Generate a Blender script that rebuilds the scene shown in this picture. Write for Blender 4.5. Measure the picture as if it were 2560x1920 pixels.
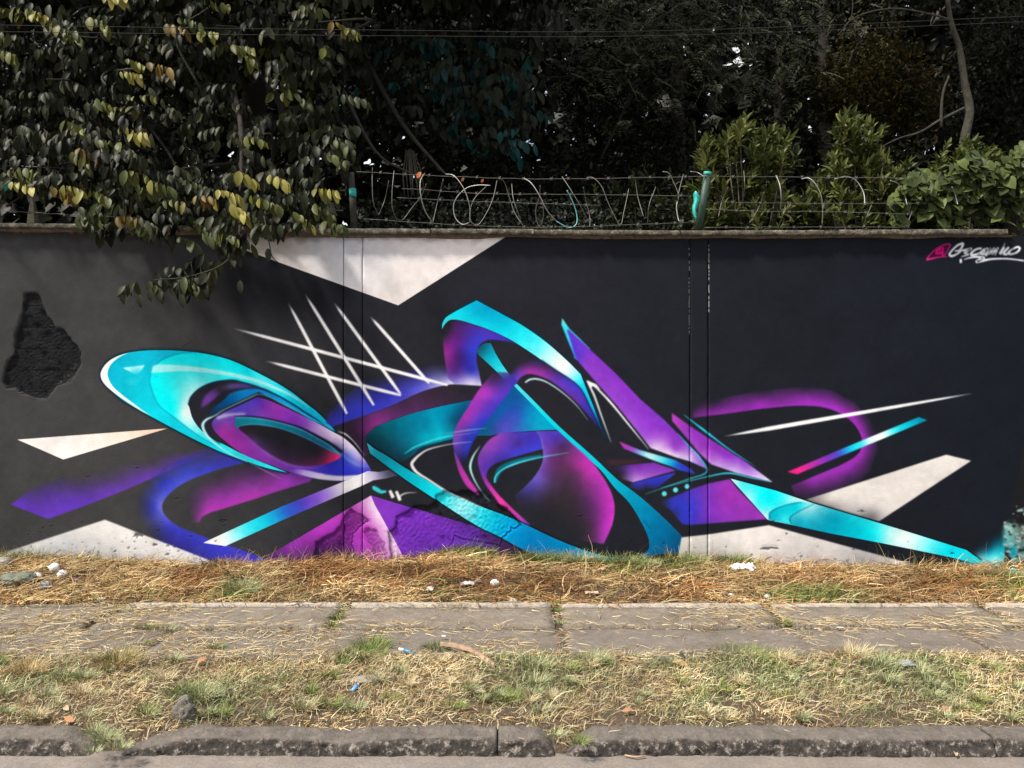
import bpy, bmesh, math, random
import numpy as np
from mathutils import Vector, Matrix, noise as mnoise
random.seed(7); RNG = np.random.RandomState(7)
for o in list(bpy.data.objects): bpy.data.objects.remove(o)
SC = bpy.context.scene; COL = SC.collection
# ------------------------------------------------------------------ camera
F_UNITS, CAM_H = 1900.0, 1.6                      # focal length in sketch units (2560 across)
cam = bpy.data.cameras.new('camera'); cam.lens = 36 * F_UNITS / 2560; cam.sensor_width = 36
cam.clip_start = .05; cam.clip_end = 2000
camo = bpy.data.objects.new('camera', cam); COL.objects.link(camo)
camo.location = (0, 0, CAM_H); camo.rotation_euler = (math.pi / 2, 0, 0)
SC.camera = camo
# ------------------------------------------------------------------ daylight
SUN = Vector((-.50, -.26, .82)).normalized()      # direction towards the sun
el = math.asin(SUN.z); az = math.atan2(SUN.x, SUN.y)
W = bpy.data.worlds.new("World"); SC.world = W; W.use_nodes = True
wn = W.node_tree.nodes; wl = W.node_tree.links; wn.clear()
sky = wn.new('ShaderNodeTexSky'); sky.sky_type = 'NISHITA'; sky.sun_disc = False
sky.sun_elevation = el; sky.sun_rotation = az; sky.dust_density = 2.0; sky.air_density = 1.0
tc = wn.new('ShaderNodeTexCoord'); cn = wn.new('ShaderNodeTexNoise'); cn.inputs['Scale'].default_value = 2.6; cn.inputs['Detail'].default_value = 6
wl.new(tc.outputs['Generated'], cn.inputs['Vector'])                      # broken white cloud over the blue
cr = wn.new('ShaderNodeValToRGB'); cr.color_ramp.elements[0].position = .36; cr.color_ramp.elements[1].position = .56; wl.new(cn.outputs['Fac'], cr.inputs[0])
cm = wn.new('ShaderNodeMix'); cm.data_type = 'RGBA'; cm.inputs[7].default_value = (7.2, 7.3, 7.6, 1); wl.new(cr.outputs[0], cm.inputs[0])
bgn = wn.new('ShaderNodeBackground'); bgn.inputs['Strength'].default_value = .085
wo = wn.new('ShaderNodeOutputWorld'); wl.new(sky.outputs[0], cm.inputs[6]); wl.new(cm.outputs[2], bgn.inputs[0]); wl.new(bgn.outputs[0], wo.inputs[0])
sl = bpy.data.lights.new('sun', 'SUN'); sl.energy = 4.0; sl.angle = math.radians(6); sl.color = (1, .93, .82)
so = bpy.data.objects.new('sun', sl); COL.objects.link(so); so.rotation_euler = SUN.to_track_quat('Z', 'Y').to_euler(); so.location = (-10, -10, 20)
vs = SC.view_settings; vs.view_transform = 'Standard'; vs.look = 'None'; vs.gamma = 1; vs.exposure = .9; vs.use_curve_mapping = False
SC.render.film_transparent = False
SC.cycles.max_bounces = 6; SC.cycles.transparent_max_bounces = 4; SC.cycles.use_denoising = True

# ------------------------------------------------------------------ helpers
def at(u, v, Y):                                  # a sketch-grid point at depth Y
    return Vector(((u - 1280) * Y / F_UNITS, Y, CAM_H + (960 - v) * Y / F_UNITS))
def tag(o, label=None, cat=None, group=None, kind=None):
    if label: o['label'] = label
    if cat: o['category'] = cat
    if group: o['group'] = group
    if kind: o['kind'] = kind
    return o
def empty(name, loc=(0, 0, 0), parent=None):
    o = bpy.data.objects.new(name, None); COL.objects.link(o); o.location = loc; o.empty_display_size = .05
    if parent: o.parent = parent
    return o
def place(name, me, parent=None, loc=None):
    """link a mesh; vertices are in world space unless loc is given; a parent Empty keeps them there"""
    o = bpy.data.objects.new(name, me); COL.objects.link(o)
    if parent:
        o.parent = parent
        w = Vector((0, 0, 0)); p = parent
        while p: w += p.location; p = p.parent
        o.location = (Vector(loc) if loc is not None else Vector((0, 0, 0))) - w
    elif loc is not None: o.location = loc
    return o
def lin(c): return tuple(((x / 255) / 12.92 if x / 255 <= .04045 else ((x / 255 + .055) / 1.055)**2.4) for x in c[:3])
class NT:
    def __init__(s, name):
        s.m = bpy.data.materials.new(name); s.m.use_nodes = True; s.t = s.m.node_tree; s.n = s.t.nodes; s.l = s.t.links
        s.n.clear(); s.out = s.n.new('ShaderNodeOutputMaterial'); s.b = s.n.new('ShaderNodeBsdfPrincipled'); s.l.new(s.b.outputs[0], s.out.inputs[0])
    def new(s, t, **k):
        n = s.n.new(t)
        for a, b in k.items():
            if hasattr(n, a): setattr(n, a, b)
            else: n.inputs[a].default_value = b
        return n
    def noise(s, scale, detail=4, rough=.55, vec=None, dist=0):
        n = s.n.new('ShaderNodeTexNoise'); n.inputs['Scale'].default_value = scale; n.inputs['Detail'].default_value = detail
        n.inputs['Roughness'].default_value = rough; n.inputs['Distortion'].default_value = dist
        if vec is None: vec = s.obj()
        s.l.new(vec, n.inputs['Vector']); return n.outputs['Fac']
    def obj(s):
        if not hasattr(s, '_o'): s._o = s.n.new('ShaderNodeNewGeometry')
        return s._o.outputs['Position']
    def ramp(s, fac, stops):
        r = s.n.new('ShaderNodeValToRGB'); e = r.color_ramp.elements
        while len(e) > 1: e.remove(e[-1])
        for i, (p, c) in enumerate(stops):
            x = e[0] if i == 0 else e.new(p)
            x.position = p; x.color = (*c, 1) if len(c) == 3 else c
        s.l.new(fac, r.inputs[0]); return r.outputs[0]
    def mix(s, fac, a, b, mode='MIX'):
        m = s.n.new('ShaderNodeMix'); m.data_type = 'RGBA'; m.blend_type = mode
        for i, x in ((0, fac), (6, a), (7, b)):
            if hasattr(x, 'links'): s.l.new(x, m.inputs[i])
            else: m.inputs[i].default_value = x if i == 0 else ((*x, 1) if len(x) == 3 else x)
        return m.outputs[2]
    def bump(s, h, dist, strength=1., prev=None):
        b = s.n.new('ShaderNodeBump'); b.inputs['Distance'].default_value = dist; b.inputs['Strength'].default_value = strength
        s.l.new(h, b.inputs['Height'])
        if prev is not None: s.l.new(prev, b.inputs['Normal'])
        return b.outputs[0]
    def set(s, **k):
        for a, x in k.items():
            i = s.b.inputs[a.replace('_', ' ')]
            if hasattr(x, 'links'): s.l.new(x, i)
            else: i.default_value = (*x, 1) if (hasattr(x, '__len__') and len(x) == 3 and i.type == 'RGBA') else x
        return s.m
def math2(nt, op, a, b):
    m = nt.n.new('ShaderNodeMath'); m.operation = op
    for i, x in enumerate((a, b)):
        if hasattr(x, 'links'): nt.l.new(x, m.inputs[i])
        else: m.inputs[i].default_value = x
    return m.outputs[0]
def plain(name, col, rough=.7, var=.25, scale=20, bump=.0, metallic=0., spec=.5):
    t = NT(name); n = t.noise(scale, 5)
    c = t.ramp(n, [(.25, tuple(x * (1 - var) for x in col)), (.75, tuple(min(1, x * (1 + var)) for x in col))])
    k = dict(Base_Color=c, Roughness=rough, Metallic=metallic)
    if bump: k['Normal'] = t.bump(t.noise(scale * 2.5, 6), bump)
    t.b.inputs['Specular IOR Level'].default_value = spec
    return t.set(**k)
_T = RNG.rand(64, 64, 64).astype(np.float32)
def vnoise(x, y, z=0., freq=1., octaves=3, gain=.5):
    """value noise in 0..1 on numpy arrays"""
    x, y, z = np.broadcast_arrays(np.asarray(x, float), np.asarray(y, float), np.asarray(z, float))
    r = np.zeros(x.shape); a = 1.; tot = 0.; f = freq
    for o in range(octaves):
        X, Y, Z = x * f + 11.3 * o, y * f + 5.7 * o, z * f + 3.1 * o
        ix, iy, iz = np.floor(X).astype(int), np.floor(Y).astype(int), np.floor(Z).astype(int)
        fx, fy, fz = X - ix, Y - iy, Z - iz
        fx, fy, fz = [q * q * (3 - 2 * q) for q in (fx, fy, fz)]
        v = 0
        for dx in (0, 1):
            for dy in (0, 1):
                for dz in (0, 1):
                    v = v + _T[(ix + dx) & 63, (iy + dy) & 63, (iz + dz) & 63] * (fx if dx else 1 - fx) * (fy if dy else 1 - fy) * (fz if dz else 1 - fz)
        r += v * a; tot += a; a *= gain; f *= 2
    return r / tot
def mesh_np(name, V, quads=None, tris=None, mat=None, smooth=False, cols=None, uvs=None):
    """mesh straight from numpy arrays; cols: per-vertex linear colour -> attribute Col; uvs: per-vertex"""
    me = bpy.data.meshes.new(name)
    V = np.ascontiguousarray(V, np.float32).reshape(-1, 3)
    q = np.zeros((0, 4), np.int32) if quads is None else np.asarray(quads, np.int32).reshape(-1, 4)
    t = np.zeros((0, 3), np.int32) if tris is None else np.asarray(tris, np.int32).reshape(-1, 3)
    loops = np.concatenate([q.ravel(), t.ravel()]); nl = len(loops)
    me.vertices.add(len(V)); me.vertices.foreach_set('co', V.ravel())
    me.loops.add(nl); me.loops.foreach_set('vertex_index', loops)
    npoly = len(q) + len(t); me.polygons.add(npoly)
    st = np.concatenate([np.arange(len(q)) * 4, len(q) * 4 + np.arange(len(t)) * 3]).astype(np.int32)
    me.polygons.foreach_set('loop_start', st)
    if smooth: me.polygons.foreach_set('use_smooth', np.ones(npoly, bool))
    me.update(calc_edges=True)
    if cols is not None:
        a = me.color_attributes.new('Col', 'FLOAT_COLOR', 'POINT')
        c = np.ones((len(V), 4), np.float32); c[:, :3] = cols
        a.data.foreach_set('color', c.ravel())
    if uvs is not None:
        l = me.uv_layers.new(name='UVMap'); l.data.foreach_set('uv', np.asarray(uvs, np.float32)[loops].ravel())
    me.validate()
    if mat: me.materials.append(mat)
    return me
def grid_quads(nx, ny, off=0):
    i, j = np.meshgrid(np.arange(nx - 1), np.arange(ny - 1), indexing='ij')
    a = (i * ny + j).ravel() + off
    return np.stack([a, a + ny, a + ny + 1, a + 1], 1)
def bm_mesh(name, bm, mat=None, smooth=False):
    me = bpy.data.meshes.new(name); bm.normal_update(); bm.to_mesh(me); bm.free()
    if mat: me.materials.append(mat)
    if smooth:
        for p in me.polygons: p.use_smooth = True
    return me
def tube_np(pts, rad, sides=6, closed_ends=True):
    P = np.array([tuple(p) for p in pts], float); n = len(P)
    R = np.interp(np.linspace(0, 1, n), np.linspace(0, 1, len(rad)), rad) if hasattr(rad, '__len__') else np.full(n, rad)
    T = np.gradient(P, axis=0); T /= np.linalg.norm(T, axis=1)[:, None] + 1e-12
    up = np.array([0, 0, 1.]) if abs(T[0][2]) < .9 else np.array([0, 1., 0])
    Nn = []
    a = np.cross(T[0], up); a /= np.linalg.norm(a)
    for i in range(n):
        a = a - T[i] * a.dot(T[i]); a /= np.linalg.norm(a) + 1e-12; Nn.append(a)
    Nn = np.array(Nn); B = np.cross(T, Nn)
    th = np.linspace(0, 2 * math.pi, sides, endpoint=False)
    V = P[:, None] + R[:, None, None] * (np.cos(th)[None, :, None] * Nn[:, None] + np.sin(th)[None, :, None] * B[:, None])
    V = V.reshape(-1, 3)
    q = []
    for i in range(n - 1):
        for k in range(sides):
            q.append((i * sides + k, i * sides + (k + 1) % sides, (i + 1) * sides + (k + 1) % sides, (i + 1) * sides + k))
    t = []
    if closed_ends:
        for k in range(1, sides - 1):
            t.append((0, k + 1, k)); t.append(((n - 1) * sides, (n - 1) * sides + k, (n - 1) * sides + k + 1))
    return V, np.array(q), np.array(t).reshape(-1, 3)
def curve3(pts, n=6):
    """Catmull-Rom in 3D"""
    P = [Vector(p) for p in pts]; P = [2 * P[0] - P[1]] + P + [2 * P[-1] - P[-2]]; out = []
    for i in range(1, len(P) - 2):
        a, b, c, d = P[i-1:i+3]
        for k in range(n):
            t = k / n
            out.append(.5 * ((2 * b) + (c - a) * t + (2 * a - 5 * b + 4 * c - d) * t * t + (3 * b - a - 3 * c + d) * t**3))
    out.append(P[-2]); return out
def tube(name, pts, rad, mat, sides=6, parent=None, smooth=True):
    V, q, t = tube_np(pts, rad, sides); return place(name, mesh_np(name, V, q, t, mat, smooth), parent)
def join_np(parts):
    Vs, qs, ts, o = [], [], [], 0
    for V, q, t in parts:
        Vs.append(V); qs.append(np.asarray(q).reshape(-1, 4) + o); ts.append(np.asarray(t).reshape(-1, 3) + o); o += len(V)
    return np.vstack(Vs), np.vstack(qs), np.vstack(ts)
# ------------------------------------------------------------------ the mural, painted in code
# The wall face is a plane; the paint is drawn on it shape by shape like spray paint through
# stencils.  Paint units (u, v): one unit is 3.684 mm of wall, u to the right, v downwards.
PU0, PV0, PW, PH = -160, 556, 2900, 884
class Paint:
    def __init__(s):
        s.c = np.zeros((PH, PW, 3), np.float32)
        s.h = np.zeros((PH, PW), np.float32)      # relief of the render coat, metres
def K(pts, ox, oy, sc):                            # sketch grid -> paint units
    return [(ox + p[0] / sc, oy + p[1] / sc) + tuple(p[2:]) for p in pts]
S1, S2 = 3.456, 2.304
A1 = lambda *p: K(p, 0, 560, S1)
A2 = lambda *p: K(p, 0, 1000, S1)
A3 = lambda *p: K(p, 560, 560, S1)
A4 = lambda *p: K(p, 560, 1000, S1)
A5 = lambda *p: K(p, 1050, 700, S1)
A6 = lambda *p: K(p, 1050, 1000, S1)
A7 = lambda *p: K(p, 1600, 560, S2)
A8 = lambda *p: K(p, 1600, 1000, S2)
A9 = lambda *p: K(p, 2260, 560, 7.373)
AG = lambda *p: K(p, 0, 0, .8641)
def smooth(pts, closed=False, n=8):
    """Catmull-Rom (centripetal-ish) through the points."""
    P = np.array([p[:2] for p in pts], float)
    if closed: P = np.vstack([P[-1:], P, P[:2]])
    else: P = np.vstack([2 * P[0] - P[1], P, 2 * P[-1] - P[-2]])
    out = []
    t = np.linspace(0, 1, n, endpoint=False)[:, None]
    for i in range(1, len(P) - 2):
        a, b, c, d = P[i - 1], P[i], P[i + 1], P[i + 2]
        L = np.linalg.norm(c - b) + 1e-6
        m1 = (c - a) / (np.linalg.norm(b - a) + L + 1e-6) * L
        m2 = (d - b) / (np.linalg.norm(d - c) + L + 1e-6) * L
        out.append((2*t**3-3*t**2+1)*b + (t**3-2*t**2+t)*m1 + (-2*t**3+3*t**2)*c + (t**3-t**2)*m2)
    out = np.vstack(out)
    if not closed: out = np.vstack([out, P[-2]])
    return [tuple(q) for q in out]
def raster(poly, soft=0, SS=4, pad=4):
    """coverage mask of a polygon: returns (y0, x0, mask)"""
    P = np.array([p[:2] for p in poly], float) - (PU0, PV0)
    pad = int(pad + soft * 3)
    x0 = int(max(0, math.floor(P[:, 0].min()) - pad)); x1 = int(min(PW, math.ceil(P[:, 0].max()) + pad))
    y0 = int(max(0, math.floor(P[:, 1].min()) - pad)); y1 = int(min(PH, math.ceil(P[:, 1].max()) + pad))
    if x1 <= x0 or y1 <= y0: return None
    W, H = x1 - x0, y1 - y0
    m = np.zeros((H, W + 1), np.float32)
    Q = np.roll(P, -1, 0)
    for k in range(H * SS):
        y = y0 + (k + .5) / SS
        s = ((P[:, 1] <= y) & (Q[:, 1] > y)) | ((Q[:, 1] <= y) & (P[:, 1] > y))
        if not s.any(): continue
        a, b = P[s], Q[s]
        xs = np.sort(a[:, 0] + (y - a[:, 1]) / (b[:, 1] - a[:, 1]) * (b[:, 0] - a[:, 0])) - x0
        r = m[k // SS]
        for i in range(0, len(xs) - 1, 2):
            l, h = min(max(xs[i], 0), W), min(max(xs[i + 1], 0), W)
            if h <= l: continue
            li, hi = int(l), int(h)
            if li == hi: r[li] += h - l
            else:
                r[li] += li + 1 - l; r[li + 1:hi] += 1; r[hi] += h - hi
    m = m[:, :W] / SS
    if soft: m = blur(m, soft)
    return y0, x0, np.clip(m, 0, 1)
def blur(a, s):
    r = max(1, int(round(s * 1.7)))
    for ax in (0, 1):
        for _ in range(3):
            w = max(1, r // 2 if r > 1 else 1)
            pd = [(0, 0), (0, 0)]; pd[ax] = (w + 1, w)
            c = np.cumsum(np.pad(a, pd, mode='edge'), axis=ax, dtype=np.float64)
            if ax == 0: a = (c[2*w+1:] - c[:-2*w-1]) / (2*w+1)
            else: a = (c[:, 2*w+1:] - c[:, :-2*w-1]) / (2*w+1)
    return a.astype(np.float32)
def field(stops, y0, x0, H, W, power=3.0):
    """free-form gradient through colour samples (u, v, r, g, b[, a]): multiquadric spline"""
    S = np.array([tuple(s) + ((1.,) if len(s) == 5 else ()) for s in stops], float)
    V = S[:, 2:6].copy(); V[:, :3] *= V[:, 3:4]
    ext = max(np.ptp(S[:, 0]), np.ptp(S[:, 1]), 10.); c2 = (.02 * ext + 3)**2
    D = np.sqrt((S[:, None, 0] - S[None, :, 0])**2 + (S[:, None, 1] - S[None, :, 1])**2 + c2) / ext
    n = len(S); A = np.zeros((n + 1, n + 1)); A[:n, :n] = D - np.eye(n) * .012; A[n, :n] = A[:n, n] = 1
    cf = np.linalg.solve(A, np.vstack([V, np.zeros((1, 4))]))
    st = 3
    yy, xx = np.mgrid[0:H + 2 * st:st, 0:W + 2 * st:st]
    xx = xx + x0 + PU0; yy = yy + y0 + PV0
    f = np.zeros(xx.shape + (4,)) + cf[n]
    for k in range(n): f += (np.sqrt((xx - S[k, 0])**2 + (yy - S[k, 1])**2 + c2) / ext)[..., None] * cf[k]
    for ax, N in ((0, H), (1, W)):                      # bilinear upsampling
        q = np.arange(N) / st; i0 = q.astype(int); t = (q - i0)
        t = t[:, None, None] if ax == 0 else t[None, :, None]
        f = np.take(f, i0, ax) * (1 - t) + np.take(f, i0 + 1, ax) * t
    a = np.clip(f[..., 3], 0, 1)
    lo, hi = S[:, 2:5].min(0), S[:, 2:5].max(0)
    return np.clip(f[..., :3] / np.maximum(f[..., 3], .04)[..., None], lo, hi), a
def fill(pt, poly, col, soft=0, power=3.0, alpha=1.0, clip=None):
    r = raster(poly, soft)
    if r is None: return
    y0, x0, m = r
    H, W = m.shape
    if isinstance(col, tuple): c, a = np.array(col[:3], float), (col[3] if len(col) > 3 else 1.)
    else: c, a = field(col, y0, x0, H, W, power)
    a = (m * a * alpha)
    if clip is not None:
        q = raster(clip)
        full = np.zeros((PH, PW), np.float32); full[q[0]:q[0]+q[2].shape[0], q[1]:q[1]+q[2].shape[1]] = q[2]
        a = a * full[y0:y0+H, x0:x0+W]
    a = a[..., None]
    v = pt.c[y0:y0+H, x0:x0+W]
    pt.c[y0:y0+H, x0:x0+W] = v * (1 - a) + c * a
def ribbon(pts, widths, n=8, curve=True):
    P = np.array(smooth(pts, n=n) if curve and len(pts) > 2 else [p[:2] for p in pts], float)
    if len(P) == 2: P = np.array([P[0] + (P[1] - P[0]) * t for t in np.linspace(0, 1, 24)])
    T = np.gradient(P, axis=0); T /= np.linalg.norm(T, axis=1)[:, None] + 1e-9
    N = np.stack([-T[:, 1], T[:, 0]], 1)
    w = np.interp(np.linspace(0, 1, len(P)), np.linspace(0, 1, len(widths)), widths)[:, None] / 2
    return [tuple(q) for q in np.vstack([P + N * w, (P - N * w)[::-1]])]
def stroke(pt, pts, widths, col, soft=0, curve=True, alpha=1.):
    fill(pt, ribbon(pts, widths, curve=curve), col, soft, alpha=alpha)
def g(u, v, c, a=1.): return (u, v, c[0], c[1], c[2], a)
def gs(conv, *st):                                  # ((x, y), colour[, alpha]) in sketch units
    return [conv((s[0][0], s[0][1]))[0] + tuple(s[1]) + ((s[2],) if len(s) > 2 else (1.,)) for s in st]

WHITE, CY, LCY, DCY = (245, 245, 248), (8, 208, 232), (120, 235, 245), (5, 150, 185)
BLUE, VIO, PUR, MAG, LIL = (58, 66, 192), (92, 58, 180), (140, 60, 184), (172, 56, 172), (200, 182, 236)
BG, OFF, TEAL, DBL, BLK = (42, 43, 49), (234, 228, 224), (0, 140, 172), (8, 110, 160), (14, 22, 30)

def paint_mural():
    pt = Paint()
    rng = np.random.RandomState(4)
    xx = np.linspace(PU0, PU0 + PW, PW)[None, :, None]
    t1 = np.clip((xx - 250) / 900, 0, 1); t2 = np.clip((xx - 1300) / 1200, 0, 1)
    t1 = t1 * t1 * (3 - 2 * t1)
    base = np.array([71, 71, 72.]) * (1 - t1) + np.array([42, 43, 51.]) * t1
    base = base * (1 - t2) + np.array([29, 34, 43.]) * t2
    pt.c[:] = base
    def mottle(scale, amp):
        n = rng.rand(PH // scale + 4, PW // scale + 4).astype(np.float32)
        n = np.repeat(np.repeat(n, scale, 0), scale, 1)[:PH, :PW]
        n = blur(n, scale * .7)
        return (n - n.mean()) / (n.std() + 1e-6) * amp
    F = lambda *a, **k: fill(pt, *a, **k)
    St = lambda *a, **k: stroke(pt, *a, **k)
    # black paint plus the hanging leaves' shadow painted in, behind the lattice lines
    F(AG((505, 505), (745, 505), (742, 690), (520, 680), (480, 600)), (18, 20, 26, .55), soft=26)
    # --- off-white facets
    top_tri = [(514, 588), (1266, 588), (995.5, 763.4)]
    F([(470, 577), (514, 590), (995.5, 763.4), (1263.8, 592.5), (1285, 577)],
      [g(640, 610, (190, 184, 182)), g(800, 640, (206, 206, 212)), g(860, 610, (196, 200, 210)), g(1000, 640, (228, 222, 222)),  # greyer left end: the leaves' shadow put into the off-white
       g(1200, 600, (236, 228, 226)), g(990, 740, (230, 222, 220)), g(780, 670, (214, 210, 212))])
    F(A2((148, 342), (1450, 245), (548, 514)), gs(A2, ((300, 360), (240, 236, 233)), ((600, 450), (238, 234, 232)),
      ((1000, 330), (240, 226, 214)), ((1400, 255), (242, 204, 178))))
    # --- left violet blade, hard lower edge, soft upper one
    low = smooth(A2((430, 1024), (700, 925), (1000, 810), (1300, 683), (1600, 545), (1900, 415)))
    F(A2((92, 905), (300, 745)) + A2((700, 620), (1200, 500), (1900, 400)) + low[::-1] + A2((408, 1025)),
      gs(A2, ((150, 900), (100, 62, 184)), ((400, 1000), (106, 66, 188)), ((400, 800), (84, 56, 150), .8), ((300, 745), (60, 50, 90), .25),
         ((700, 890), (102, 62, 186)), ((700, 760), (84, 56, 140), .6), ((700, 660), (60, 50, 80), 0.), ((1000, 790), (108, 66, 180)),
         ((1000, 680), (84, 56, 140), .35), ((1000, 560), (60, 50, 80), 0.), ((1300, 660), (108, 66, 178)), ((1300, 560), (70, 50, 110), .2),
         ((1600, 530), (90, 60, 160), .9), ((1600, 440), (60, 50, 80), 0.), ((1850, 440), (80, 60, 150), .4), ((1900, 400), (70, 60, 120), 0.)), soft=.6)
    # --- blue loop glow with hard inner edge
    inner = smooth(A2((2212, 515), (1980, 575), (1760, 645), (1580, 722), (1450, 825), (1400, 915), (1430, 1000), (1530, 1085), (1680, 1150), (1850, 1215), (2030, 1275), (2230, 1350), (2330, 1400), (2480, 1540)))
    outer = A2((2430, 1560), (1700, 1560), (1560, 1330), (1330, 1190), (1190, 1060), (1160, 900), (1220, 740), (1450, 560), (1800, 420), (2130, 480))
    F(inner + outer, gs(A2, ((1395, 915), (128, 134, 225)), ((1440, 830), (86, 96, 215)), ((1580, 715), (80, 88, 205)), ((1800, 620), (66, 70, 190)),
      ((2100, 530), (62, 64, 182)), ((1340, 920), (62, 68, 195)), ((1250, 920), (46, 52, 130), .5), ((1165, 920), (40, 44, 80), 0.),
      ((1420, 720), (56, 66, 180)), ((1260, 720), (40, 46, 90), 0.), ((1560, 590), (52, 64, 170), .75), ((1450, 560), (44, 50, 90), .1), ((1800, 440), (60, 60, 140), .4),
      ((1470, 1090), (64, 68, 190)), ((1380, 1120), (50, 50, 140), .6), ((1230, 1080), (44, 46, 80), 0.), ((1700, 1200), (62, 66, 188)), ((1600, 1280), (56, 52, 150), .9),
      ((1900, 1300), (66, 66, 196)), ((2200, 1400), (70, 62, 190)), ((2000, 1430), (60, 58, 170))), soft=.6)
    F(A2((-560, 1525), (0, 1330), (910, 1033), (1190, 1145), (1880, 1412), (1960, 1540), (-560, 1540)),
      gs(A2, ((300, 1250), (215, 214, 213)), ((900, 1100), (236, 233, 230)), ((500, 1330), (176, 180, 184)), ((1200, 1200), (232, 230, 230)), ((100, 1400), (160, 160, 158)),
         ((1000, 1370), (206, 206, 206)), ((1700, 1390), (232, 230, 232)), ((700, 1380), (176, 178, 182))), soft=.5)
    # --- magenta glow in the loop
    lowm = smooth(A4((-215, 1058), (-190, 1015), (-135, 980), (0, 938), (250, 860), (500, 778), (740, 706)))
    F(lowm + A4((760, 680), (640, 630), (350, 560), (50, 590), (-200, 690), (-390, 830), (-420, 960), (-330, 1060)),
      gs(A4, ((-200, 1040), (150, 62, 160)), ((-140, 965), (168, 62, 176)), ((0, 920), (172, 62, 178)), ((250, 840), (166, 60, 170)), ((500, 760), (150, 60, 168)), ((720, 695), (120, 56, 150)),
         ((0, 830), (140, 60, 160)), ((0, 720), (96, 54, 110), .7), ((-60, 650), (60, 46, 66), .2), ((-250, 900), (90, 52, 110), .5), ((-360, 900), (50, 44, 60), 0.),
         ((250, 720), (120, 60, 140), .9), ((300, 620), (82, 50, 92), .8), ((550, 680), (140, 60, 170)), ((600, 630), (100, 54, 130), .8), ((-280, 1030), (60, 46, 66), .1)), soft=.6)
    # --- large cyan leaf on the left
    up = A1((868, 1290), (900, 1225), (960, 1170), (1060, 1125), (1200, 1098), (1400, 1090), (1600, 1100), (1800, 1126), (2000, 1180)) + \
         A3((250, 1265), (450, 1370), (600, 1465), (720, 1560)) + A4((800, 100), (900, 200), (962, 268))
    lo = A4((545, 627), (350, 583), (180, 525), (0, 460)) + A2((1700, 350), (1450, 220), (1200, 82), (1060, 0)) + A1((930, 1410), (880, 1350))
    leaf = smooth(up)[:-1] + A4((962, 268), (545, 627)) + smooth(lo)[1:]
    F(ribbon(leaf + leaf[:1], [9], curve=False), (16, 44, 58, .8), soft=2.2)
    F(leaf, gs(A1, ((960, 1290), (4, 176, 208)), ((1100, 1350), (4, 186, 212)), ((1200, 1150), (4, 178, 208)), ((1200, 1500), (6, 200, 225)), ((1400, 1640), (6, 205, 228)), ((1500, 1110), (4, 172, 204))) +
      gs(A2, ((1500, 180), (8, 190, 216)), ((1800, 360), (10, 214, 234)), ((2100, 520), (30, 215, 236))) +
      gs(A3, ((0, 1220), (6, 222, 240)), ((500, 1430), (14, 214, 236)), ((750, 1600), (60, 224, 244))) + gs(A4, ((300, 560), (40, 226, 240)), ((930, 240), (40, 190, 225))))
    inr = smooth(A1((1700, 1108), (1530, 1125), (1400, 1175), (1320, 1250), (1293, 1340), (1310, 1430), (1370, 1560)) + A2((1500, 145), (1750, 330), (1960, 440)))
    holeL = smooth(A1((1625, 1560), (1650, 1490), (1730, 1415), (1850, 1365), (2000, 1347)) + A3((150, 1364), (300, 1410), (450, 1475), (600, 1560), (720, 1640)) + A4((800, 170), (900, 245), (960, 275)))
    holeB = smooth(A1((1625, 1560)) + A2((1635, 60), (1665, 160), (1740, 262), (1850, 345), (1935, 385), (2070, 455)) + A4((280, 520), (420, 575), (545, 626)))
    F(inr + holeB[::-1] + holeL + up[::-1][:8], gs(A1, ((1400, 1450), (0, 240, 248)), ((1400, 1250), (20, 228, 240)), ((1700, 1150), (4, 218, 234)), ((1550, 1450), (90, 246, 250)), ((1590, 1640), (225, 252, 252)),
      ((1480, 1640), (0, 238, 248)), ((1660, 1440), (170, 250, 252)), ((2000, 1230), (4, 226, 240)), ((1900, 1330), (60, 240, 246))) +
      gs(A2, ((1600, 60), (215, 252, 252)), ((1500, 60), (0, 238, 248)), ((1700, 250), (120, 242, 248)), ((1850, 360), (30, 226, 240)), ((2100, 490), (60, 224, 240))) +
      gs(A3, ((200, 1280), (8, 222, 240)), ((300, 1360), (90, 236, 246)), ((600, 1500), (10, 206, 234)), ((850, 1650), (20, 180, 225))), clip=leaf)
    St(inr, [2.2], (10, 120, 150), soft=.5, curve=False, alpha=.75)
    hb = smooth(A1((1303, 1288), (1330, 1222), (1480, 1216), (1700, 1236), (2000, 1283), (2212, 1338)) + A3((400, 1385), (560, 1458), (730, 1572))) + smooth(A3((730, 1580), (560, 1480), (400, 1412)) + A1((2212, 1367), (1900, 1300), (1600, 1272), (1303, 1288)))
    F(hb, (176, 242, 246, .85), soft=.6)
    F(A1((1060, 1243), (1250, 1218), (1190, 1312)), gs(A1, ((1070, 1243), (225, 250, 252)), ((1240, 1225), (190, 240, 246)), ((1150, 1270), (130, 225, 238), .8), ((1190, 1312), (20, 190, 214), .1)), soft=.8)
    F(A1((1080, 1360), (1200, 1310), (1230, 1320), (1120, 1400)), (80, 214, 232, .5), soft=5)
    wc = smooth(A1((1165, 1102), (1060, 1125), (960, 1170), (900, 1225), (868, 1290), (880, 1350), (930, 1412), (1050, 1505), (1200, 1605)) + A2((1330, 155)))
    wi = smooth(A2((1330, 150)) + A1((1230, 1606), (1140, 1540), (1060, 1480), (965, 1390), (928, 1300), (950, 1225), (1010, 1165), (1090, 1122), (1165, 1102)))
    F(wc + wi[1:], gs(A1, ((900, 1290), (252, 252, 252)), ((1040, 1140), (235, 250, 250)), ((1150, 1105), (120, 220, 235)), ((1100, 1520), (250, 252, 252)), ((1250, 1640), (160, 235, 242)), ((1300, 1675), (30, 210, 230)), ((950, 1400), (252, 252, 252))))
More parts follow.
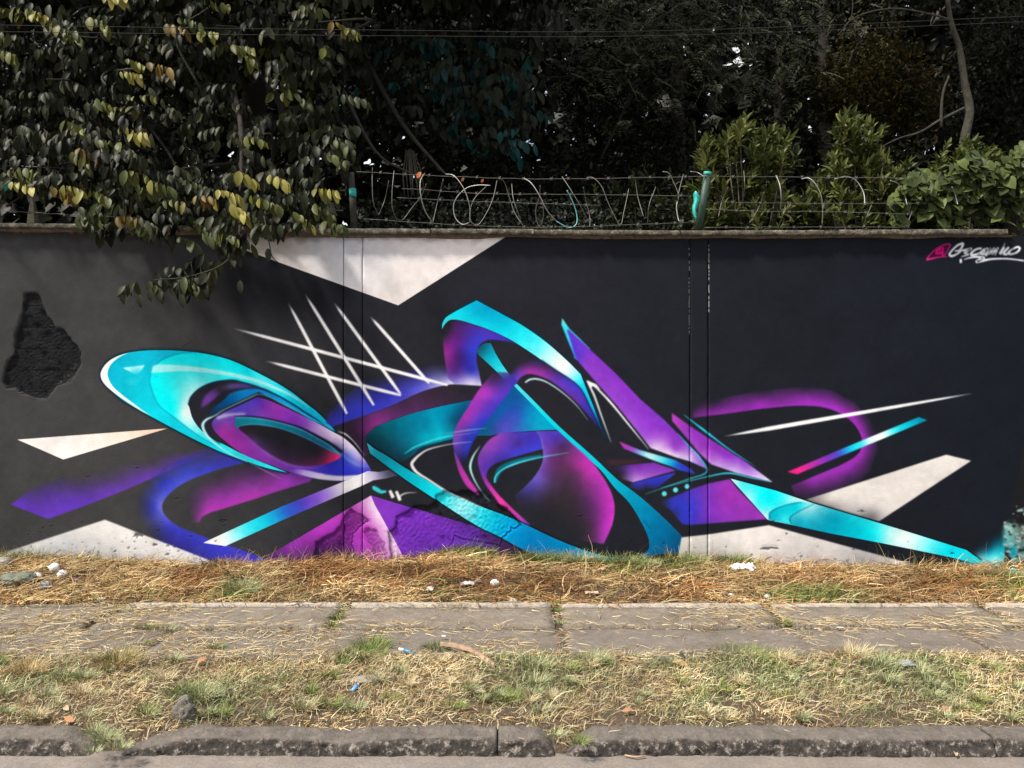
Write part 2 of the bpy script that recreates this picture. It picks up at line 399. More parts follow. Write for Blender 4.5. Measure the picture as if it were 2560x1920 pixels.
    # hole of the leaf
    hole = holeL + A4((1000, 420), (700, 640), (545, 626)) + holeB[::-1][1:]
    F(hole, (44, 44, 54))
    F(smooth(A1((1735, 1590), (1755, 1510), (1820, 1440), (1930, 1392)) + A3((110, 1378), (240, 1392), (400, 1440))) + smooth(A3((400, 1452), (240, 1420), (110, 1420), (0, 1440)) + A1((1860, 1505), (1790, 1560), (1735, 1590))),
      gs(A1, ((1760, 1560), (110, 66, 150), .9), ((1850, 1480), (118, 70, 158)), ((2000, 1400), (92, 82, 140), .9), ((1900, 1430), (70, 60, 90), .4)) + gs(A3, ((150, 1400), (92, 70, 150), .9), ((300, 1440), (60, 70, 140), .6)), soft=2.5)
    bluef = smooth(A1((1790, 1690), (1830, 1600), (1920, 1530)) + A3((60, 1462), (180, 1430), (300, 1428), (450, 1480), (600, 1565), (720, 1640)) + A4((800, 172), (900, 247), (960, 278)))
    F(bluef + A4((1000, 420), (840, 240), (640, 100), (430, -10), (300, -70), (0, 70)), gs(A1, ((1830, 1640), (20, 60, 96), .6), ((1900, 1580), (12, 84, 130)), ((2000, 1560), (8, 92, 150)), ((2150, 1500), (10, 118, 185))) +
      gs(A3, ((0, 1560), (10, 90, 150)), ((150, 1450), (4, 128, 190)), ((350, 1470), (8, 140, 208)), ((500, 1540), (8, 150, 226)), ((350, 1540), (6, 120, 190)), ((650, 1620), (6, 160, 235))) +
      gs(A4, ((600, 50), (0, 170, 240)), ((800, 180), (0, 150, 225)), ((930, 255), (10, 110, 180))), soft=1.5, clip=leaf)
    St(holeL, [2.5, 2.5, 4, 4, 3], (12, 60, 84), soft=.7, curve=False)
    # --- violet ring
    ro = smooth(A4((290, -24), (370, -2), (500, 52), (640, 118), (800, 198), (950, 280), (1030, 325), (1110, 392), (1185, 475), (1235, 545), (1275, 612)))
    rb = smooth(A4((1275, 612), (1180, 655), (1050, 697), (900, 690), (700, 660), (560, 620), (400, 560), (230, 500), (100, 425), (-20, 330), (-75, 275), (-102, 225), (-98, 180), (-60, 130)))
    F(ro + rb[1:], gs(A4, ((300, 10), (96, 56, 176)), ((100, 60), (86, 74, 190)), ((0, 105), (110, 96, 200)), ((400, 50), (150, 62, 180)), ((400, 130), (150, 66, 182)), ((250, 110), (112, 80, 190)),
      ((600, 160), (132, 58, 184)), ((700, 200), (140, 84, 196)), ((800, 250), (196, 160, 226)), ((950, 320), (224, 206, 242)), ((1080, 410), (226, 212, 246)), ((1180, 500), (190, 170, 240)),
      ((1240, 590), (80, 80, 200)), ((1000, 580), (60, 66, 200)), ((1150, 610), (60, 66, 196)), ((850, 620), (70, 62, 190)), ((700, 600), (110, 58, 180)), ((560, 580), (110, 58, 160)),
      ((1050, 490), (50, 74, 180)), ((950, 420), (60, 50, 110)), ((60, 280), (150, 58, 160)), ((0, 250), (160, 56, 160)), ((-60, 220), (110, 60, 150)), ((150, 400), (160, 60, 172)), ((300, 480), (130, 60, 164)), ((-20, 170), (120, 84, 180)), ((450, 500), (120, 60, 150)))) 
    F(A4((-70, 140), (0, 118), (180, 112), (190, 128), (60, 138), (-60, 168)), (206, 196, 238, .8), soft=3)
    St(A4((90, 140), (250, 143), (450, 178), (650, 236), (800, 312), (930, 388), (1020, 450)), [2, 3.5, 3.5, 6, 9, 7], (28, 34, 50), soft=1)
    cr = smooth(A4((100, 152), (250, 156), (450, 190), (650, 250), (800, 328), (920, 398), (1012, 478)))
    cb = smooth(A4((1012, 478), (900, 432), (750, 352), (600, 287), (450, 240), (300, 216), (190, 216), (120, 236)))
    F(cr + cb + A4((88, 232)), gs(A4, ((110, 200), (26, 130, 150)), ((200, 190), (20, 148, 168)), ((450, 215), (22, 130, 152)), ((700, 300), (24, 110, 136)), ((900, 410), (30, 96, 130)), ((1000, 470), (60, 160, 190))))
    St(cr, [2.5, 2, 1.5], (70, 196, 212), soft=.6, curve=False, alpha=.8)
    St(cb[::-1], [3, 3, 2, 1.5], (70, 206, 222), soft=.6, curve=False, alpha=.8)
    F(smooth(A4((125, 238), (200, 218), (300, 217), (450, 241), (600, 288), (750, 353), (900, 433), (1008, 482), (985, 512), (900, 548), (800, 568), (690, 572), (560, 548), (430, 488), (300, 398), (200, 310)), closed=True),
      gs(A4, ((300, 300), (42, 42, 48)), ((600, 400), (42, 42, 48)), ((700, 340), (42, 42, 50)), ((800, 480), (56, 42, 56)), ((995, 490), (240, 60, 120)), ((950, 500), (190, 50, 110)), ((880, 540), (150, 44, 100)), ((850, 440), (60, 42, 56)), ((700, 560), (80, 44, 76)), ((180, 280), (60, 46, 66)), ((250, 350), (90, 66, 120)), ((450, 480), (64, 46, 76))), soft=.7)
    St(A4((170, 300), (260, 385), (400, 485), (560, 560), (700, 585), (860, 570)), [2, 5, 4, 2], (150, 110, 190, .5), soft=3)
    # lilac arcs of the ring
    F(smooth(A4((560, 590), (700, 606), (850, 636), (1000, 650), (1190, 642))) + smooth(A4((1250, 640), (1120, 690), (950, 696), (780, 676), (640, 640), (560, 612))),
      gs(A4, ((580, 600), (110, 62, 170), .5), ((700, 640), (180, 166, 226)), ((850, 665), (210, 200, 238)), ((1100, 672), (226, 220, 246))), soft=.8)
    St(A4((860, 640), (1000, 652), (1180, 642)), [1.5, 2.5, 2], (40, 50, 150), soft=.8)
    St(A4((1020, 470), (1080, 520), (1160, 560), (1250, 580)), [2, 6, 2], (130, 160, 220, .7), soft=3)
    St(A4((985, 272), (1040, 290), (1100, 335), (1160, 405), (1215, 480)), [1, 3.5, 4.5, 3, 1], (230, 230, 238), soft=.5)
    St(A4((1030, 300), (1090, 350), (1150, 420), (1200, 500)), [1, 3.5, 4, 1], (20, 22, 30), soft=.8)
    # white outline of the ring, left half and peak
    St(A3((290, 1470), (0, 1606)) + A2((1850, 138), (1780, 172), (1752, 215), (1775, 285), (1850, 370), (1990, 465), (2140, 535)), [1.4, 1.8, 2.2, 5, 7, 6, 4, 3, 1.5], (190, 240, 246), soft=.5)
    St(A3((290, 1470), (360, 1480), (500, 1548), (640, 1620)) + A4((820, 190), (940, 262)), [1.2, 1.8, 2.6, 2, 1], (110, 220, 245), soft=.5)
    St(A3((290, 1488), (150, 1552), (0, 1624)) + A2((1850, 158), (1800, 200), (1785, 240), (1830, 320), (1900, 380)), [1.5, 2, 2.5, 3, 4, 2], (22, 42, 60), soft=.6)
    St(A4((215, 540), (330, 600), (490, 682)), [1, 1.8, .8], (190, 180, 190, .8), soft=.5)
    # --- diagonal ray: white, cyan, blue, violet, lilac
    F(A4((-180, 1234), (0, 1150), (500, 920), (1020, 710), (1240, 614), (1340, 622), (1450, 600), (1500, 650), (1400, 678), (1290, 694), (1190, 742), (500, 1040), (12, 1263)),
      gs(A4, ((-120, 1225), (252, 252, 252)), ((0, 1195), (240, 252, 252)), ((80, 1160), (150, 238, 246)), ((200, 1110), (60, 218, 236)), ((330, 1050), (20, 196, 226)), ((430, 1010), (24, 160, 214)), ((530, 965), (44, 100, 196)),
         ((640, 915), (70, 76, 190)), ((740, 870), (112, 74, 190)), ((850, 820), (134, 100, 202)), ((940, 785), (186, 168, 228)), ((1030, 745), (246, 246, 252)), ((1140, 700), (252, 252, 252)), ((1250, 660), (214, 206, 240)),
         ((1340, 650), (166, 162, 200), .9), ((1430, 620), (90, 90, 120), .4), ((1500, 655), (120, 120, 140), .6)), power=4)
    # --- violet pyramid
    F(A4((1270, 825), (1600, 925), (2212, 1110)) + A6((600, 1150), (850, 1290), (960, 1400), (1000, 1600)) + A4((300, 1600), (330, 1400), (390, 1340)),
      gs(A4, ((1350, 870), (130, 62, 184)), ((1600, 980), (124, 58, 188)), ((1900, 1100), (112, 54, 172)), ((1700, 1300), (108, 52, 172)), ((2200, 1200), (92, 50, 144)), ((2150, 1330), (96, 54, 160))) +
      gs(A6, ((650, 1230), (76, 46, 104)), ((850, 1330), (60, 44, 72))))
    F(A4((1270, 825), (1300, 900), (1400, 1080), (1540, 1345), (1650, 1600), (300, 1600), (330, 1400), (390, 1340)),
      gs(A4, ((1230, 870), (214, 160, 216)), ((1265, 900), (236, 206, 240)), ((1330, 1000), (236, 200, 238)), ((1430, 1180), (228, 192, 234)), ((1520, 1340), (222, 190, 232)), ((1180, 960), (190, 96, 190)), ((1000, 1020), (172, 66, 182)),
         ((800, 1150), (166, 60, 180)), ((600, 1250), (146, 56, 170)), ((450, 1340), (96, 48, 116)), ((950, 1230), (120, 50, 134)), ((1250, 1200), (176, 76, 186)), ((1150, 1300), (160, 66, 176)), ((800, 1330), (84, 42, 96)), ((1000, 1340), (96, 42, 108)), ((1330, 1330), (186, 96, 194)), ((1290, 1100), (200, 116, 202)), ((1200, 1050), (186, 84, 190)))) 
    # --- blue glow over the plum arch
    arch = smooth(A4((940, 232), (1060, 190), (1190, 145), (1350, 88)) + A3((1500, 1548), (1700, 1455), (1900, 1398), (2050, 1384), (2212, 1392)) + A5((530, 915)))
    F(arch + A5((500, 760), (240, 790), (215, 640)) + A3((1750, 1230), (1500, 1250), (1200, 1340), (900, 1640)) + A4((880, 200)),
      gs(A3, ((1000, 1700), (60, 60, 176)), ((1100, 1600), (60, 66, 188)), ((950, 1560), (52, 50, 120), .5), ((1000, 1440), (40, 40, 70), 0.), ((1300, 1560), (62, 66, 192)), ((1250, 1420), (56, 56, 150), .6), ((1300, 1320), (40, 40, 70), 0.),
         ((1500, 1480), (70, 70, 196)), ((1500, 1340), (52, 52, 130), .45), ((1550, 1240), (40, 40, 70), 0.), ((1700, 1400), (96, 96, 206)), ((1700, 1290), (56, 52, 140), .5), ((1750, 1210), (40, 40, 70), 0.),
         ((1850, 1385), (160, 160, 228)), ((1980, 1360), (214, 212, 240)), ((2100, 1360), (206, 204, 236)), ((1950, 1290), (86, 80, 170), .7), ((2150, 1290), (96, 80, 180), .8), ((1900, 1210), (50, 44, 90), .15), ((2200, 1370), (180, 180, 228))), soft=.6)
    F(arch + A5((450, 1035), (200, 1085), (0, 1135)) + A4((1450, 172), (1300, 235), (1230, 305), (1215, 380), (1250, 470), (1220, 480), (1140, 375), (1060, 290)),
      gs(A4, ((1000, 250), (52, 42, 56)), ((1100, 280), (54, 40, 60)), ((1200, 240), (104, 48, 106)), ((1200, 180), (80, 48, 92)), ((1290, 200), (140, 58, 140)), ((1200, 350), (66, 44, 76)), ((1400, 150), (120, 58, 126)), ((1600, 100), (92, 56, 104)), ((1700, 40), (84, 52, 92)), ((1500, 50), (78, 50, 84)),
         ((2000, 0), (62, 48, 66))) + gs(A5, ((100, 980), (66, 48, 66)), ((350, 950), (44, 42, 50)), ((450, 1000), (50, 44, 60)), ((200, 1040), (70, 54, 80)), ((500, 920), (44, 42, 52))), soft=.5)
    # --- teal sheet
    teal = A5((820, 910), (1200, 1292), (1000, 1300), (820, 1314), (680, 1330), (600, 1345)) + smooth(A5((500, 1345), (300, 1372), (100, 1420), (0, 1452)) + A4((1640, 470), (1570, 515), (1530, 532), (1450, 512))) + A4((1400, 485), (1240, 375), (1216, 330)) + \
        smooth(A4((1216, 330), (1255, 280), (1330, 225), (1450, 175), (1600, 125)) + A5((0, 1135), (200, 1087), (450, 1037)))
    F(teal, gs(A4, ((1250, 320), (12, 70, 84)), ((1400, 300), (10, 92, 108)), ((1350, 400), (14, 60, 74)), ((1500, 220), (4, 120, 142)), ((1600, 300), (4, 128, 156)), ((1500, 440), (14, 84, 104)), ((1550, 510), (24, 60, 74)), ((1750, 200), (0, 136, 168)), ((1700, 340), (4, 160, 186)), ((1900, 150), (0, 152, 188)), ((1850, 300), (4, 186, 210)), ((1900, 250), (0, 160, 190))) +
      gs(A5, ((150, 1180), (0, 160, 196)), ((260, 1120), (0, 150, 188)), ((360, 1100), (6, 100, 140)), ((300, 1200), (20, 84, 118)), ((600, 1200), (4, 92, 142)), ((700, 1080), (2, 96, 152)), ((800, 960), (12, 92, 142)), ((850, 1120), (40, 88, 176)), ((780, 1200), (70, 84, 186)), ((700, 1280), (86, 76, 180)), ((950, 1160), (4, 140, 186)), ((1100, 1260), (0, 160, 196)), ((950, 1280), (20, 134, 180)), ((550, 1310), (8, 96, 130)), ((450, 1330), (8, 110, 140)), ((200, 1340), (4, 180, 206))), power=3.5)
    St(A4((1560, 465), (1640, 412), (1750, 368), (1900, 322), (2060, 292), (2212, 262)), [2, 4, 6, 5, 3, 1], (60, 220, 238, .9), soft=1.6)
    F(smooth(A4((1560, 470), (1700, 396), (1900, 342), (2100, 306))) + smooth(A4((2100, 345), (1900, 378), (1700, 440), (1560, 520))), (10, 70, 92, .55), soft=3)
    # --- black pocket between the teal band and the O
    F(smooth(A4((1450, 520), (1540, 540), (1620, 490), (1740, 430), (1900, 395), (2140, 362))) + A6((600, 330), (1000, 470), (1040, 620), (700, 1000), (900, 1080), (520, 930), (300, 800)) + A4((1900, 770), (1560, 590)), (40, 42, 50), soft=.5)
    # --- long cyan V band
    vu = smooth(A4((1232, 366), (1300, 420), (1400, 478), (1560, 583), (1750, 692), (1900, 775), (2050, 850)) + A6((520, 922), (700, 988), (900, 1072), (1150, 1190), (1400, 1290), (1600, 1348), (1830, 1372)))
    vl = smooth(A6((1830, 1372), (1740, 1402), (1600, 1410), (1400, 1395), (1100, 1365), (930, 1312), (700, 1190), (500, 1095)) + A4((2000, 975), (1830, 862), (1560, 682), (1262, 462)))
    F(ribbon(vu, [8], curve=False), (22, 30, 38, .9), soft=1.5); F(ribbon(vl, [7], curve=False), (22, 36, 44, .8), soft=1.5)
    F(vu + vl[1:], gs(A4, ((1250, 420), (60, 176, 196)), ((1320, 460), (16, 132, 154)), ((1420, 550), (10, 150, 172)), ((1550, 640), (4, 170, 190)), ((1700, 740), (2, 192, 212)), ((1850, 830), (20, 214, 234)), ((1950, 890), (90, 226, 240))) +
      gs(A6, ((330, 900), (150, 236, 246)), ((400, 960), (140, 232, 244)), ((520, 1000), (50, 212, 234)), ((640, 1040), (4, 184, 220)), ((760, 1120), (2, 150, 206)), ((900, 1200), (0, 124, 184)), ((1100, 1290), (0, 124, 178)), ((1300, 1340), (0, 134, 180)), ((1500, 1370), (10, 160, 194)), ((1700, 1390), (40, 190, 214))), power=3.5)
    # --- small diagonal wedge and its long continuation (right leg of the O)
    F(smooth(A5((488, 610), (520, 572), (560, 548), (612, 545))) + A5((650, 630), (710, 730), (800, 855), (775, 905), (640, 770), (500, 640)),
      gs(A5, ((520, 590), (20, 92, 108)), ((590, 560), (10, 120, 146)), ((600, 650), (2, 160, 186)), ((680, 760), (40, 206, 226)), ((740, 830), (100, 226, 244)), ((780, 880), (70, 120, 220))))
    F(A5((780, 880), (900, 1000), (1000, 1100), (1190, 1300), (1400, 1490)) + A6((1560, 602), (1680, 765), (1800, 890), (1900, 1050), (1970, 1185)), (30, 34, 42)) if False else None
    lu = smooth(A5((835, 896), (960, 1020), (1200, 1262), (1500, 1530)) + A6((1700, 682), (1900, 835), (2100, 1012), (2274, 1190)) + A8((292, 860)))
    ll = smooth(A6((1822, 1392), (1905, 1350), (1975, 1285), (1972, 1190), (1905, 1045), (1805, 885), (1685, 762), (1560, 605), (1400, 464)) + A5((1190, 1302), (1000, 1106), (806, 908)))
    F(lu + A8((290, 876), (100, 890)) + ll, gs(A5, ((900, 980), (80, 222, 240)), ((1100, 1190), (10, 206, 226)), ((1300, 1370), (10, 200, 224))) +
      gs(A6, ((1500, 530), (4, 196, 218)), ((1620, 660), (4, 180, 206)), ((1750, 780), (2, 164, 196)), ((1850, 900), (0, 140, 176)), ((2000, 1050), (0, 124, 168)), ((2100, 1180), (0, 110, 156)), ((2250, 1190), (6, 84, 120)), ((1960, 1330), (6, 110, 150)), ((2150, 1300), (4, 90, 130))))
    St(lu, [7, 6, 5, 4, 3], (24, 28, 36), soft=1, curve=False) if False else None
    # --- arch of the O and the leg crossing the teal sheet
    F(smooth(A5((790, 790), (830, 730), (950, 680), (1080, 690), (1200, 770), (1330, 872), (1400, 950), (1480, 1110), (1560, 1290))) +
      smooth(A5((1560, 1290), (1500, 1222), (1400, 1105), (1300, 1005), (1150, 885), (1050, 835), (940, 812), (870, 842), (830, 895), (800, 920))) + A5((740, 880)),
      gs(A5, ((800, 880), (84, 72, 204)), ((860, 800), (120, 64, 180)), ((950, 790), (168, 60, 162)), ((1050, 810), (150, 58, 160)), ((1150, 860), (112, 58, 170)), ((1000, 730), (84, 52, 130), .8), ((900, 710), (60, 46, 80), .3), ((1080, 700), (50, 44, 80), .25), ((1250, 880), (84, 62, 180)), ((1200, 790), (62, 52, 130), .7),
         ((1350, 960), (82, 62, 186)), ((1330, 1030), (110, 54, 150)), ((1400, 1060), (84, 58, 176)), ((1480, 1160), (58, 56, 160)), ((1540, 1250), (44, 50, 110)), ((800, 770), (50, 44, 70), .1)), soft=.7)
    legL = smooth(A5((640, 790), (600, 835), (500, 960), (400, 1120), (310, 1272), (283, 1390)) + A6((298, 450), (330, 560), (395, 560)))
    legR = smooth(A6((395, 560), (405, 500), (450, 385), (520, 265)) + A5((600, 1200), (700, 1066), (800, 930), (840, 870)))
    F(legL + legR[1:] + A5((760, 800)), gs(A5, ((650, 800), (64, 46, 76), .5), ((600, 900), (100, 52, 130)), ((560, 980), (172, 66, 192)), ((600, 960), (150, 60, 180)), ((680, 860), (74, 52, 120), .9), ((760, 860), (76, 60, 160)), ((740, 950), (92, 62, 186)), ((620, 1060), (92, 60, 176)), ((480, 1100), (150, 62, 186)), ((430, 1200), (150, 64, 186)), ((560, 1060), (120, 60, 180)),
      ((620, 1150), (66, 62, 184)), ((520, 1220), (66, 66, 190)), ((350, 1270), (140, 66, 176)), ((450, 1270), (74, 72, 194)), ((310, 1370), (130, 90, 196)), ((400, 1370), (66, 66, 190))) +
      gs(A6, ((320, 420), (90, 66, 170)), ((400, 440), (58, 62, 176)), ((360, 500), (46, 46, 104)), ((380, 545), (36, 38, 60))), soft=.6)
    F(smooth(A6((292, 440), (318, 480), (372, 590), (430, 690), (500, 790), (505, 830), (470, 800), (400, 740), (345, 640), (312, 540)), closed=True),
      gs(A6, ((300, 470), (120, 70, 150)), ((350, 620), (172, 60, 160)), ((450, 770), (186, 64, 170))), soft=.5)
    # --- violet body of the O: left part
    L_out = smooth(A6((690, 286), (600, 342), (530, 430), (500, 505), (510, 590), (560, 720), (640, 830)))
    F(L_out + A6((690, 905), (770, 960), (880, 1055), (960, 1085), (900, 1030), (800, 940), (700, 840), (640, 765), (590, 700), (575, 660)) +
      smooth(A6((575, 650), (590, 605), (630, 565), (700, 532), (900, 470), (1060, 425))) + A6((1055, 360), (1010, 268), (820, 278)),
      gs(A6, ((560, 420), (134, 80, 176)), ((640, 340), (150, 70, 172)), ((700, 400), (110, 66, 180)), ((850, 320), (74, 62, 170)), ((850, 380), (74, 50, 140)), ((1000, 330), (66, 54, 170)), ((1000, 420), (64, 68, 196)), ((850, 440), (66, 66, 190)), ((700, 510), (62, 52, 150)), ((520, 540), (110, 60, 160)),
         ((560, 610), (84, 58, 170)), ((560, 680), (140, 58, 160)), ((620, 780), (200, 60, 170)), ((700, 870), (226, 66, 160)), ((800, 980), (196, 66, 166)), ((900, 1050), (150, 66, 170)), ((640, 440), (120, 66, 180))), soft=.5)
    # right part
    arcR = smooth(A6((1008, 268), (1042, 330), (1062, 420), (1056, 540), (1000, 645), (910, 745), (820, 830)))
    F(arcR + A6((880, 960), (1200, 1180), (1560, 1240)) + smooth(A6((1590, 1238), (1655, 1090), (1678, 930), (1645, 790), (1560, 640), (1450, 500), (1300, 365), (1190, 264))),
      gs(A6, ((1100, 290), (92, 66, 184)), ((1180, 300), (84, 62, 180)), ((1120, 380), (96, 58, 160)), ((1060, 480), (120, 96, 190)), ((1120, 500), (104, 58, 126)), ((1200, 420), (88, 52, 110)), ((1020, 660), (112, 92, 190)), ((1060, 620), (100, 66, 140)), ((920, 770), (70, 62, 140), .9), ((860, 830), (56, 48, 96), .6),
         ((1250, 420), (74, 50, 86)), ((1300, 480), (120, 56, 120)), ((1400, 560), (168, 54, 152)), ((1450, 640), (160, 56, 150)), ((1350, 640), (92, 54, 92)), ((1200, 650), (80, 52, 84)), ((1550, 740), (156, 56, 160)), ((1640, 860), (192, 56, 184)), ((1600, 950), (156, 52, 164)), ((1500, 900), (100, 50, 110)), ((1660, 1000), (196, 58, 190)),
         ((1580, 1100), (160, 54, 166)), ((1500, 1080), (88, 50, 92)), ((1590, 1210), (176, 64, 190)), ((1540, 1200), (110, 56, 110)), ((1300, 850), (62, 50, 62)), ((1100, 850), (56, 46, 62)), ((1300, 1050), (48, 44, 50)), ((1100, 1000), (42, 42, 50), .5), ((950, 950), (40, 42, 50), 0.), ((1350, 1180), (44, 44, 50), .3)), soft=.5)
    St(arcR, [1.5, 2.5, 3, 3, 1.5, .5], (136, 116, 206, .8), soft=.8, curve=False)
    St(A6((1300, 365), (1450, 500), (1560, 640), (1645, 790), (1678, 930), (1655, 1090)), [1, 2, 2, 2.5, 2], (214, 84, 200, .7), soft=.8)
    # inside of the eye with the cyan swoosh
    F(smooth(A6((575, 668), (590, 608), (640, 562), (700, 534), (900, 470), (1060, 426))) + smooth(A6((1062, 430), (1056, 540), (1000, 645), (910, 745), (820, 830))) + A6((700, 838), (640, 765)), (40, 42, 50), soft=.4)
    F(smooth(A6((640, 700), (660, 600), (740, 545), (880, 500), (1050, 470))) + smooth(A6((1050, 492), (900, 525), (760, 580), (700, 630), (655, 720))), (10, 120, 140, .8), soft=2)
    St(A6((645, 715), (650, 668), (700, 610), (800, 560), (950, 515), (1100, 485), (1285, 455)), [4, 3.5, 3, 4, 3, 2, .8], (90, 220, 232), soft=.7)
    # white pen lines
    St(A6((520, 395), (460, 485), (434, 575), (458, 665), (520, 775), (604, 885)), [.8, 4, 5.5, 3.5, 2, .6], (186, 236, 242), soft=.5)
    St(A6((445, 362), (300, 376), (170, 400), (60, 432), (0, 470)) + A4((1650, 510), (1622, 555), (1660, 620), (1760, 685), (1950, 802), (2100, 870), (2240, 935)), [.8, 1.6, 2.4, 3.4, 5.5, 7, 7.5, 5, 3.5, 2.2, 1], (238, 238, 240), soft=.5)
    St(A5((220, 1327), (400, 1300), (575, 1279)), [1, 3, .8], (170, 200, 235, .8), soft=.7)
    St(A5((290, 1340), (400, 1330), (500, 1312)), [1, 2, .8], (150, 190, 232, .6), soft=.7)
    St(A5((908, 886), (950, 860), (1010, 855), (1100, 885), (1240, 980), (1360, 1092), (1450, 1212)), [3.5, 4.5, 4, 3, 2.5, 1.6, .7], (206, 236, 244), soft=.5)
    # --- cyan hook on top
    hu = smooth(A5((190, 425), (195, 372), (222, 326), (280, 286), (380, 232), (488, 176))) + smooth(A5((490, 176), (700, 290), (900, 402), (1100, 545), (1280, 705), (1385, 810)))[1:] + smooth(A5((1387, 812), (1445, 960), (1505, 1110), (1560, 1262), (1605, 1365)))
    hl = smooth(A5((1605, 1365), (1540, 1242), (1478, 1110), (1400, 952), (1330, 880), (1150, 760), (950, 622), (780, 515), (600, 430), (450, 378), (330, 345), (262, 345), (218, 378), (190, 425)))
    F(ribbon(hu, [8], curve=False), (10, 52, 66, .8), soft=1.8)
    # violet underside of the hook
    F(smooth(A5((195, 430), (200, 560), (215, 700), (242, 850))) + A5((300, 900), (533, 915)) + smooth(A5((530, 910), (500, 760), (487, 680), (497, 600), (530, 548), (600, 517), (700, 522), (830, 552), (900, 575))) + hl[40:-2],
      gs(A5, ((250, 390), (44, 42, 50), .9), ((210, 480), (46, 42, 54), .8), ((300, 420), (84, 44, 110)), ((260, 520), (120, 44, 136)), ((235, 620), (146, 50, 152)), ((240, 720), (120, 48, 130)), ((330, 500), (96, 42, 130)), ((340, 650), (74, 38, 120)), ((420, 440), (80, 50, 146)), ((420, 600), (58, 62, 184)), ((460, 680), (58, 66, 186)),
         ((480, 500), (66, 62, 184)), ((600, 470), (84, 60, 184)), ((700, 510), (74, 62, 186)), ((830, 545), (50, 48, 110), .8), ((300, 800), (86, 50, 130)), ((440, 790), (60, 60, 170)), ((270, 870), (120, 110, 190)), ((430, 880), (198, 190, 232)), ((510, 850), (130, 130, 210)), ((510, 900), (206, 200, 236))), soft=.6)
    F(hu + hl[1:], gs(A5, ((230, 350), (60, 222, 240)), ((320, 310), (10, 214, 236)), ((420, 250), (2, 180, 214)), ((520, 230), (0, 164, 208)), ((620, 320), (0, 172, 212)), ((420, 340), (10, 206, 230)), ((600, 400), (4, 206, 230)), ((750, 400), (2, 190, 220)), ((850, 400), (20, 210, 232)), ((900, 520), (50, 226, 244)),
      ((1000, 500), (60, 226, 242)), ((1030, 610), (110, 240, 250)), ((1130, 640), (180, 246, 250)), ((1200, 700), (240, 252, 252)), ((1250, 780), (246, 252, 252)), ((1150, 740), (220, 250, 252)), ((1330, 800), (170, 244, 250)), ((1370, 870), (60, 222, 242)), ((1420, 920), (10, 200, 232)), ((1470, 1060), (30, 200, 240)), ((1540, 1220), (20, 110, 200)), ((1590, 1330), (60, 70, 110))))
    St(hl[3:45], [3], (14, 40, 70, .8), soft=.8, curve=False)
    # --- black-and-white spike
    F(A5((1440, 866), (1990, 1470), (1660, 1410)), (38, 40, 48))
    F(A5((1440, 866), (1525, 902), (1560, 950), (1490, 915), (1478, 935), (1500, 1000)), (244, 244, 246), soft=.5)
    St(A5((1444, 872), (1500, 985), (1570, 1180), (1652, 1405)), [2, 5, 3.5, .8], (222, 232, 238), soft=.5)
    St(A5((1500, 905), (1640, 1050), (1800, 1245), (1975, 1462)), [4, 5, 3.5, 1.2], (240, 240, 242), soft=.5)
    # --- first violet blade
    F(A5((1228, 328), (1290, 420), (1470, 595), (1400, 640), (1365, 694), (1338, 672), (1222, 385)), gs(A5, ((1235, 350), (110, 226, 240)), ((1250, 430), (50, 210, 232)), ((1350, 500), (60, 214, 234)), ((1340, 670), (70, 120, 220))), soft=.4)
    F(A5((1268, 427), (1290, 432), (1470, 600), (1700, 815), (1900, 1026)) + A7((140, 1128), (290, 1283), (340, 1330), (387, 1412), (290, 1368)) + A5((2212, 1532), (1992, 1452), (1900, 1332), (1700, 1082), (1500, 860), (1352, 686)),
      gs(A5, ((1290, 450), (100, 60, 196)), ((1340, 640), (90, 60, 200)), ((1450, 700), (136, 66, 196)), ((1700, 950), (140, 66, 198)), ((1900, 1150), (138, 64, 194)), ((2050, 1320), (146, 76, 200)), ((1960, 1360), (150, 86, 204)), ((2030, 1440), (214, 186, 236)), ((2150, 1490), (222, 200, 240)), ((2212, 1400), (140, 66, 190))) +
      gs(A7, ((200, 1300), (138, 60, 184)), ((290, 1350), (200, 176, 232)), ((200, 1320), (210, 190, 236)), ((340, 1370), (150, 110, 214))), soft=.4)
    St(A5((1330, 660), (1358, 690)), [3, 2], (60, 130, 230), soft=.6)
    # --- second blade
    F(A7((183, 1088), (290, 1165), (400, 1237), (600, 1363), (765, 1488), (560, 1436), (412, 1385), (340, 1318), (280, 1245), (185, 1134)),
      gs(A7, ((190, 1110), (168, 66, 176)), ((300, 1200), (136, 58, 176)), ((400, 1290), (140, 56, 178)), ((500, 1340), (134, 58, 184)), ((450, 1385), (186, 150, 226)), ((560, 1415), (196, 166, 232)), ((600, 1390), (144, 84, 200)), ((720, 1465), (214, 200, 240)), ((650, 1440), (186, 150, 228))), soft=.4)
    St(A7((250, 1097), (400, 1212), (500, 1288), (665, 1397)), [1, 5, 3.5, 2.5, .6], (40, 192, 226), soft=.4)
    St(A7((215, 1205), (290, 1287), (340, 1342), (388, 1412), (374, 1438), (290, 1466), (30, 1556)), [1, 2.6, 2.6, 2.8, 2.6, 2.4, .8], (60, 200, 222), soft=.4, curve=True)
    St(A7((120, 1520), (400, 1453), (515, 1435), (640, 1462), (750, 1484)), [.8, 2.4, 4, 2.6, 1], (60, 206, 228), soft=.4)
    # --- small bar and violet flats left of the crossing
    F(A6((1600, 520), (1760, 515), (1990, 522), (1960, 535), (1640, 565)), (76, 48, 56, .8), soft=4)
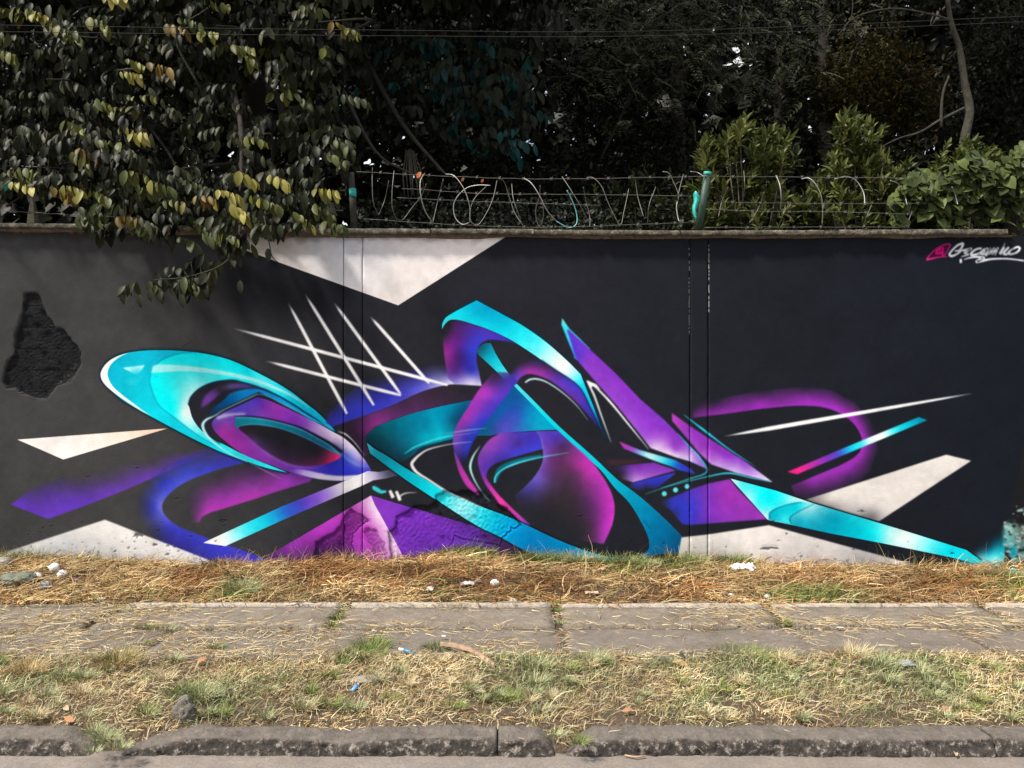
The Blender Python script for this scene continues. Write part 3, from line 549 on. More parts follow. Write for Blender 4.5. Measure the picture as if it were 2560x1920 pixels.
    F(A6((1660, 600), (1700, 570), (2020, 540), (2212, 608), (1842, 712), (1740, 680)), gs(A6, ((1700, 590), (60, 46, 90), .3), ((1780, 600), (96, 56, 140), .85), ((1900, 600), (128, 62, 176)), ((2050, 590), (136, 66, 184)), ((2150, 600), (136, 66, 184)), ((1870, 690), (184, 140, 220)), ((1730, 650), (60, 46, 90), .2), ((2000, 650), (150, 90, 196))), soft=.5)
    F(A6((1838, 716), (2212, 624), (2200, 640), (2050, 760), (1900, 780), (1780, 760)), gs(A6, ((1880, 720), (60, 62, 190)), ((2000, 700), (54, 60, 184)), ((2150, 650), (60, 66, 190)), ((1950, 770), (40, 46, 90), .2), ((2080, 730), (50, 54, 150), .9), ((1800, 760), (40, 44, 60), 0.)), soft=1)
    F(A6((1720, 358), (1900, 432), (2212, 522)) + A7((290, 1408), (322, 1441), (215, 1415)) + A6((2212, 590), (2000, 515), (1762, 420)),
      gs(A6, ((1760, 390), (176, 60, 170)), ((1850, 420), (136, 84, 190)), ((1920, 450), (130, 200, 232)), ((2000, 480), (190, 242, 250)), ((2100, 520), (80, 214, 236)), ((2180, 550), (20, 150, 214))) + gs(A7, ((230, 1390), (50, 76, 200)), ((300, 1425), (56, 66, 190))), power=4, soft=.4)
    # --- right block
    F(A8((518, 455), (560, 510), (732, 686), (290, 720), (245, 716), (180, 640), (115, 590), (300, 512), (400, 480)),
      gs(A8, ((130, 600), (44, 48, 90), .3), ((180, 610), (50, 60, 180), .9), ((250, 680), (52, 60, 190)), ((300, 600), (66, 62, 188)), ((350, 560), (100, 58, 180)), ((400, 650), (124, 58, 184)), ((500, 540), (150, 56, 170)), ((550, 620), (140, 56, 168)), ((650, 660), (146, 58, 176)), ((480, 480), (144, 58, 176)), ((190, 660), (48, 50, 110), .6)), soft=.8)
    for (u, v, r) in ((140, 540, 6.2), (205, 518, 6.2), (272, 498, 6.2)):
        cx, cy = A8((u, v))[0]
        F([(cx + r * math.cos(a), cy + r * math.sin(a)) for a in np.linspace(0, 2 * math.pi, 20)[:-1]], (96, 214, 226), soft=.5)
    # purple halo
    hin = smooth(A7((300, 1116), (500, 1092), (700, 1065), (850, 1050), (950, 1047), (1060, 1057), (1150, 1090), (1225, 1145), (1270, 1215), (1278, 1275), (1250, 1328), (1170, 1380), (1050, 1432), (870, 1508)))
    F(hin + A7((900, 1590), (1060, 1575), (1220, 1520), (1330, 1420), (1370, 1290), (1345, 1150), (1240, 1030), (1100, 955), (950, 935), (700, 960), (500, 995), (300, 1040)),
      gs(A7, ((330, 1105), (120, 48, 140)), ((300, 1080), (60, 40, 66), .3), ((450, 1085), (146, 50, 172)), ((430, 1030), (60, 40, 80), .3), ((700, 1040), (150, 52, 176)), ((700, 1000), (120, 48, 144), .8), ((700, 965), (50, 40, 60), 0.), ((950, 1020), (150, 52, 176)), ((950, 975), (120, 48, 144), .7), ((950, 938), (50, 40, 60), 0.),
         ((1120, 1050), (150, 52, 176)), ((1150, 1000), (100, 46, 120), .5), ((1190, 985), (50, 40, 60), 0.), ((1240, 1130), (150, 52, 172)), ((1290, 1100), (90, 44, 110), .3), ((1290, 1230), (150, 52, 172)), ((1320, 1200), (100, 46, 120), .5), ((1370, 1230), (50, 40, 60), 0.), ((1280, 1330), (146, 52, 170)), ((1320, 1350), (100, 46, 120), .5),
         ((1360, 1380), (50, 40, 60), 0.), ((1180, 1410), (146, 52, 170)), ((1200, 1470), (90, 44, 110), .6), ((1230, 1520), (50, 40, 60), 0.), ((1000, 1470), (140, 52, 164)), ((1050, 1530), (84, 44, 96), .6), ((900, 1510), (96, 44, 110), .8), ((920, 1570), (60, 42, 70), .6)), soft=.7)
    # right off-white facet
    F(A8((940, 578), (1765, 315), (1908, 350), (1375, 700), (1200, 655)), gs(A8, ((1000, 580), (130, 128, 130)), ((1100, 570), (216, 210, 206)), ((1100, 620), (120, 120, 122)), ((1250, 540), (228, 222, 216)), ((1200, 630), (176, 174, 174)), ((1330, 670), (110, 110, 114)), ((1300, 600), (222, 216, 214)), ((1500, 500), (228, 222, 217)), ((1800, 350), (228, 222, 216)), ((1420, 650), (224, 218, 214))), soft=.5)
    # lower right off-white facet
    F(A8((180, 1100), (240, 792), (400, 774), (742, 721), (1570, 945), (1700, 985), (1700, 1100)), gs(A8, ((280, 820), (206, 200, 196)), ((400, 830), (220, 214, 210)), ((740, 760), (232, 226, 223)), ((700, 900), (222, 216, 214)), ((1100, 860), (222, 217, 216)), ((1000, 930), (190, 188, 190)), ((1300, 940), (170, 170, 174)), ((1500, 950), (214, 212, 212)), ((400, 900), (176, 170, 166))), soft=.5)
    # --- cyan tail
    F(A8((1940, 905), (1830, 905), (1800, 940), (2100, 975), (2230, 900), (2240, 800), (2140, 760), (2020, 800)), gs(A8, ((1950, 925), (150, 246, 252), 1.), ((1850, 925), (4, 170, 190), .7), ((2040, 920), (150, 244, 250), 1.), ((2090, 880), (20, 190, 214), 1.), ((2000, 880), (10, 160, 190), .9), ((2000, 840), (10, 100, 126), .6), ((1960, 800), (20, 60, 80), .2), ((2080, 800), (10, 120, 144), .6), ((2150, 770), (10, 90, 110), .4), ((2200, 920), (60, 200, 214), .8)), soft=12)
    tail = A8((520, 452), (780, 521), (1000, 596), (1500, 745), (1880, 864), (1965, 925), (1935, 942), (1800, 908), (1400, 826), (1100, 769), (735, 690))
    F(ribbon(tail[:6], [7], curve=False), (16, 30, 40, .9), soft=1.5)
    F(tail, gs(A8, ((540, 470), (200, 244, 248)), ((600, 510), (20, 222, 238)), ((620, 540), (200, 246, 250)), ((700, 560), (0, 232, 245)), ((780, 570), (0, 226, 240)), ((700, 620), (60, 236, 246)), ((720, 670), (226, 250, 250)), ((860, 580), (140, 238, 244)), ((940, 588), (230, 250, 250)),
      ((900, 700), (2, 150, 180)), ((1100, 680), (0, 152, 182)), ((1050, 740), (2, 166, 196)), ((1250, 740), (2, 196, 218)), ((1350, 780), (2, 220, 238)), ((1400, 750), (110, 236, 244)), ((1430, 790), (180, 246, 250)), ((1520, 790), (232, 250, 250)), ((1560, 830), (214, 248, 250)), ((1650, 850), (110, 238, 248)), ((1720, 850), (60, 226, 244)), ((1750, 870), (4, 222, 246)), ((1900, 910), (4, 226, 250))), power=3.5)
    F(smooth(A8((738, 686), (750, 645), (820, 610), (920, 585), (1005, 598))) + smooth(A8((1005, 600), (960, 622), (885, 662), (860, 690), (872, 714))) + A8((750, 692)), gs(A8, ((780, 660), (0, 176, 200)), ((900, 620), (2, 200, 220)), ((830, 690), (60, 220, 234)), ((960, 605), (120, 232, 240))), soft=.5)
    St(A8((750, 690), (748, 650), (820, 612), (930, 588)), [2.5, 3, 1.5], (8, 100, 130, .8), soft=.8)
    St(A8((872, 712), (862, 684), (890, 655), (1005, 598)), [3, 3, 1.5], (6, 90, 120, .8), soft=.8)
    # long thin bar and gradient bar
    St(A7((490, 1222), (1908, 977)), [1, 10, 10, 9, 8, 6, 1], gs(A7, ((500, 1220), (150, 180, 190), .6), ((570, 1206), (244, 246, 248)), ((1200, 1100), (248, 248, 250)), ((1780, 1000), (236, 242, 246)), ((1900, 978), (140, 190, 200), .7)), soft=.6, curve=False)
    F(A7((848, 1428), (1130, 1308), (1605, 1112), (1655, 1130), (905, 1441)), gs(A7, ((870, 1428), (236, 40, 136)), ((920, 1415), (226, 44, 138)), ((990, 1380), (170, 52, 160)), ((1080, 1345), (122, 56, 180)), ((1150, 1312), (74, 92, 206)), ((1210, 1290), (20, 196, 232)), ((1270, 1262), (60, 222, 240)), ((1330, 1236), (240, 252, 252)), ((1400, 1210), (236, 252, 252)), ((1460, 1182), (60, 224, 240)), ((1530, 1155), (4, 190, 216)), ((1620, 1125), (2, 146, 180))), power=5, soft=.4)
    # --- lattice lines
    for a, b in (((88, 904), (1932, 1392)), ((362, 1184), (1528, 1480)), ((555, 682), (1062, 1640)), ((698, 602), (1294, 1566)), ((950, 680), (1524, 1468)), ((1262, 798), (1772, 1376))):
        St(A3(a, b), [2, 7, 8, 8, 8, 8, 8, 8, 5], gs(A3, (a, (120, 124, 130), .3), ((a[0] + (b[0] - a[0]) * .08, a[1] + (b[1] - a[1]) * .08), (236, 236, 240)), ((a[0] * .5 + b[0] * .5, a[1] * .5 + b[1] * .5), (250, 250, 251)), (b, (250, 250, 251))), soft=.5, curve=False)
    # bare light arrises of the right-hand joints
    for (u, a, b) in ((1723.2, 690, 836), (1723.6, 620, 640), (1723.4, 652, 676), (1772.6, 612, 700), (1772.4, 712, 782)):
        for k in range(int((b - a) / 4)):
            if rng.rand() < .8: St([(u + rng.normal(0, .3), a + k * 4), (u + rng.normal(0, .3), a + k * 4 + 4.4)], [1.6, 1.6], (168, 168, 166), curve=False)
    # --- heart and the letters IK
    F(A4((1278, 748), (1300, 742), (1345, 766), (1358, 780), (1402, 782), (1404, 798), (1362, 810), (1335, 802), (1288, 775)), (60, 206, 220), soft=.5)
    St(A4((1432, 782), (1462, 845)), [7, 9], (240, 240, 240), soft=.4)
    St(A4((1488, 788), (1522, 868)), [7, 8], (240, 240, 240), soft=.4)
    St(A4((1662, 800), (1590, 802), (1545, 815), (1500, 850)), [.8, 2, 3, 3.5], (236, 236, 236), soft=.4)
    # --- signature
    PK, PK2 = (238, 24, 140), (214, 30, 130)
    F(A9((470, 610), (560, 500), (700, 400), (820, 380), (750, 560), (700, 600)), (120, 10, 70, .7), soft=2)
    St(A9((415, 655), (450, 600), (520, 520), (620, 440), (730, 385), (815, 368), (848, 385), (820, 450), (770, 540), (725, 600)), [3.4, 3.2, 3, 2.6, 2.6, 3, 3.2, 3, 3, 3], (224, 44, 146), soft=.4)
    St(A9((415, 660), (520, 635), (650, 610), (810, 600)), [4.5, 4, 2.6, 1.6], (236, 50, 150), soft=.4)
    St(A9((690, 440), (620, 480), (590, 540), (650, 540), (705, 440), (700, 520), (715, 600)), [5, 5, 4.5, 4.5, 6, 7, 4], PK, soft=.4)
    Wt = (242, 244, 250)
    for pts, w in (([(1095, 355), (1000, 385), (900, 470), (835, 560), (870, 592), (960, 560), (1040, 500), (930, 498)], [4.6, 4, 3.6, 4.4, 4.4, 3.8, 3.6, 3]),
                   ([(1090, 355), (1060, 440), (1020, 470)], [5, 4, 3]), ([(1000, 490), (1120, 480), (1235, 455), (1150, 505), (1110, 530), (1180, 560), (1050, 605)], [3, 4, 4.4, 3.6, 3.6, 4.4, 1.4]),
                   ([(1430, 450), (1340, 462), (1240, 530), (1240, 572), (1330, 560), (1430, 520)], [4, 4, 4.4, 5, 4.4, 3.4]), ([(1490, 455), (1410, 540), (1460, 555), (1530, 450), (1500, 588)], [4, 5, 4.4, 4.4, 4.4]),
                   ([(1510, 588), (1590, 445), (1560, 560), (1660, 442), (1620, 560), (1730, 440), (1670, 582)], [3, 4.6, 4, 4.6, 4, 4.8, 2.4]),
                   ([(1840, 425), (1760, 560)], [5, 6]), ([(1835, 385), (1850, 390)], [8, 8]), ([(1930, 425), (1830, 540), (1880, 560), (1960, 510)], [4, 5.6, 4, 2.4]),
                   ([(1990, 470), (2080, 425), (2130, 440), (2105, 500), (2010, 550), (1925, 550), (1925, 515), (1990, 465)], [3, 3.6, 4, 3.4, 3.8, 4, 3.4, 3]),
                   ([(1100, 655), (1200, 625), (1330, 606), (1470, 622), (1380, 665), (1330, 700), (1430, 680), (1600, 648), (1850, 640), (2020, 652), (2212, 680)], [1.6, 3, 4, 5, 5.5, 4.6, 5, 3.6, 3, 2.8, 2.8]),
                   ([(1025, 680), (1065, 680)], [8, 8])):
        St(A9(*pts), [x * (.95 if len(pts) == 7 and pts[0] == (1510, 588) else 1.3) for x in w], Wt, soft=.35)
    # --- old render showing along the coping drip and on the broken right end
    for i in range(70):
        u = rng.uniform(-150, 2480); w = rng.uniform(4, 40); v = 588 + (u < 800) * -8 + rng.rand() * 3
        if rng.rand() < .45 and u < 1300: continue
        F([(u, v - 4), (u + w * .2, v + rng.uniform(0, 3)), (u + w * .6, v + rng.uniform(1, 6)), (u + w, v - 3)], (150, 132, 118, .8), soft=.5)
    # bare corner
    F(smooth([(2556, 1120), (2545, 1180), (2528, 1250), (2518, 1330), (2512, 1380), (2520, 1440), (2760, 1440), (2760, 1060), (2580, 1040)], closed=True), (34, 34, 38), soft=1.2)
    F(smooth([(2514, 1310), (2540, 1304), (2546, 1318), (2580, 1300), (2760, 1290), (2760, 1440), (2530, 1440), (2524, 1395), (2509, 1345)], closed=True), [g(2522, 1330, (120, 176, 172)), g(2560, 1340, (100, 104, 98)), g(2530, 1395, (70, 170, 184)), g(2620, 1400, (104, 94, 84)), g(2550, 1410, (110, 140, 138))], soft=5)
    for i in range(90):
        u, v = 2512 + rng.rand() * 60, 1240 + rng.rand()**.6 * 170; r = rng.uniform(1.5, 7)
        cc = (30, 32, 34, .8) if rng.rand() < .5 else (166, 190, 186, .8)
        F([(u + r * rng.uniform(.5, 1.6) * math.cos(a), v + r * rng.uniform(.4, 1.) * math.sin(a)) for a in np.linspace(0, 6.2, 7)], cc, soft=.5)
    F([(2528, 1372), (2536, 1362), (2540, 1385), (2526, 1392)], (10, 150, 170), soft=1)
    # --- relief: chips, broken render, cracks
    H = pt.h
    def dent(poly, depth, soft=.6, tint=None):
        r = raster(poly, soft)
        if r is None: return
        y, x, m = r
        H[y:y+m.shape[0], x:x+m.shape[1]] = np.minimum(H[y:y+m.shape[0], x:x+m.shape[1]], -depth * m)
        if tint is not None: fill(pt, poly, tint, soft=soft)
    def ragged(pts, amp, n=6):
        P = np.array([p[:2] for p in pts]); out = []
        for i in range(len(P)):
            a, b = P[i], P[(i + 1) % len(P)]
            for k in range(n): out.append(tuple(a + (b - a) * k / n + rng.normal(0, amp, 2)))
        return out
    noise = mottle(6, 1.) * .5 + mottle(14, 1.) * .7 + mottle(3, 1.) * .3
    hole_l = ragged(A1((215, 598), (320, 598), (350, 640), (370, 700), (392, 780), (440, 832), (472, 905), (530, 900), (580, 950), (610, 1010), (660, 1050), (692, 1110), (690, 1200), (640, 1295), (560, 1365), (480, 1400), (400, 1500), (300, 1500), (160, 1440), (130, 1405), (50, 1410), (15, 1350), (60, 1200), (118, 1120), (130, 960), (170, 865), (200, 700)), .9, 5)
    dent(hole_l, .026, .5, (36, 37, 40))
    for i in range(46):                                # pale specks along the lower right rim of the hole
        s_ = rng.rand(); bu, bv = (np.array(A1((400, 1495))[0]) * (1 - s_) + np.array(A1((650, 1200))[0]) * s_) + rng.normal(0, 2.2, 2); r_ = rng.uniform(.6, 1.8)
        F([(bu - r_, bv), (bu, bv - r_), (bu + r_ * 1.4, bv), (bu, bv + r_)], (130, 126, 120, .8), soft=.3)
    for i in range(30):
        bu, bv = A1((rng.uniform(130, 560), rng.uniform(700, 1380)))[0]; r_ = rng.uniform(.6, 1.6)
        F([(bu - r_ * 1.6, bv), (bu, bv - r_), (bu + r_ * 1.4, bv), (bu, bv + r_)], (78, 78, 78, .6), soft=.4)
    dent(ragged(A1((200, 1380), (430, 1330), (640, 1180), (690, 1120), (680, 1220), (600, 1340), (470, 1400), (400, 1500), (300, 1500), (170, 1450)), 2, 4), .018, 1.5)
    P2 = ragged(A4((1440, 1400), (1430, 1140), (1485, 1100), (1490, 1000), (1600, 960), (1640, 922), (1760, 925), (1820, 900), (1835, 830), (1920, 790), (2010, 808), (2050, 788), (2130, 800), (2253, 790), (2313, 850), (2373, 910), (2443, 940), (2480, 990), (2573, 1080), (2480, 1110), (2420, 1180), (2380, 1260), (1990, 1180), (1940, 1290), (1940, 1400)), 1.6, 5)
    dent(P2, .020, .6); stroke(pt, P2 + P2[:1], [2.0], (30, 18, 44, .75), soft=.5, curve=False)
    P3 = ragged(A4((780, 1400), (790, 1240), (850, 1200), (950, 1150), (1000, 1090), (1040, 1010), (1095, 938), (1140, 970), (1185, 992), (1250, 1040), (1180, 1080), (1110, 1160), (1100, 1230), (1150, 1400)), 1.3, 5)
    dent(P3, .018, .6); stroke(pt, P3 + P3[:1], [1.8], (40, 16, 50, .7), soft=.5, curve=False); fill(pt, P3, (60, 26, 74, .38), soft=3)
    for q in (((1200, 1130), (1250, 1105), (1330, 1130), (1340, 1170), (1400, 1230), (1380, 1260), (1410, 1330), (1290, 1350), (1270, 1250), (1210, 1150)), ((1220, 1020), (1270, 1025), (1270, 1040), (1225, 1045))):
        dent(ragged(A4(*q), 1.6, 5), .008, .6, (100, 40, 110, .35))
    inside = (H < -.004)
    H[inside] += (noise * .0055)[inside]
    q = raster(hole_l); y_, x_, m_ = q; vv, uu = np.mgrid[0:m_.shape[0], 0:m_.shape[1]]; vv = vv + y_ + PV0; uu = uu + x_ + PU0
    wob = 5 * vnoise(uu / 26., vv / 60., 2.2, 1, 3) + 3 * vnoise(uu / 7., vv / 9., 5.1, 1, 2)
    course = np.minimum(np.abs((vv + wob - 760) % 52 - 26) * 0 + np.abs(((vv + wob - 738) % 54) - 27), 30)      # block courses showing in the hole
    jo = np.clip(1 - course / 3.2, 0, 1); brk = np.clip((vnoise(uu / 15., vv / 11., 9.3, 1, 4) - .45) * 3.5, -1, 1)
    H[y_:y_+m_.shape[0], x_:x_+m_.shape[1]] += m_ * (-.0035 * jo + .007 * brk)
    pt.c[y_:y_+m_.shape[0], x_:x_+m_.shape[1]] *= (1 - m_ * (.14 * jo - .18 * brk))[..., None]
    for i in range(150):                               # chips low on the wall
        u = rng.choice([rng.uniform(-100, 560), rng.uniform(560, 1400), rng.uniform(1400, 2480)], p=[.6, .15, .25]); v = 1405 - abs(rng.normal(0, 42)) - rng.rand() * 10
        w, h = rng.uniform(2, 8), rng.uniform(1, 4)
        dent(ragged([(u, v), (u + w, v - h * rng.rand()), (u + w * .8, v + h), (u + w * .1, v + h * .6)], .8, 3), .006, .4, (52, 54, 58, .75))
    for (cx, cy, w, h) in ((342, 1168, 6, 5), (344, 1340, 14, 14), (416, 1385, 8, 5), (386, 1362, 8, 8), (555, 1300, 12, 8), (558, 1312, 5, 6), (440, 1244, 7, 4), (220, 1189, 5, 3), (1447, 1288, 7, 4), (1922, 1371, 25, 8), (1945, 1350, 6, 3), (2380, 1382, 6, 3), (2155, 1277, 12, 4), (127, 1313, 5, 4), (206, 1303, 5, 3), (1243, 1217, 5, 3), (1167, 1159, 4, 2.5)):
        dent(ragged([(cx - w, cy), (cx - w * .3, cy - h * .6), (cx + w * .8, cy - h * .5), (cx + w, cy), (cx + w * .2, cy - h * .1), (cx - w * .2, cy + h * .5), (cx - w * .3, cy)], 1., 4), .008, .4, (44, 46, 50, .7))
    for i in range(60):
        u, v = rng.uniform(-100, 2500), rng.uniform(620, 1380); w = rng.uniform(1, 3)
        dent(ragged([(u - w, v), (u, v - w), (u + w, v), (u, v + w * .6)], .5, 2), .003, .4)
    # hairline cracks
    for c in (A1((1560, 1085), (1590, 1050), (1640, 1020), (1660, 1000)), A4((1620, 925), (1640, 880), (1620, 870)), A8((20, 690), (60, 740))):
        dent(ribbon(c, [1.2, 1.6, .8]), .004, .3, (30, 32, 36, .6))
    H += mottle(22, .0009) + mottle(9, .00035)
    # --- weathering of the paint itself: roller mottling, dust low down, streaks
    m = 1 + mottle(30, .020)[..., None] + mottle(7, .014)[..., None]
    streak = np.repeat(rng.rand(PH // 60 + 2, PW), 60, 0)[:PH].astype(np.float32); streak = blur(streak, 3); streak = (streak - streak.mean()) / streak.std()
    pt.c *= m + streak[..., None] * .003
    yy = (np.arange(PH) + PV0)[:, None]
    dust = np.clip((yy - 1350) / 70., 0, 1) * np.clip(.1 + mottle(12, .35) + mottle(4, .2), 0, 1) * .30
    pt.c = pt.c * (1 - dust[..., None]) + np.array([132, 116, 98.]) * dust[..., None]
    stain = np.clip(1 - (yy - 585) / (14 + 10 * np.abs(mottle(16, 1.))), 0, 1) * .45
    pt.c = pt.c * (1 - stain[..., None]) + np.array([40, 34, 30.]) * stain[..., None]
    x = np.clip(pt.c / 255, 0, 1); pt.c = 255 * (x + .026 * np.sin(2 * math.pi * (x - .5)))     # the fresh paint's own contrast
    return np.clip(pt.c, 0, 255), H
# ------------------------------------------------------------------ the wall
paint_rgb, relief = paint_mural()
def code_image(name, arr, data=False):
    h, w = arr.shape[:2]
    im = bpy.data.images.new(name, w, h, alpha=False, float_buffer=data)
    if data: im.colorspace_settings.name = 'Non-Color'
    px = np.ones((h, w, 4), np.float32); px[..., :3] = arr[::-1] if arr.ndim == 3 else arr[::-1, :, None]
    im.pixels.foreach_set(px.ravel()); im.update(); im.pack(); return im
im_paint = code_image('painted_wall_colour', np.clip(paint_rgb / 255, 0, 1))
im_relief = code_image('painted_wall_relief', np.clip((relief + .05) / .06, 0, 1), True)
t = NT('mural paint on render')
uv = t.new('ShaderNodeUVMap', uv_map='UVMap').outputs[0]
def teximg(im):
    n = t.new('ShaderNodeTexImage', extension='EXTEND', interpolation='Cubic'); n.image = im; t.l.new(uv, n.inputs[0]); return n.outputs[0]
col = t.mix(.0, teximg(im_paint), (0, 0, 0)); col = t.mix(1., col, (.90, .90, .90), 'MULTIPLY')
grain = t.noise(160, 5, .6); col = t.mix(1., col, t.ramp(grain, [(.3, (.90, .90, .90)), (.7, (1.05, 1.05, 1.05))]), 'MULTIPLY')
nb = t.bump(teximg(im_relief), .06, .9)
nb = t.bump(t.noise(60, 6, .6), .0018, 1., nb)
nb = t.bump(t.noise(9, 3, .5), .003, .6, nb)
t.b.inputs['Specular IOR Level'].default_value = .04
M_MURAL = t.set(Base_Color=col, Roughness=t.ramp(t.noise(12, 4), [(.3, (.62,) * 3), (.7, (.8,) * 3)]), Normal=nb)
M_DARKWALL = plain('dark paint on old wall', (.026, .028, .032), .8, .25, 5, .002, spec=.25)
WY = 7.0; PS = WY / F_UNITS
def vtop(u): return np.interp(u, [-160, 0, 870, 1750, 2520, 2740], [570, 571, 588.5, 591, 590, 590])
def zc(u, which):                                   # top / underside of the coping at its face
    Yf = 6.93
    v = np.interp(u, [-400, 0, 300, 870, 1750, 2520, 3000], ([555, 556, 560, 570, 575.5, 572, 572] if which == 'top' else [566, 567.5, 572, 584, 587.5, 586, 586]))
    return 1.6 + (960 - v) * Yf / F_UNITS
wall = empty('painted_wall', (0, WY, 0)); tag(wall, 'long dark rendered wall painted with a cyan and violet abstract mural', 'wall')
def relief_at(u, v):
    iu = np.clip(((u - PU0)).astype(int), 0, PW - 1); iv = np.clip((v - PV0).astype(int), 0, PH - 1)
    return relief_s[iv, iu]
relief_s = blur(relief, 1.0)
def panel(u0, u1, name):
    nx = max(3, int((u1 - u0) / 3.3) + 1); ny = 262
    us = np.linspace(u0, u1, nx); tt = np.linspace(0, 1, ny)
    U = np.repeat(us[:, None], ny, 1); Vv = vtop(U) + tt[None] * (1440 - vtop(U))
    D = relief_at(U, Vv)
    D = D + (vnoise(U / 300, Vv / 300, 0, 1, 2) - .5) * .012
    # arrises slightly rounded and chipped at the joints
    e = np.minimum(U - u0, u1 - U); D = D - np.clip(1 - e / 1.2, 0, 1) * .002 * (1 + 1.5 * (vnoise(Vv / 18, U * 0, 1) > .62))
    X = (U - 1280) * PS; Z = 1.6 + (960 - Vv) * PS; Y = WY - D
    V = np.stack([X, Y, Z], -1).reshape(-1, 3)
    q = grid_quads(nx, ny)[:, ::-1] if False else grid_quads(nx, ny)
    UV = np.stack([(U - PU0) / PW, 1 - (Vv - PV0) / PH], -1).reshape(-1, 2)
    # returns into the joints
    extra, uvx, quads = [], [], []
    off = len(V)
    for side, i in ((0, 0), (1, nx - 1)):
        row = V.reshape(nx, ny, 3)[i].copy(); row[:, 1] = WY + .05; extra.append(row); uvx.append(UV.reshape(nx, ny, 2)[i])
        for j in range(ny - 1):
            a = i * ny + j; b = off + j
            quads.append((a, a + 1, b + 1, b) if side == 0 else (a, b, b + 1, a + 1))
        off += ny
    V = np.vstack([V] + extra); UV = np.vstack([UV] + uvx); q = np.vstack([q, np.array(quads)])
    return place(name, mesh_np(name, V, q, None, M_MURAL, True, uvs=UV), wall)
for a, b, nm in ((-160, 857.2, 'wall_panel'), (859.4, 905.4, 'concrete_pillar'), (907.4, 1724.2, 'wall_panel'), (1726.2, 1769.6, 'concrete_pillar'), (1771.8, 2740, 'wall_panel')):
    panel(a, b, nm)
def box(name, x0, x1, y0, y1, z0, z1, mat, parent=None):
    V = [(x, y, z) for x in (x0, x1) for y in (y0, y1) for z in (z0, z1)]
    q = [(0, 1, 3, 2), (4, 6, 7, 5), (0, 4, 5, 1), (2, 3, 7, 6), (0, 2, 6, 4), (1, 5, 7, 3)]
    return place(name, mesh_np(name, V, q, None, mat), parent)
box('wall_core', -5.3, 5.37, WY + .048, WY + .2, -.3, 2.94, M_DARKWALL, wall)
box('wall_end', -11, -5.308, WY + .004, WY + .2, -.3, 3.0, M_DARKWALL, wall)
box('wall_end', 5.383, 9, WY + .006, WY + .2, -.3, 2.9, M_DARKWALL, wall)
# coping slabs
t = NT('weathered coping concrete')
n1 = t.noise(13, 6, .7); n2 = t.noise(46, 6, .75)
c = t.ramp(n1, [(.34, (.03, .027, .019)), (.5, (.085, .075, .053)), (.66, (.24, .21, .165))])
c = t.mix(t.ramp(n2, [(.42, (0, 0, 0)), (.56, (1, 1, 1))]), c, (.035, .03, .022)) if False else t.mix(t.ramp(n2, [(.5, (0,) * 3), (.62, (.85,) * 3)]), c, (.03, .028, .02))
c = t.mix(t.ramp(t.noise(90, 3), [(.66, (0,) * 3), (.72, (1,) * 3)]), c, (.5, .46, .42))
M_COPE = t.set(Base_Color=c, Roughness=.9, Normal=t.bump(n2, .012))
M_MORTAR = plain('crumbling mortar under the coping', (.11, .085, .07), .95, .6, 30, .006)
cuts = [-1300, -900, -560, -190, 318, 690, 1075, 1335, 1700, 2058, 2521]
def coping(u0, u1, k):
    f = 6.93 / F_UNITS; x0, x1 = (u0 - 1280) * f + .003, (u1 - 1280) * f - .003
    L = x1 - x0; nx = max(8, int(L / .025)); prof = [(7.27, -1), (7.27, .0), (7.24, .006), (6.99, .004), (6.945, .001), (6.934, -.003), (6.931, -.012), (6.929, -.026), (6.93, -.040), (6.935, -1.0)]
    xs = np.linspace(x0, x1, nx); tilt = (RNG.rand() - .5) * .006; lift = (RNG.rand() - .5) * .006
    V = []
    for x in xs:
        u = x / f + 1280; zt, zb = zc(u, 'top') + lift + tilt * (x - x0) / L, zc(u, 'bot') + lift * .5
        for (y, dz) in prof:
            V.append((x, y, zb if dz == -1 else max(zb + .004, zt + dz)))
    V = np.array(V); m = len(prof)
    nn = (vnoise(V[:, 0], V[:, 1] * 2, V[:, 2] * 2, 20, 4, .65) - .5) * .024
    front = (V[:, 1] < 6.97)
    V[:, 1] += np.where(front, nn * .8, 0); V[:, 2] += np.where(front, nn * .6, nn * .5)
    chip = np.clip((vnoise(V[:, 0], V[:, 2] * 0, k * 1.7, 7, 2) - .62) * 3, 0, 1) * .03
    V[:, 1] += np.where(V[:, 1] < 6.94, chip, 0)
    q = grid_quads(nx, m)[:, ::-1]
    q = np.vstack([q, [(i * m + m - 1, i * m, (i + 1) * m, (i + 1) * m + m - 1) for i in range(nx - 1)]])
    tr = [(0, j, j + 1) for j in range(1, m - 1)] + [((nx - 1) * m, (nx - 1) * m + j + 1, (nx - 1) * m + j) for j in range(1, m - 1)]
    return place('coping_slab', mesh_np('coping_slab', V, q, tr, M_COPE, False), wall)
for k in range(len(cuts) - 1): coping(cuts[k], cuts[k + 1], k)
# crumbling mortar bed below the coping
nx, ny = 420, 4; xs = np.linspace(-5.3, 4.6, nx); V = []
for i, x in enumerate(xs):
    u = x / (WY / F_UNITS) + 1280; zb = zc(u, 'bot')
    d = .010 + .034 * float(vnoise(x, 0, 0, 2.2, 4)) ** 1.6; out = .012 + .026 * float(vnoise(x, 3, 0, 4, 3))
    for j, (y, z) in enumerate(((WY - out, zb + .004), (WY - out * .9, zb - d * .4), (WY - out * .5, zb - d * .8), (WY + .004, zb - d * 1.15))): V.append((x, y + float(vnoise(x, j, 2, 30, 2)) * .006, z))
place('mortar_bed', mesh_np('mortar_bed', V, grid_quads(nx, ny)[:, ::-1], None, M_MORTAR, True), wall)
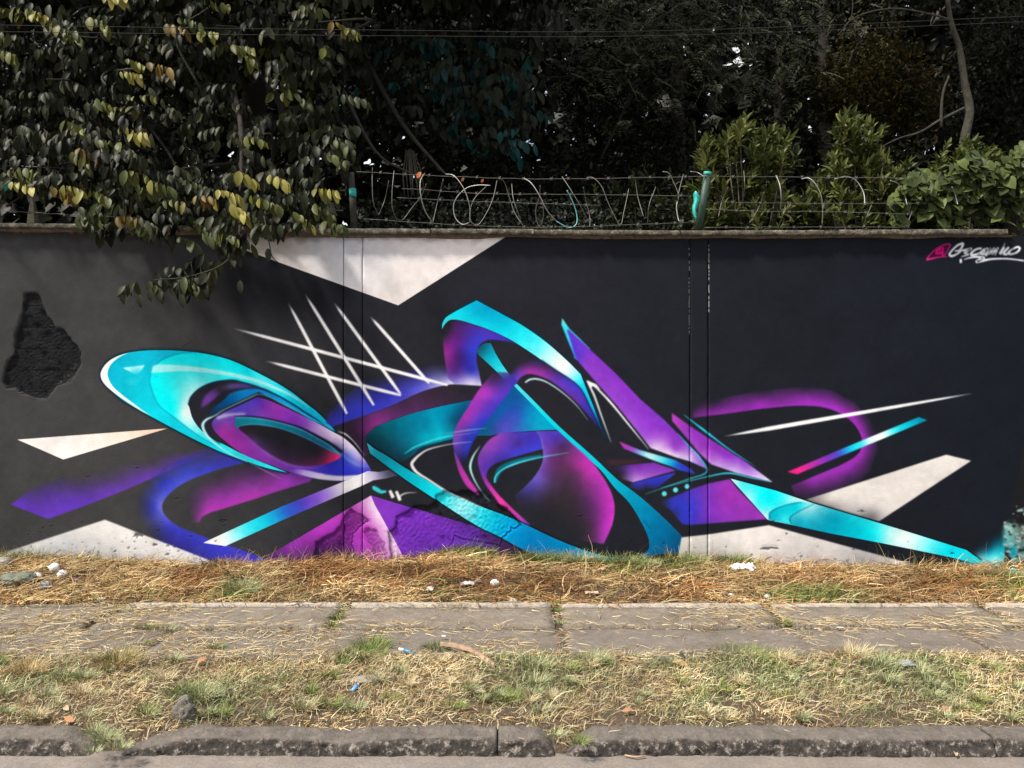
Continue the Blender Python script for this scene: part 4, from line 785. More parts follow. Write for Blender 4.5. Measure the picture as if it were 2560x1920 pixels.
# ------------------------------------------------------------------ ground, pavement, kerb, road
def wall_foot(x):
    u = x / PS + 1280
    v = np.interp(u, [-200, 0, 130, 250, 380, 500, 600, 700, 870, 1000, 1100, 1180, 1280, 1400, 1500, 1640, 1760, 1900, 2100, 2300, 2450, 2560, 2800],
                  [1392, 1390, 1386, 1389, 1396, 1405, 1404, 1397, 1391, 1388, 1377, 1373, 1387, 1397, 1400, 1394, 1393, 1402, 1408, 1408, 1406, 1400, 1400])
    return 1.6 + (960 - v) * PS
def ground_z(x, y):
    x = np.asarray(x, float); y = np.asarray(y, float)
    n = vnoise(x, y, 0, 2.2, 4) - .5
    back = np.clip((y - 5.5) / 1.5, 0, 1)
    zb = -.012 + back**.8 * (wall_foot(x) + .0) + n * .07 * np.sin(np.clip(back, 0, 1) * math.pi) + .035 * np.sin(back * math.pi)
    zf = -.012 + n * .045
    zf = np.where(y < 3.62, np.minimum(zf, -.03 + n * .02), zf)
    zf = np.where(y < 3.56, -.055 - (3.56 - y) * .3, zf)
    return np.where(y > 5.5, zb - .036 * back, np.where(y > 4.5, -.014, zf))
t = NT('dry soil with plant crumbs')
n1, n2 = t.noise(3, 5), t.noise(45, 6, .7)
c = t.ramp(n2, [(.3, (.028, .018, .012)), (.5, (.085, .056, .036)), (.7, (.19, .13, .085))])
c = t.mix(t.ramp(n1, [(.4, (0,) * 3), (.6, (.7,) * 3)]), c, (.09, .065, .038))
M_SOIL = t.set(Base_Color=c, Roughness=.95, Normal=t.bump(n2, .02))
nx, ny = 380, 120
X, Y = np.meshgrid(np.linspace(-7, 7, nx), np.linspace(3.44, 7.1, ny), indexing='ij')
Z = ground_z(X, Y) + (vnoise(X, Y, 1, 12, 3) - .5) * .02 * ((Y > 5.56) | (Y < 4.44))
tag(place('soil_verge', mesh_np('soil_verge', np.stack([X, Y, Z], -1), grid_quads(nx, ny), None, M_SOIL, True)), 'dry earth verge between wall and kerb', kind='structure')
box('ground', -500, 500, -300, 900, -.6, -.13, M_SOIL).__setitem__('kind', 'structure')
t = NT('pale worn road surface')
n1, n2, n3 = t.noise(1.3, 5), t.noise(70, 5, .7), t.noise(9, 4)
c = t.ramp(n3, [(.3, (.165, .14, .125)), (.7, (.24, .208, .187))])
c = t.mix(t.ramp(n2, [(.35, (.55,) * 3), (.6, (0,) * 3)]), c, (.10, .085, .072)); c = t.mix(t.ramp(n1, [(.45, (0,) * 3), (.62, (.5,) * 3)]), c, (.16, .13, .11))
M_ROAD = t.set(Base_Color=c, Roughness=.92, Normal=t.bump(n2, .006))
nx, ny = 260, 40
X, Y = np.meshgrid(np.linspace(-9, 9, nx), np.linspace(2.2, 3.56, ny), indexing='ij')
Z = -.082 + (vnoise(X, Y, 5, 1.4, 4) - .5) * .012
tag(place('road', mesh_np('road', np.stack([X, Y, Z], -1), grid_quads(nx, ny), None, M_ROAD, True)), 'pale worn road surface below the kerb', kind='structure')
tag(place('road', mesh_np('road', [(-60, -8, -.095), (60, -8, -.095), (60, 2.25, -.095), (-60, 2.25, -.095)], [(0, 1, 2, 3)], None, M_ROAD)), 'pale worn road surface in front', kind='structure')
# pavement
def conc(name, lo, hi, dirt):
    t = NT(name); n1, n2, n3 = t.noise(5, 5), t.noise(80, 6, .7), t.noise(1.7, 4)
    c = t.ramp(n1, [(.3, lo), (.7, hi)]); c = t.mix(t.ramp(n2, [(.38, (.6,) * 3), (.52, (0,) * 3)]), c, dirt)
    c = t.mix(t.ramp(n3, [(.5, (0,) * 3), (.68, (.45,) * 3)]), c, dirt); c = t.mix(1., c, t.ramp(t.noise(22, 5, .65), [(.3, (.78,) * 3), (.7, (1.15,) * 3)]), 'MULTIPLY')
    return t.set(Base_Color=c, Roughness=.93, Normal=t.bump(n2, .008))
M_SLAB = conc('worn pavement concrete', (.15, .125, .10), (.23, .198, .162), (.105, .077, .05))
M_EDGE = conc('pale pavement edging', (.34, .30, .255), (.46, .41, .36), (.20, .16, .12))
M_STRIP = conc('grey pavement strip', (.132, .113, .095), (.19, .165, .14), (.11, .086, .062))
pave = tag(empty('pavement', (0, 5, 0)), 'narrow cracked concrete pavement between two grass verges', kind='structure')
def slab(name, x0, x1, y0, y1, z, mat, wob=.012, thick=.06, skew=0.):
    nx, ny = max(4, int((x1 - x0) / .06)), max(3, int((y1 - y0) / .05))
    s, r = np.meshgrid(np.linspace(0, 1, nx), np.linspace(0, 1, ny), indexing='ij')
    k = RNG.rand() * 50
    X = x0 + s * (x1 - x0); Y = y0 + r * (y1 - y0)
    ed = lambda q: (1 - np.minimum(q, 1 - q) * 2)**8
    X = X + (vnoise(Y, X * 0, k, 5, 3) - .5) * 2 * wob * ed(s); Y = Y + (vnoise(X, X * 0, k + 9, 4, 3) - .5) * 2 * wob * ed(r) + skew * s
    edge = np.minimum(np.minimum(s * (x1 - x0), (1 - s) * (x1 - x0)), np.minimum(r, 1 - r) * (y1 - y0))
    Z = z + (vnoise(X, Y, k, 3, 4) - .5) * .016 - np.clip(1 - edge / .02, 0, 1) * .008
    top = np.stack([X, Y, Z], -1).reshape(-1, 3); q = grid_quads(nx, ny)
    ring = [i * ny for i in range(nx)] + [(nx - 1) * ny + j for j in range(1, ny)] + [i * ny + ny - 1 for i in range(nx - 2, -1, -1)] + [j for j in range(ny - 2, 0, -1)]
    low = top[ring].copy(); low[:, 2] -= thick; o = len(top); R = len(ring)
    sq = [(ring[i], o + i, o + (i + 1) % R, ring[(i + 1) % R]) for i in range(R)]
    return place(name, mesh_np(name, np.vstack([top, low]), np.vstack([q, sq]), None, mat, False), pave)
joints = [-8.8, -7.3, -5.8, -4.32, -2.80, -1.19, .315, 1.83, 3.36, 4.9, 6.4, 7.9]
for i in range(len(joints) - 1):
    a, b = joints[i] + .025, joints[i + 1] - .028
    mid = (a + b) / 2; sk = -.02 if mid > 1 else 0
    slab('paving_slab', a, b, 4.985 + RNG.rand() * .02, 5.44 + sk, .008 + RNG.rand() * .01, M_SLAB)
    if mid > -2: slab('edging', a + .01, b - .01, 5.443 + sk, 5.505 + sk, .026, M_EDGE, .008)
    else: slab('edging', a + .01, b - .01, 5.443, 5.49, .012, M_SLAB, .012)
xs = [-9, -5.2, -2.2, .33, 2.9, 5.6, 9]
for i in range(len(xs) - 1): slab('concrete_strip', xs[i] + .003, xs[i + 1] - .003, 4.47 + RNG.rand() * .02, 4.98, .0 + RNG.rand() * .004, M_STRIP, .03)
# kerb
t = NT('rough pitted kerb concrete')
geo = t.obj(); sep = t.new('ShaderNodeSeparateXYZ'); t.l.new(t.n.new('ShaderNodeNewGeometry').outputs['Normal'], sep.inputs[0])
n1, n2, n3 = t.noise(9, 5), t.noise(30, 7, .72), t.noise(14, 5, .6)
c = t.ramp(n1, [(.3, (.105, .088, .075)), (.7, (.175, .15, .13))])
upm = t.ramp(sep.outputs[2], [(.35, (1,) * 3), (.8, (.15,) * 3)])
c = t.mix(1., c, t.ramp(sep.outputs[2], [(.3, (.55, .53, .52)), (.85, (1, 1, 1))]), 'MULTIPLY')     # lit tread and shaded road face put into the colour
pit = t.mix(1., t.ramp(n2, [(.44, (.8,) * 3), (.52, (0,) * 3)]), upm, 'MULTIPLY')
c = t.mix(pit, c, (.03, .026, .023))
c = t.mix(t.mix(1., t.ramp(n2, [(.54, (0,) * 3), (.60, (1,) * 3)]), upm, 'MULTIPLY'), c, (.34, .30, .265))
face_mask = t.ramp(sep.outputs[1], [(.0, (0,) * 3), (1, (1,) * 3)])
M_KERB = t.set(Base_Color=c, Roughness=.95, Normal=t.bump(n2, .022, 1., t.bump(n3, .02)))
kerb = tag(empty('kerb', (0, 3.5, 0)), 'broken rough concrete kerb along the road', kind='structure')
def kerb_stone(px0, px1, ltap=0., rtap=0., dips=()):
    f = 3.44 / F_UNITS; x0, x1 = (px0 - 1280) * f + .002, (px1 - 1280) * f - .002
    nx = max(8, int((x1 - x0) / .009)); prof = [(3.575, -.12), (3.575, -.012), (3.565, -.004), (3.548, 0), (3.525, 0), (3.495, -.001), (3.47, -.003), (3.450, -.006), (3.441, -.015), (3.437, -.035), (3.434, -.05), (3.431, -.066), (3.43, -.10), (3.43, -.14)]
    xs = np.linspace(x0, x1, nx); P = np.array(prof); m = len(P)
    X = np.repeat(xs[:, None], m, 1); Y = np.repeat(P[None, :, 0], nx, 0).copy(); Z = np.repeat(P[None, :, 1], nx, 0).copy()
    s = xs - x0; e = x1 - xs; h = np.ones(nx)
    if ltap: h = np.minimum(h, np.sqrt(np.clip(s / ltap, 0, 1)) * .9 + .1)
    if rtap: h = np.minimum(h, np.sqrt(np.clip(e / rtap, 0, 1)) * .9 + .1)
    h = np.minimum(h, np.sqrt(np.clip(np.minimum(s, e) / .006, 0, 1)) * .07 + .93)
    for (du, w, d) in dips: h -= d * np.exp(-((xs - (du - 1280) * f) / w)**2)
    Z = -.14 + (Z + .14) * (h[:, None] * .9 + .1 if ltap or rtap or dips else h[:, None])
    nr = vnoise(X, Y * 3, Z * 3, 9, 5, .6) - .5; nf = vnoise(X, Y, Z, 42, 3, .6) - .5
    big = vnoise(X, 0, 0, 3, 3) - .5
    Y = Y + np.where(Z > -.13, nr * .036 + nf * .022, 0) + big * .02; Z = Z + nr * .022 + nf * .008
    V = np.stack([X, Y, Z], -1).reshape(-1, 3)
    tr = [(0, j + 1, j) for j in range(1, m - 1)] + [((nx - 1) * m, (nx - 1) * m + j, (nx - 1) * m + j + 1) for j in range(1, m - 1)]
    return place('kerb_stone', mesh_np('kerb_stone', V, grid_quads(nx, m)[:, ::-1], tr, M_KERB, True), kerb)
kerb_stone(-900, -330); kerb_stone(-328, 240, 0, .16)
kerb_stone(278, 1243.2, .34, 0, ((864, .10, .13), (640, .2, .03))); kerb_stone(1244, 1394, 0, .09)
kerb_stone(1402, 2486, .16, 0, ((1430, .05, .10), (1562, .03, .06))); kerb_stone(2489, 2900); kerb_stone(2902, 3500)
# ------------------------------------------------------------------ straw and grass
t = NT('grass and straw blades')
at_ = t.new('ShaderNodeAttribute', attribute_name='Col'); 
M_BLADE = t.set(Base_Color=at_.outputs[0], Roughness=.75)
t.b.inputs['Specular IOR Level'].default_value = .2
def blades(pos, heading, length, width, rise, curl, col, segs=3, upright=False):
    """ribbons: pos N,3; heading angle; rise = start pitch (rad); curl = pitch change per segment"""
    N = len(pos); P = [pos]; pitch = rise.copy(); h = heading.copy()
    seg = (length / segs)
    for s in range(segs):
        d = np.stack([np.cos(h) * np.cos(pitch), np.sin(h) * np.cos(pitch), np.sin(pitch)], 1)
        P.append(P[-1] + d * seg[:, None]); pitch = pitch + curl; h = h + RNG.normal(0, .5, N)
    P = np.stack(P, 1)                                    # N, segs+1, 3
    side = np.stack([-np.sin(heading), np.cos(heading), np.zeros(N)], 1)
    tw = RNG.rand(N) * math.pi * .9
    if upright: side = np.stack([np.cos(tw), np.sin(tw) * .4, np.zeros(N)], 1)
    else: side = side * np.cos(tw * .4)[:, None] + np.array([0, 0, 1.]) * np.sin(tw * .4)[:, None]
    wv = np.linspace(1, .25, segs + 1)[None, :, None] * width[:, None, None] / 2
    A = P + side[:, None] * wv; B = P - side[:, None] * wv
    V = np.stack([A, B], 2).reshape(N, -1, 3)             # N, 2(segs+1), 3
    k = np.arange(segs); base = np.stack([2 * k, 2 * k + 1, 2 * k + 3, 2 * k + 2], 1)
    q = (np.arange(N)[:, None, None] * 2 * (segs + 1) + base[None]).reshape(-1, 4)
    C = np.repeat(col, 2 * (segs + 1), 0)
    return V.reshape(-1, 3), q, C
def pick(pal, N, p=None):
    pal = np.array(pal); i = RNG.choice(len(pal), N, p=p); c = pal[i] * .65
    return c * (1 + RNG.normal(0, .18, (N, 1))).clip(.5, 1.6)
STRAW = [(.70, .51, .25), (.58, .40, .18), (.43, .27, .11), (.82, .65, .37), (.28, .16, .07)]
RUST = [(.26, .11, .04), (.15, .06, .025), (.38, .18, .06), (.50, .28, .10)]
PALE = [(.90, .77, .50), (.78, .64, .40), (.68, .53, .31), (.56, .49, .28)]
GREEN = [(.17, .24, .06), (.25, .31, .08), (.10, .15, .04), (.38, .42, .13)]
LGREEN = [(.36, .41, .20), (.50, .52, .28), (.27, .33, .14), (.66, .62, .38)]
def uvspot(x, y, spots):
    """weight 0..1 of soft patches given as (sketch u, v, half-width u, half-width v)"""
    u = x / y * F_UNITS + 1280; v = 960 + CAM_H * F_UNITS / y; w = np.zeros(len(x))
    for (a, b, c, d) in spots: w = np.maximum(w, np.exp(-(((u - a) / c)**2 + ((v - b) / d)**2)))
    return w
def scatter(N, x0, x1, y0, y1):
    x = RNG.uniform(x0, x1, N); y = RNG.uniform(y0, y1, N); return x, y
acc = []
# back verge: matted straw
x, y = scatter(44000, -5.6, 5.6, 5.47, 7.0)
bare = uvspot(x, y, [(1540, 1480, 120, 22), (1250, 1465, 60, 14), (2380, 1480, 50, 18)])
keep = RNG.rand(len(x)) > bare * .75
x, y = x[keep], y[keep]; N = len(x)
edge_in = (y < 5.53) & (RNG.rand(N) < .5); 
gsp = uvspot(x, y, [(590, 1480, 60, 30), (2010, 1490, 130, 20), (1200, 1400, 60, 25), (1330, 1410, 90, 22), (1560, 1425, 80, 18), (2540, 1460, 60, 40), (1830, 1400, 80, 14), (30, 1405, 60, 14), (1700, 1430, 60, 20)])
gn = vnoise(x, y, 3, 1.6, 3); rn = vnoise(x, y, 8, 1.1, 3)
rsp = uvspot(x, y, [(480, 1450, 90, 32), (800, 1440, 90, 40), (1200, 1470, 200, 26), (1700, 1480, 110, 16), (1000, 1450, 160, 30), (1950, 1440, 60, 14), (2370, 1470, 60, 20)])
col = pick(STRAW, N)
m = RNG.rand(N) < np.clip(rsp * 1.2 + (rn - .48) * 2.0, .06, .93); col[m] = pick(RUST, m.sum())
m = RNG.rand(N) < np.clip(gsp * .9 + (gn - .62) * 1.6, .03, .9); col[m] = pick(GREEN, m.sum()); isg = m
cl = vnoise(x, y, 12, 5.5, 3); tone = np.clip(.1 + 1.9 * vnoise(x, y, 21, 2.2, 4), .3, 1.6)[:, None] * (1 + .35 * (vnoise(x, y, 33, 9, 2)[:, None] - .5)); col = np.clip(col * tone * np.array([1, .97, .95]), 0, .95)
z = ground_z(x, y) + RNG.rand(N)**1.6 * (.012 + .16 * np.clip(cl - .42, 0, 1))
up = RNG.rand(N) < (.12 + .35 * isg)
rise = np.where(up, RNG.uniform(.5, 1.4, N), RNG.normal(.12, .22, N))
L = np.where(up, RNG.uniform(.05, .14, N), RNG.uniform(.08, .28, N)); wd = RNG.uniform(.0035, .0088, N)
acc.append(blades(np.stack([x, y, z], 1), RNG.uniform(0, 2 * math.pi, N), L, wd, rise, np.where(up, -.35, -.12), col))
# taller stalks against the wall
x = RNG.uniform(-5.2, 5.2, 1500); y = RNG.uniform(6.80, 6.97, 1500); N = 1500
w = vnoise(x, y * 0, 2, 2.5, 3); k = RNG.rand(N) < np.clip((w - .4) * 3, .15, 1); x, y = x[k], y[k]; N = len(x)
c = pick(STRAW + GREEN, N)
acc.append(blades(np.stack([x, y, ground_z(x, y)], 1), RNG.uniform(0, 6.3, N), RNG.uniform(.06, .20, N) * (1 + (RNG.rand(N) < .06) * .7), RNG.uniform(.003, .005, N), RNG.uniform(1.0, 1.5, N), RNG.normal(-.2, .15, N), c, upright=True))
# thick dry stalks by the wall
sx = np.array([(1385 - 1280) * .0036, (1405 - 1280) * .0036, (1450 - 1280) * .0036, (1372 - 1280) * .0036]); sy = np.array([6.35, 6.3, 6.4, 6.5])
acc.append(blades(np.stack([sx, sy, ground_z(sx, sy)], 1), np.array([2.6, 2.2, .9, 2.9]), np.array([.26, .22, .24, .2]), np.array([.014, .012, .012, .013]), np.array([1.1, 1.25, 1.3, 1.]), np.zeros(4), pick([(.66, .55, .33)], 4)))
for (u, v, n, r, h, pal) in ((1180, 1392, 160, .12, .12, GREEN), (1340, 1408, 200, .14, .13, GREEN), (1375, 1404, 160, .12, .12, GREEN), (1430, 1404, 200, .12, .15, LGREEN), (1480, 1410, 160, .1, .12, GREEN), (1555, 1408, 220, .14, .12, GREEN), (1600, 1412, 120, .1, .09, LGREEN), (1700, 1402, 160, .14, .12, GREEN), (1830, 1400, 200, .10, .11, GREEN), (1860, 1403, 120, .07, .08, GREEN), (50, 1398, 120, .16, .13, GREEN), (190, 1402, 120, .14, .08, GREEN), (2100, 1412, 120, .2, .07, PALE), (2520, 1440, 200, .16, .09, LGREEN), (560, 1412, 100, .1, .12, RUST), (860, 1395, 90, .12, .12, STRAW), (1120, 1380, 160, .16, .08, GREEN)):
    n = int(n * 2.6); a_ = RNG.uniform(0, 6.3, n); d_ = r * np.sqrt(RNG.rand(n)); Y_ = CAM_H * F_UNITS / (v - 960); cx_ = (u - 1280) * Y_ / F_UNITS
    px_, py_ = cx_ + np.cos(a_) * d_ * 1.6, np.minimum(Y_ + np.sin(a_) * d_ * .5, 6.97)
    acc.append(blades(np.stack([px_, py_, ground_z(px_, py_)], 1), a_, RNG.uniform(.5, 1.1, n) * h * 1.15, RNG.uniform(.0035, .007, n), RNG.uniform(.8, 1.5, n), RNG.normal(-.25, .15, n), pick(pal, n)))
def merge(parts):
    V, Q, C, o = [], [], [], 0
    for a, q, c in parts: V.append(a); Q.append(q + o); C.append(c); o += len(a)
    return np.vstack(V), np.vstack(Q), np.vstack(C)
V, Q, C = merge(acc)
tag(place('dry_straw', mesh_np('dry_straw', V, Q, None, M_BLADE, False, cols=C)), 'matted golden straw and cut grass along the foot of the wall', 'straw', kind='stuff')
# front verge: short yellow-green turf
acc = []
x, y = scatter(60000, -3.9, 3.9, 3.52, 4.52)
gsp = uvspot(x, y, [(1850, 1655, 150, 26), (1900, 1690, 200, 40), (2200, 1690, 160, 40), (450, 1750, 60, 40), (880, 1640, 90, 18), (60, 1700, 140, 40), (1400, 1700, 160, 60), (1700, 1660, 90, 30), (560, 1740, 40, 30), (240, 1850, 40, 40), (1780, 1745, 120, 25)])
bsp = uvspot(x, y, [(1100, 1765, 220, 22), (2200, 1770, 180, 26), (2480, 1790, 60, 22), (1850, 1770, 140, 14), (130, 1760, 90, 18), (1560, 1790, 120, 22), (760, 1780, 160, 16), (2300, 1760, 50, 20), (2470, 1765, 40, 20)])
bn = vnoise(x, y, 4, 2.6, 3)
keep = RNG.rand(len(x)) > np.clip(bsp * .85 + (bn - .55) * 2.4, 0, .95); x, y = x[keep], y[keep]; gsp = gsp[keep]; N = len(x)
gn = vnoise(x, y, 6, 2.2, 4)
col = pick(PALE + STRAW[:3], N); m = RNG.rand(N) < np.clip(gsp * .75 + (gn - .50) * 2.4 + .12, .05, .88); col[m] = pick(LGREEN + GREEN[:2], m.sum())
tone = np.clip(.25 + 1.6 * vnoise(x, y, 27, 3.2, 4), .4, 1.5)[:, None]; col = np.clip(col * tone, 0, .95)
up = RNG.rand(N) < np.where(m, .7, .28)
rise = np.where(up, RNG.uniform(.6, 1.45, N), RNG.normal(.15, .25, N)); L = np.where(up, RNG.uniform(.025, .07, N), RNG.uniform(.03, .10, N))
L = L * (1 + (RNG.rand(N) < .02) * 1.5)
acc.append(blades(np.stack([x, y, ground_z(x, y) - .004 + RNG.rand(N)**2 * .02], 1), RNG.uniform(0, 6.3, N), L, RNG.uniform(.0022, .0052, N), rise, np.where(up, -.3, -.1), col))
# (tufts below)
# tufts at kerb gaps and slab joints, litter straw on the slabs
def tuft(u, v, n, r, hgt, pal, Y=None):
    Y = CAM_H * F_UNITS / (v - 960) if Y is None else Y
    c = at(u, v, Y); a = RNG.uniform(0, 6.3, n); d = r * np.sqrt(RNG.rand(n))
    p = np.stack([c.x + np.cos(a) * d, c.y + np.sin(a) * d * .7, np.full(n, c.z)], 1)
    return blades(p, a, RNG.uniform(.4, 1, n) * hgt, RNG.uniform(.002, .0045, n), RNG.uniform(.5, 1.4, n), RNG.normal(-.25, .15, n), pick(pal, n))
for (u, v, n, r, h, pal) in ((840, 1545, 160, .05, .05, GREEN), (828, 1565, 120, .05, .05, GREEN), (855, 1525, 90, .03, .05, LGREEN), (1393, 1530, 160, .04, .05, GREEN), (1402, 1560, 160, .05, .04, LGREEN), (1395, 1515, 80, .03, .05, STRAW), (1950, 1562, 260, .07, .07, GREEN), (1925, 1530, 120, .04, .05, STRAW), (2500, 1560, 160, .07, .05, LGREEN),
                             (300, 1530, 160, .07, .05, LGREEN), (275, 1550, 100, .06, .04, STRAW), (235, 1830, 200, .05, .05, LGREEN), (262, 1850, 300, .06, .07, LGREEN), (300, 1870, 160, .05, .04, LGREEN), (230, 1880, 120, .04, .03, LGREEN), (1390, 1838, 160, .05, .04, LGREEN), (1445, 1858, 120, .03, .07, GREEN),
                             (370, 1570, 160, .06, .04, GREEN), (420, 1575, 160, .06, .05, LGREEN), (360, 1610, 120, .05, .03, GREEN), (540, 1620, 120, .05, .05, GREEN), (930, 1615, 400, .12, .08, GREEN), (900, 1640, 500, .16, .08, GREEN), (1090, 1620, 260, .09, .06, GREEN), (290, 1660, 400, .12, .11, STRAW), (290, 1655, 160, .07, .13, GREEN), (60, 1680, 300, .1, .1, STRAW),
                             (500, 1745, 500, .09, .10, LGREEN), (470, 1735, 300, .06, .09, GREEN), (600, 1480, 500, .14, .15, LGREEN), (2130, 1640, 400, .1, .1, PALE), (2200, 1660, 500, .14, .08, LGREEN), (1860, 1640, 600, .22, .06, GREEN), (2050, 1480, 500, .3, .05, GREEN), (1950, 1488, 400, .2, .05, GREEN), (2360, 1790, 160, .05, .05, LGREEN), (1260, 1745, 300, .1, .06, GREEN), (1130, 1770, 200, .07, .05, GREEN), (1480, 1650, 300, .1, .08, LGREEN), (1340, 1665, 300, .09, .07, LGREEN)):
    acc.append(tuft(u, v, n, r, h, pal))
for i in range(110):
    u_ = RNG.uniform(-60, 2620); v_ = RNG.uniform(1650, 1800)
    if uvspot(np.array([(u_ - 1280) * CAM_H / (v_ - 960)]), np.array([CAM_H * F_UNITS / (v_ - 960)]), [(1100, 1775, 240, 26), (2200, 1775, 200, 30)])[0] > .5: continue
    acc.append(tuft(u_, v_, RNG.randint(60, 170), RNG.uniform(.02, .06), RNG.uniform(.04, .085), [GREEN, LGREEN, LGREEN, PALE][RNG.randint(4)]))
x, y = scatter(26000, -5.0, 5.0, 4.45, 5.5)
w = vnoise(x, y, 9, 2.4, 4); sp = uvspot(x, y, [(2120, 1565, 150, 18), (1000, 1578, 260, 10), (700, 1585, 120, 12), (150, 1560, 160, 40), (1250, 1610, 100, 18), (1800, 1550, 120, 30), (2330, 1560, 120, 16), (40, 1600, 200, 60), (500, 1600, 260, 50), (300, 1540, 200, 40)])
j = np.min(np.abs(x[:, None] - np.array(joints)[None]), 1) < .05; j2 = np.abs(y - 4.975) < .03
k = RNG.rand(len(x)) < np.clip((w - .5) * 1.2 + sp * .8 + (j | j2) * .5 + (y < 4.56) * .7, .05, 1); x, y = x[k], y[k]; N = len(x)
acc.append(blades(np.stack([x, y, np.full(N, .024) - (y < 4.97) * .02], 1), RNG.uniform(0, 6.3, N), RNG.uniform(.03, .14, N), RNG.uniform(.0025, .005, N), np.abs(RNG.normal(.02, .07, N)), RNG.normal(-.03, .04, N), pick(STRAW + PALE, N)))
V, Q, C = merge(acc)
tag(place('verge_grass', mesh_np('verge_grass', V, Q, None, M_BLADE, False, cols=C)), 'short yellow-green turf and straw between pavement and kerb', 'grass', kind='stuff')
# ------------------------------------------------------------------ vegetation
t = NT('leaf')
a1 = t.new('ShaderNodeAttribute', attribute_name='Col')
t.set(Base_Color=a1.outputs[0], Roughness=.5); t.b.inputs['Specular IOR Level'].default_value = .16
tr = t.new('ShaderNodeBsdfTranslucent'); t.l.new(a1.outputs[0], tr.inputs[0])
mx = t.new('ShaderNodeMixShader'); mx.inputs[0].default_value = .22
t.l.new(t.b.outputs[0], mx.inputs[1]); t.l.new(tr.outputs[0], mx.inputs[2]); t.l.new(mx.outputs[0], t.out.inputs[0])
M_LEAF = t.m
M_BARK = plain('dark bark', (.022, .018, .013), .95, .4, 25, .012)
M_PALEBARK = plain('pale mottled bark', (.052, .048, .034), .9, .6, 18, .01)
M_TWIG = plain('twig', (.07, .06, .04), .9, .3, 30)
# leaf outlines: (half width, y, z) rows, unit length
SHAPES = dict(
    oval=[(0, 0, 0), (.62, .16, .02), (1., .42, .03), (.86, .7, 0), (.36, .92, -.05), (0, 1, -.09)],
    lance=[(0, 0, 0), (.8, .25, .03), (1., .5, .04), (.6, .8, 0), (0, 1, -.05)],
    heart=[(0, .08, 0), (.9, -.06, .02), (1., .25, .03), (.62, .62, 0), (0, 1, -.08)],
    small=[(0, 0, 0), (1., .45, .03), (0, 1, 0)])
def leaf_template(shape, fold=.16):
    rows = SHAPES[shape]; V, F, S = [], [], []
    idx = []
    for (w, y, z) in rows:
        if w == 0: V.append((0, y, z)); S.append(0); idx.append((len(V) - 1,))
        else:
            o = len(V); V += [(-.5 * w, y, z + fold * w * .5), (0, y, z), (.5 * w, y, z + fold * w * .5)]; S += [1, 0, 1]; idx.append((o, o + 1, o + 2))
    for a, b in zip(idx[:-1], idx[1:]):
        if len(a) == 1: F += [(a[0], b[1], b[0]), (a[0], b[2], b[1])]
        elif len(b) == 1: F += [(a[0], a[1], b[0]), (a[1], a[2], b[0])]
        else: F += [(a[0], a[1], b[1]), (a[0], b[1], b[0]), (a[1], a[2], b[2]), (a[1], b[2], b[1])]
    return np.array(V, float), np.array(F), np.array(S)
def nrm(a): return a / (np.linalg.norm(a, axis=-1, keepdims=True) + 1e-9)
class Leaves:
    """a list of leaf placements: position, direction, normal, length, width ratio, colour"""
    def __init__(s): s.p, s.d, s.n, s.L, s.w, s.c = [], [], [], [], [], []
    def add(s, p, d, n, L, w, c):
        k = len(p); s.p.append(p); s.d.append(nrm(d)); s.n.append(n); s.L.append(np.broadcast_to(L, (k,)).astype(float)); s.w.append(np.broadcast_to(w, (k,)).astype(float)); s.c.append(np.broadcast_to(c, (k, 3)).astype(float))
    def arrays(s):
        if isinstance(s.p, list): s.p, s.d, s.n, s.L, s.w, s.c = [np.concatenate(q) for q in (s.p, s.d, s.n, s.L, s.w, s.c)]
        s.x = nrm(np.cross(s.d, s.n)); s.n = np.cross(s.x, s.d); return s
    def subset(s, m):
        r = Leaves(); r.p, r.d, r.n, r.L, r.w, r.c = [q[m] for q in (s.p, s.d, s.n, s.L, s.w, s.c)]; r.arrays(); return r
def cloud(name, lv, shape, parent=None):
    T, F, S = leaf_template(shape); lv.arrays(); n = len(lv.p)
    V = lv.p[:, None] + lv.L[:, None, None] * (T[None, :, 0, None] * lv.w[:, None, None] * lv.x[:, None] + T[None, :, 1, None] * lv.d[:, None] + T[None, :, 2, None] * lv.n[:, None])
    C = lv.c[:, None] * np.where(S, 1., .82)[None, :, None]
    Fa = (F[None] + (np.arange(n) * len(T))[:, None, None]).reshape(-1, 3)
    return place(name, mesh_np(name, V.reshape(-1, 3), None, Fa, M_LEAF, True, cols=C.reshape(-1, 3)), parent)
_variants = {}
def leaf_mesh(shape, w, c):
    key = (shape, round(w, 1), tuple(np.round(np.log(np.maximum(c, 1e-3)) * 1.6).astype(int)))
    if key not in _variants:
        T, F, S = leaf_template(shape); V = T.copy(); V[:, 0] *= w
        _variants[key] = mesh_np('leaf', V, None, F, M_LEAF, True, cols=np.array(c)[None] * np.where(S, 1., .82)[:, None])
    return _variants[key]
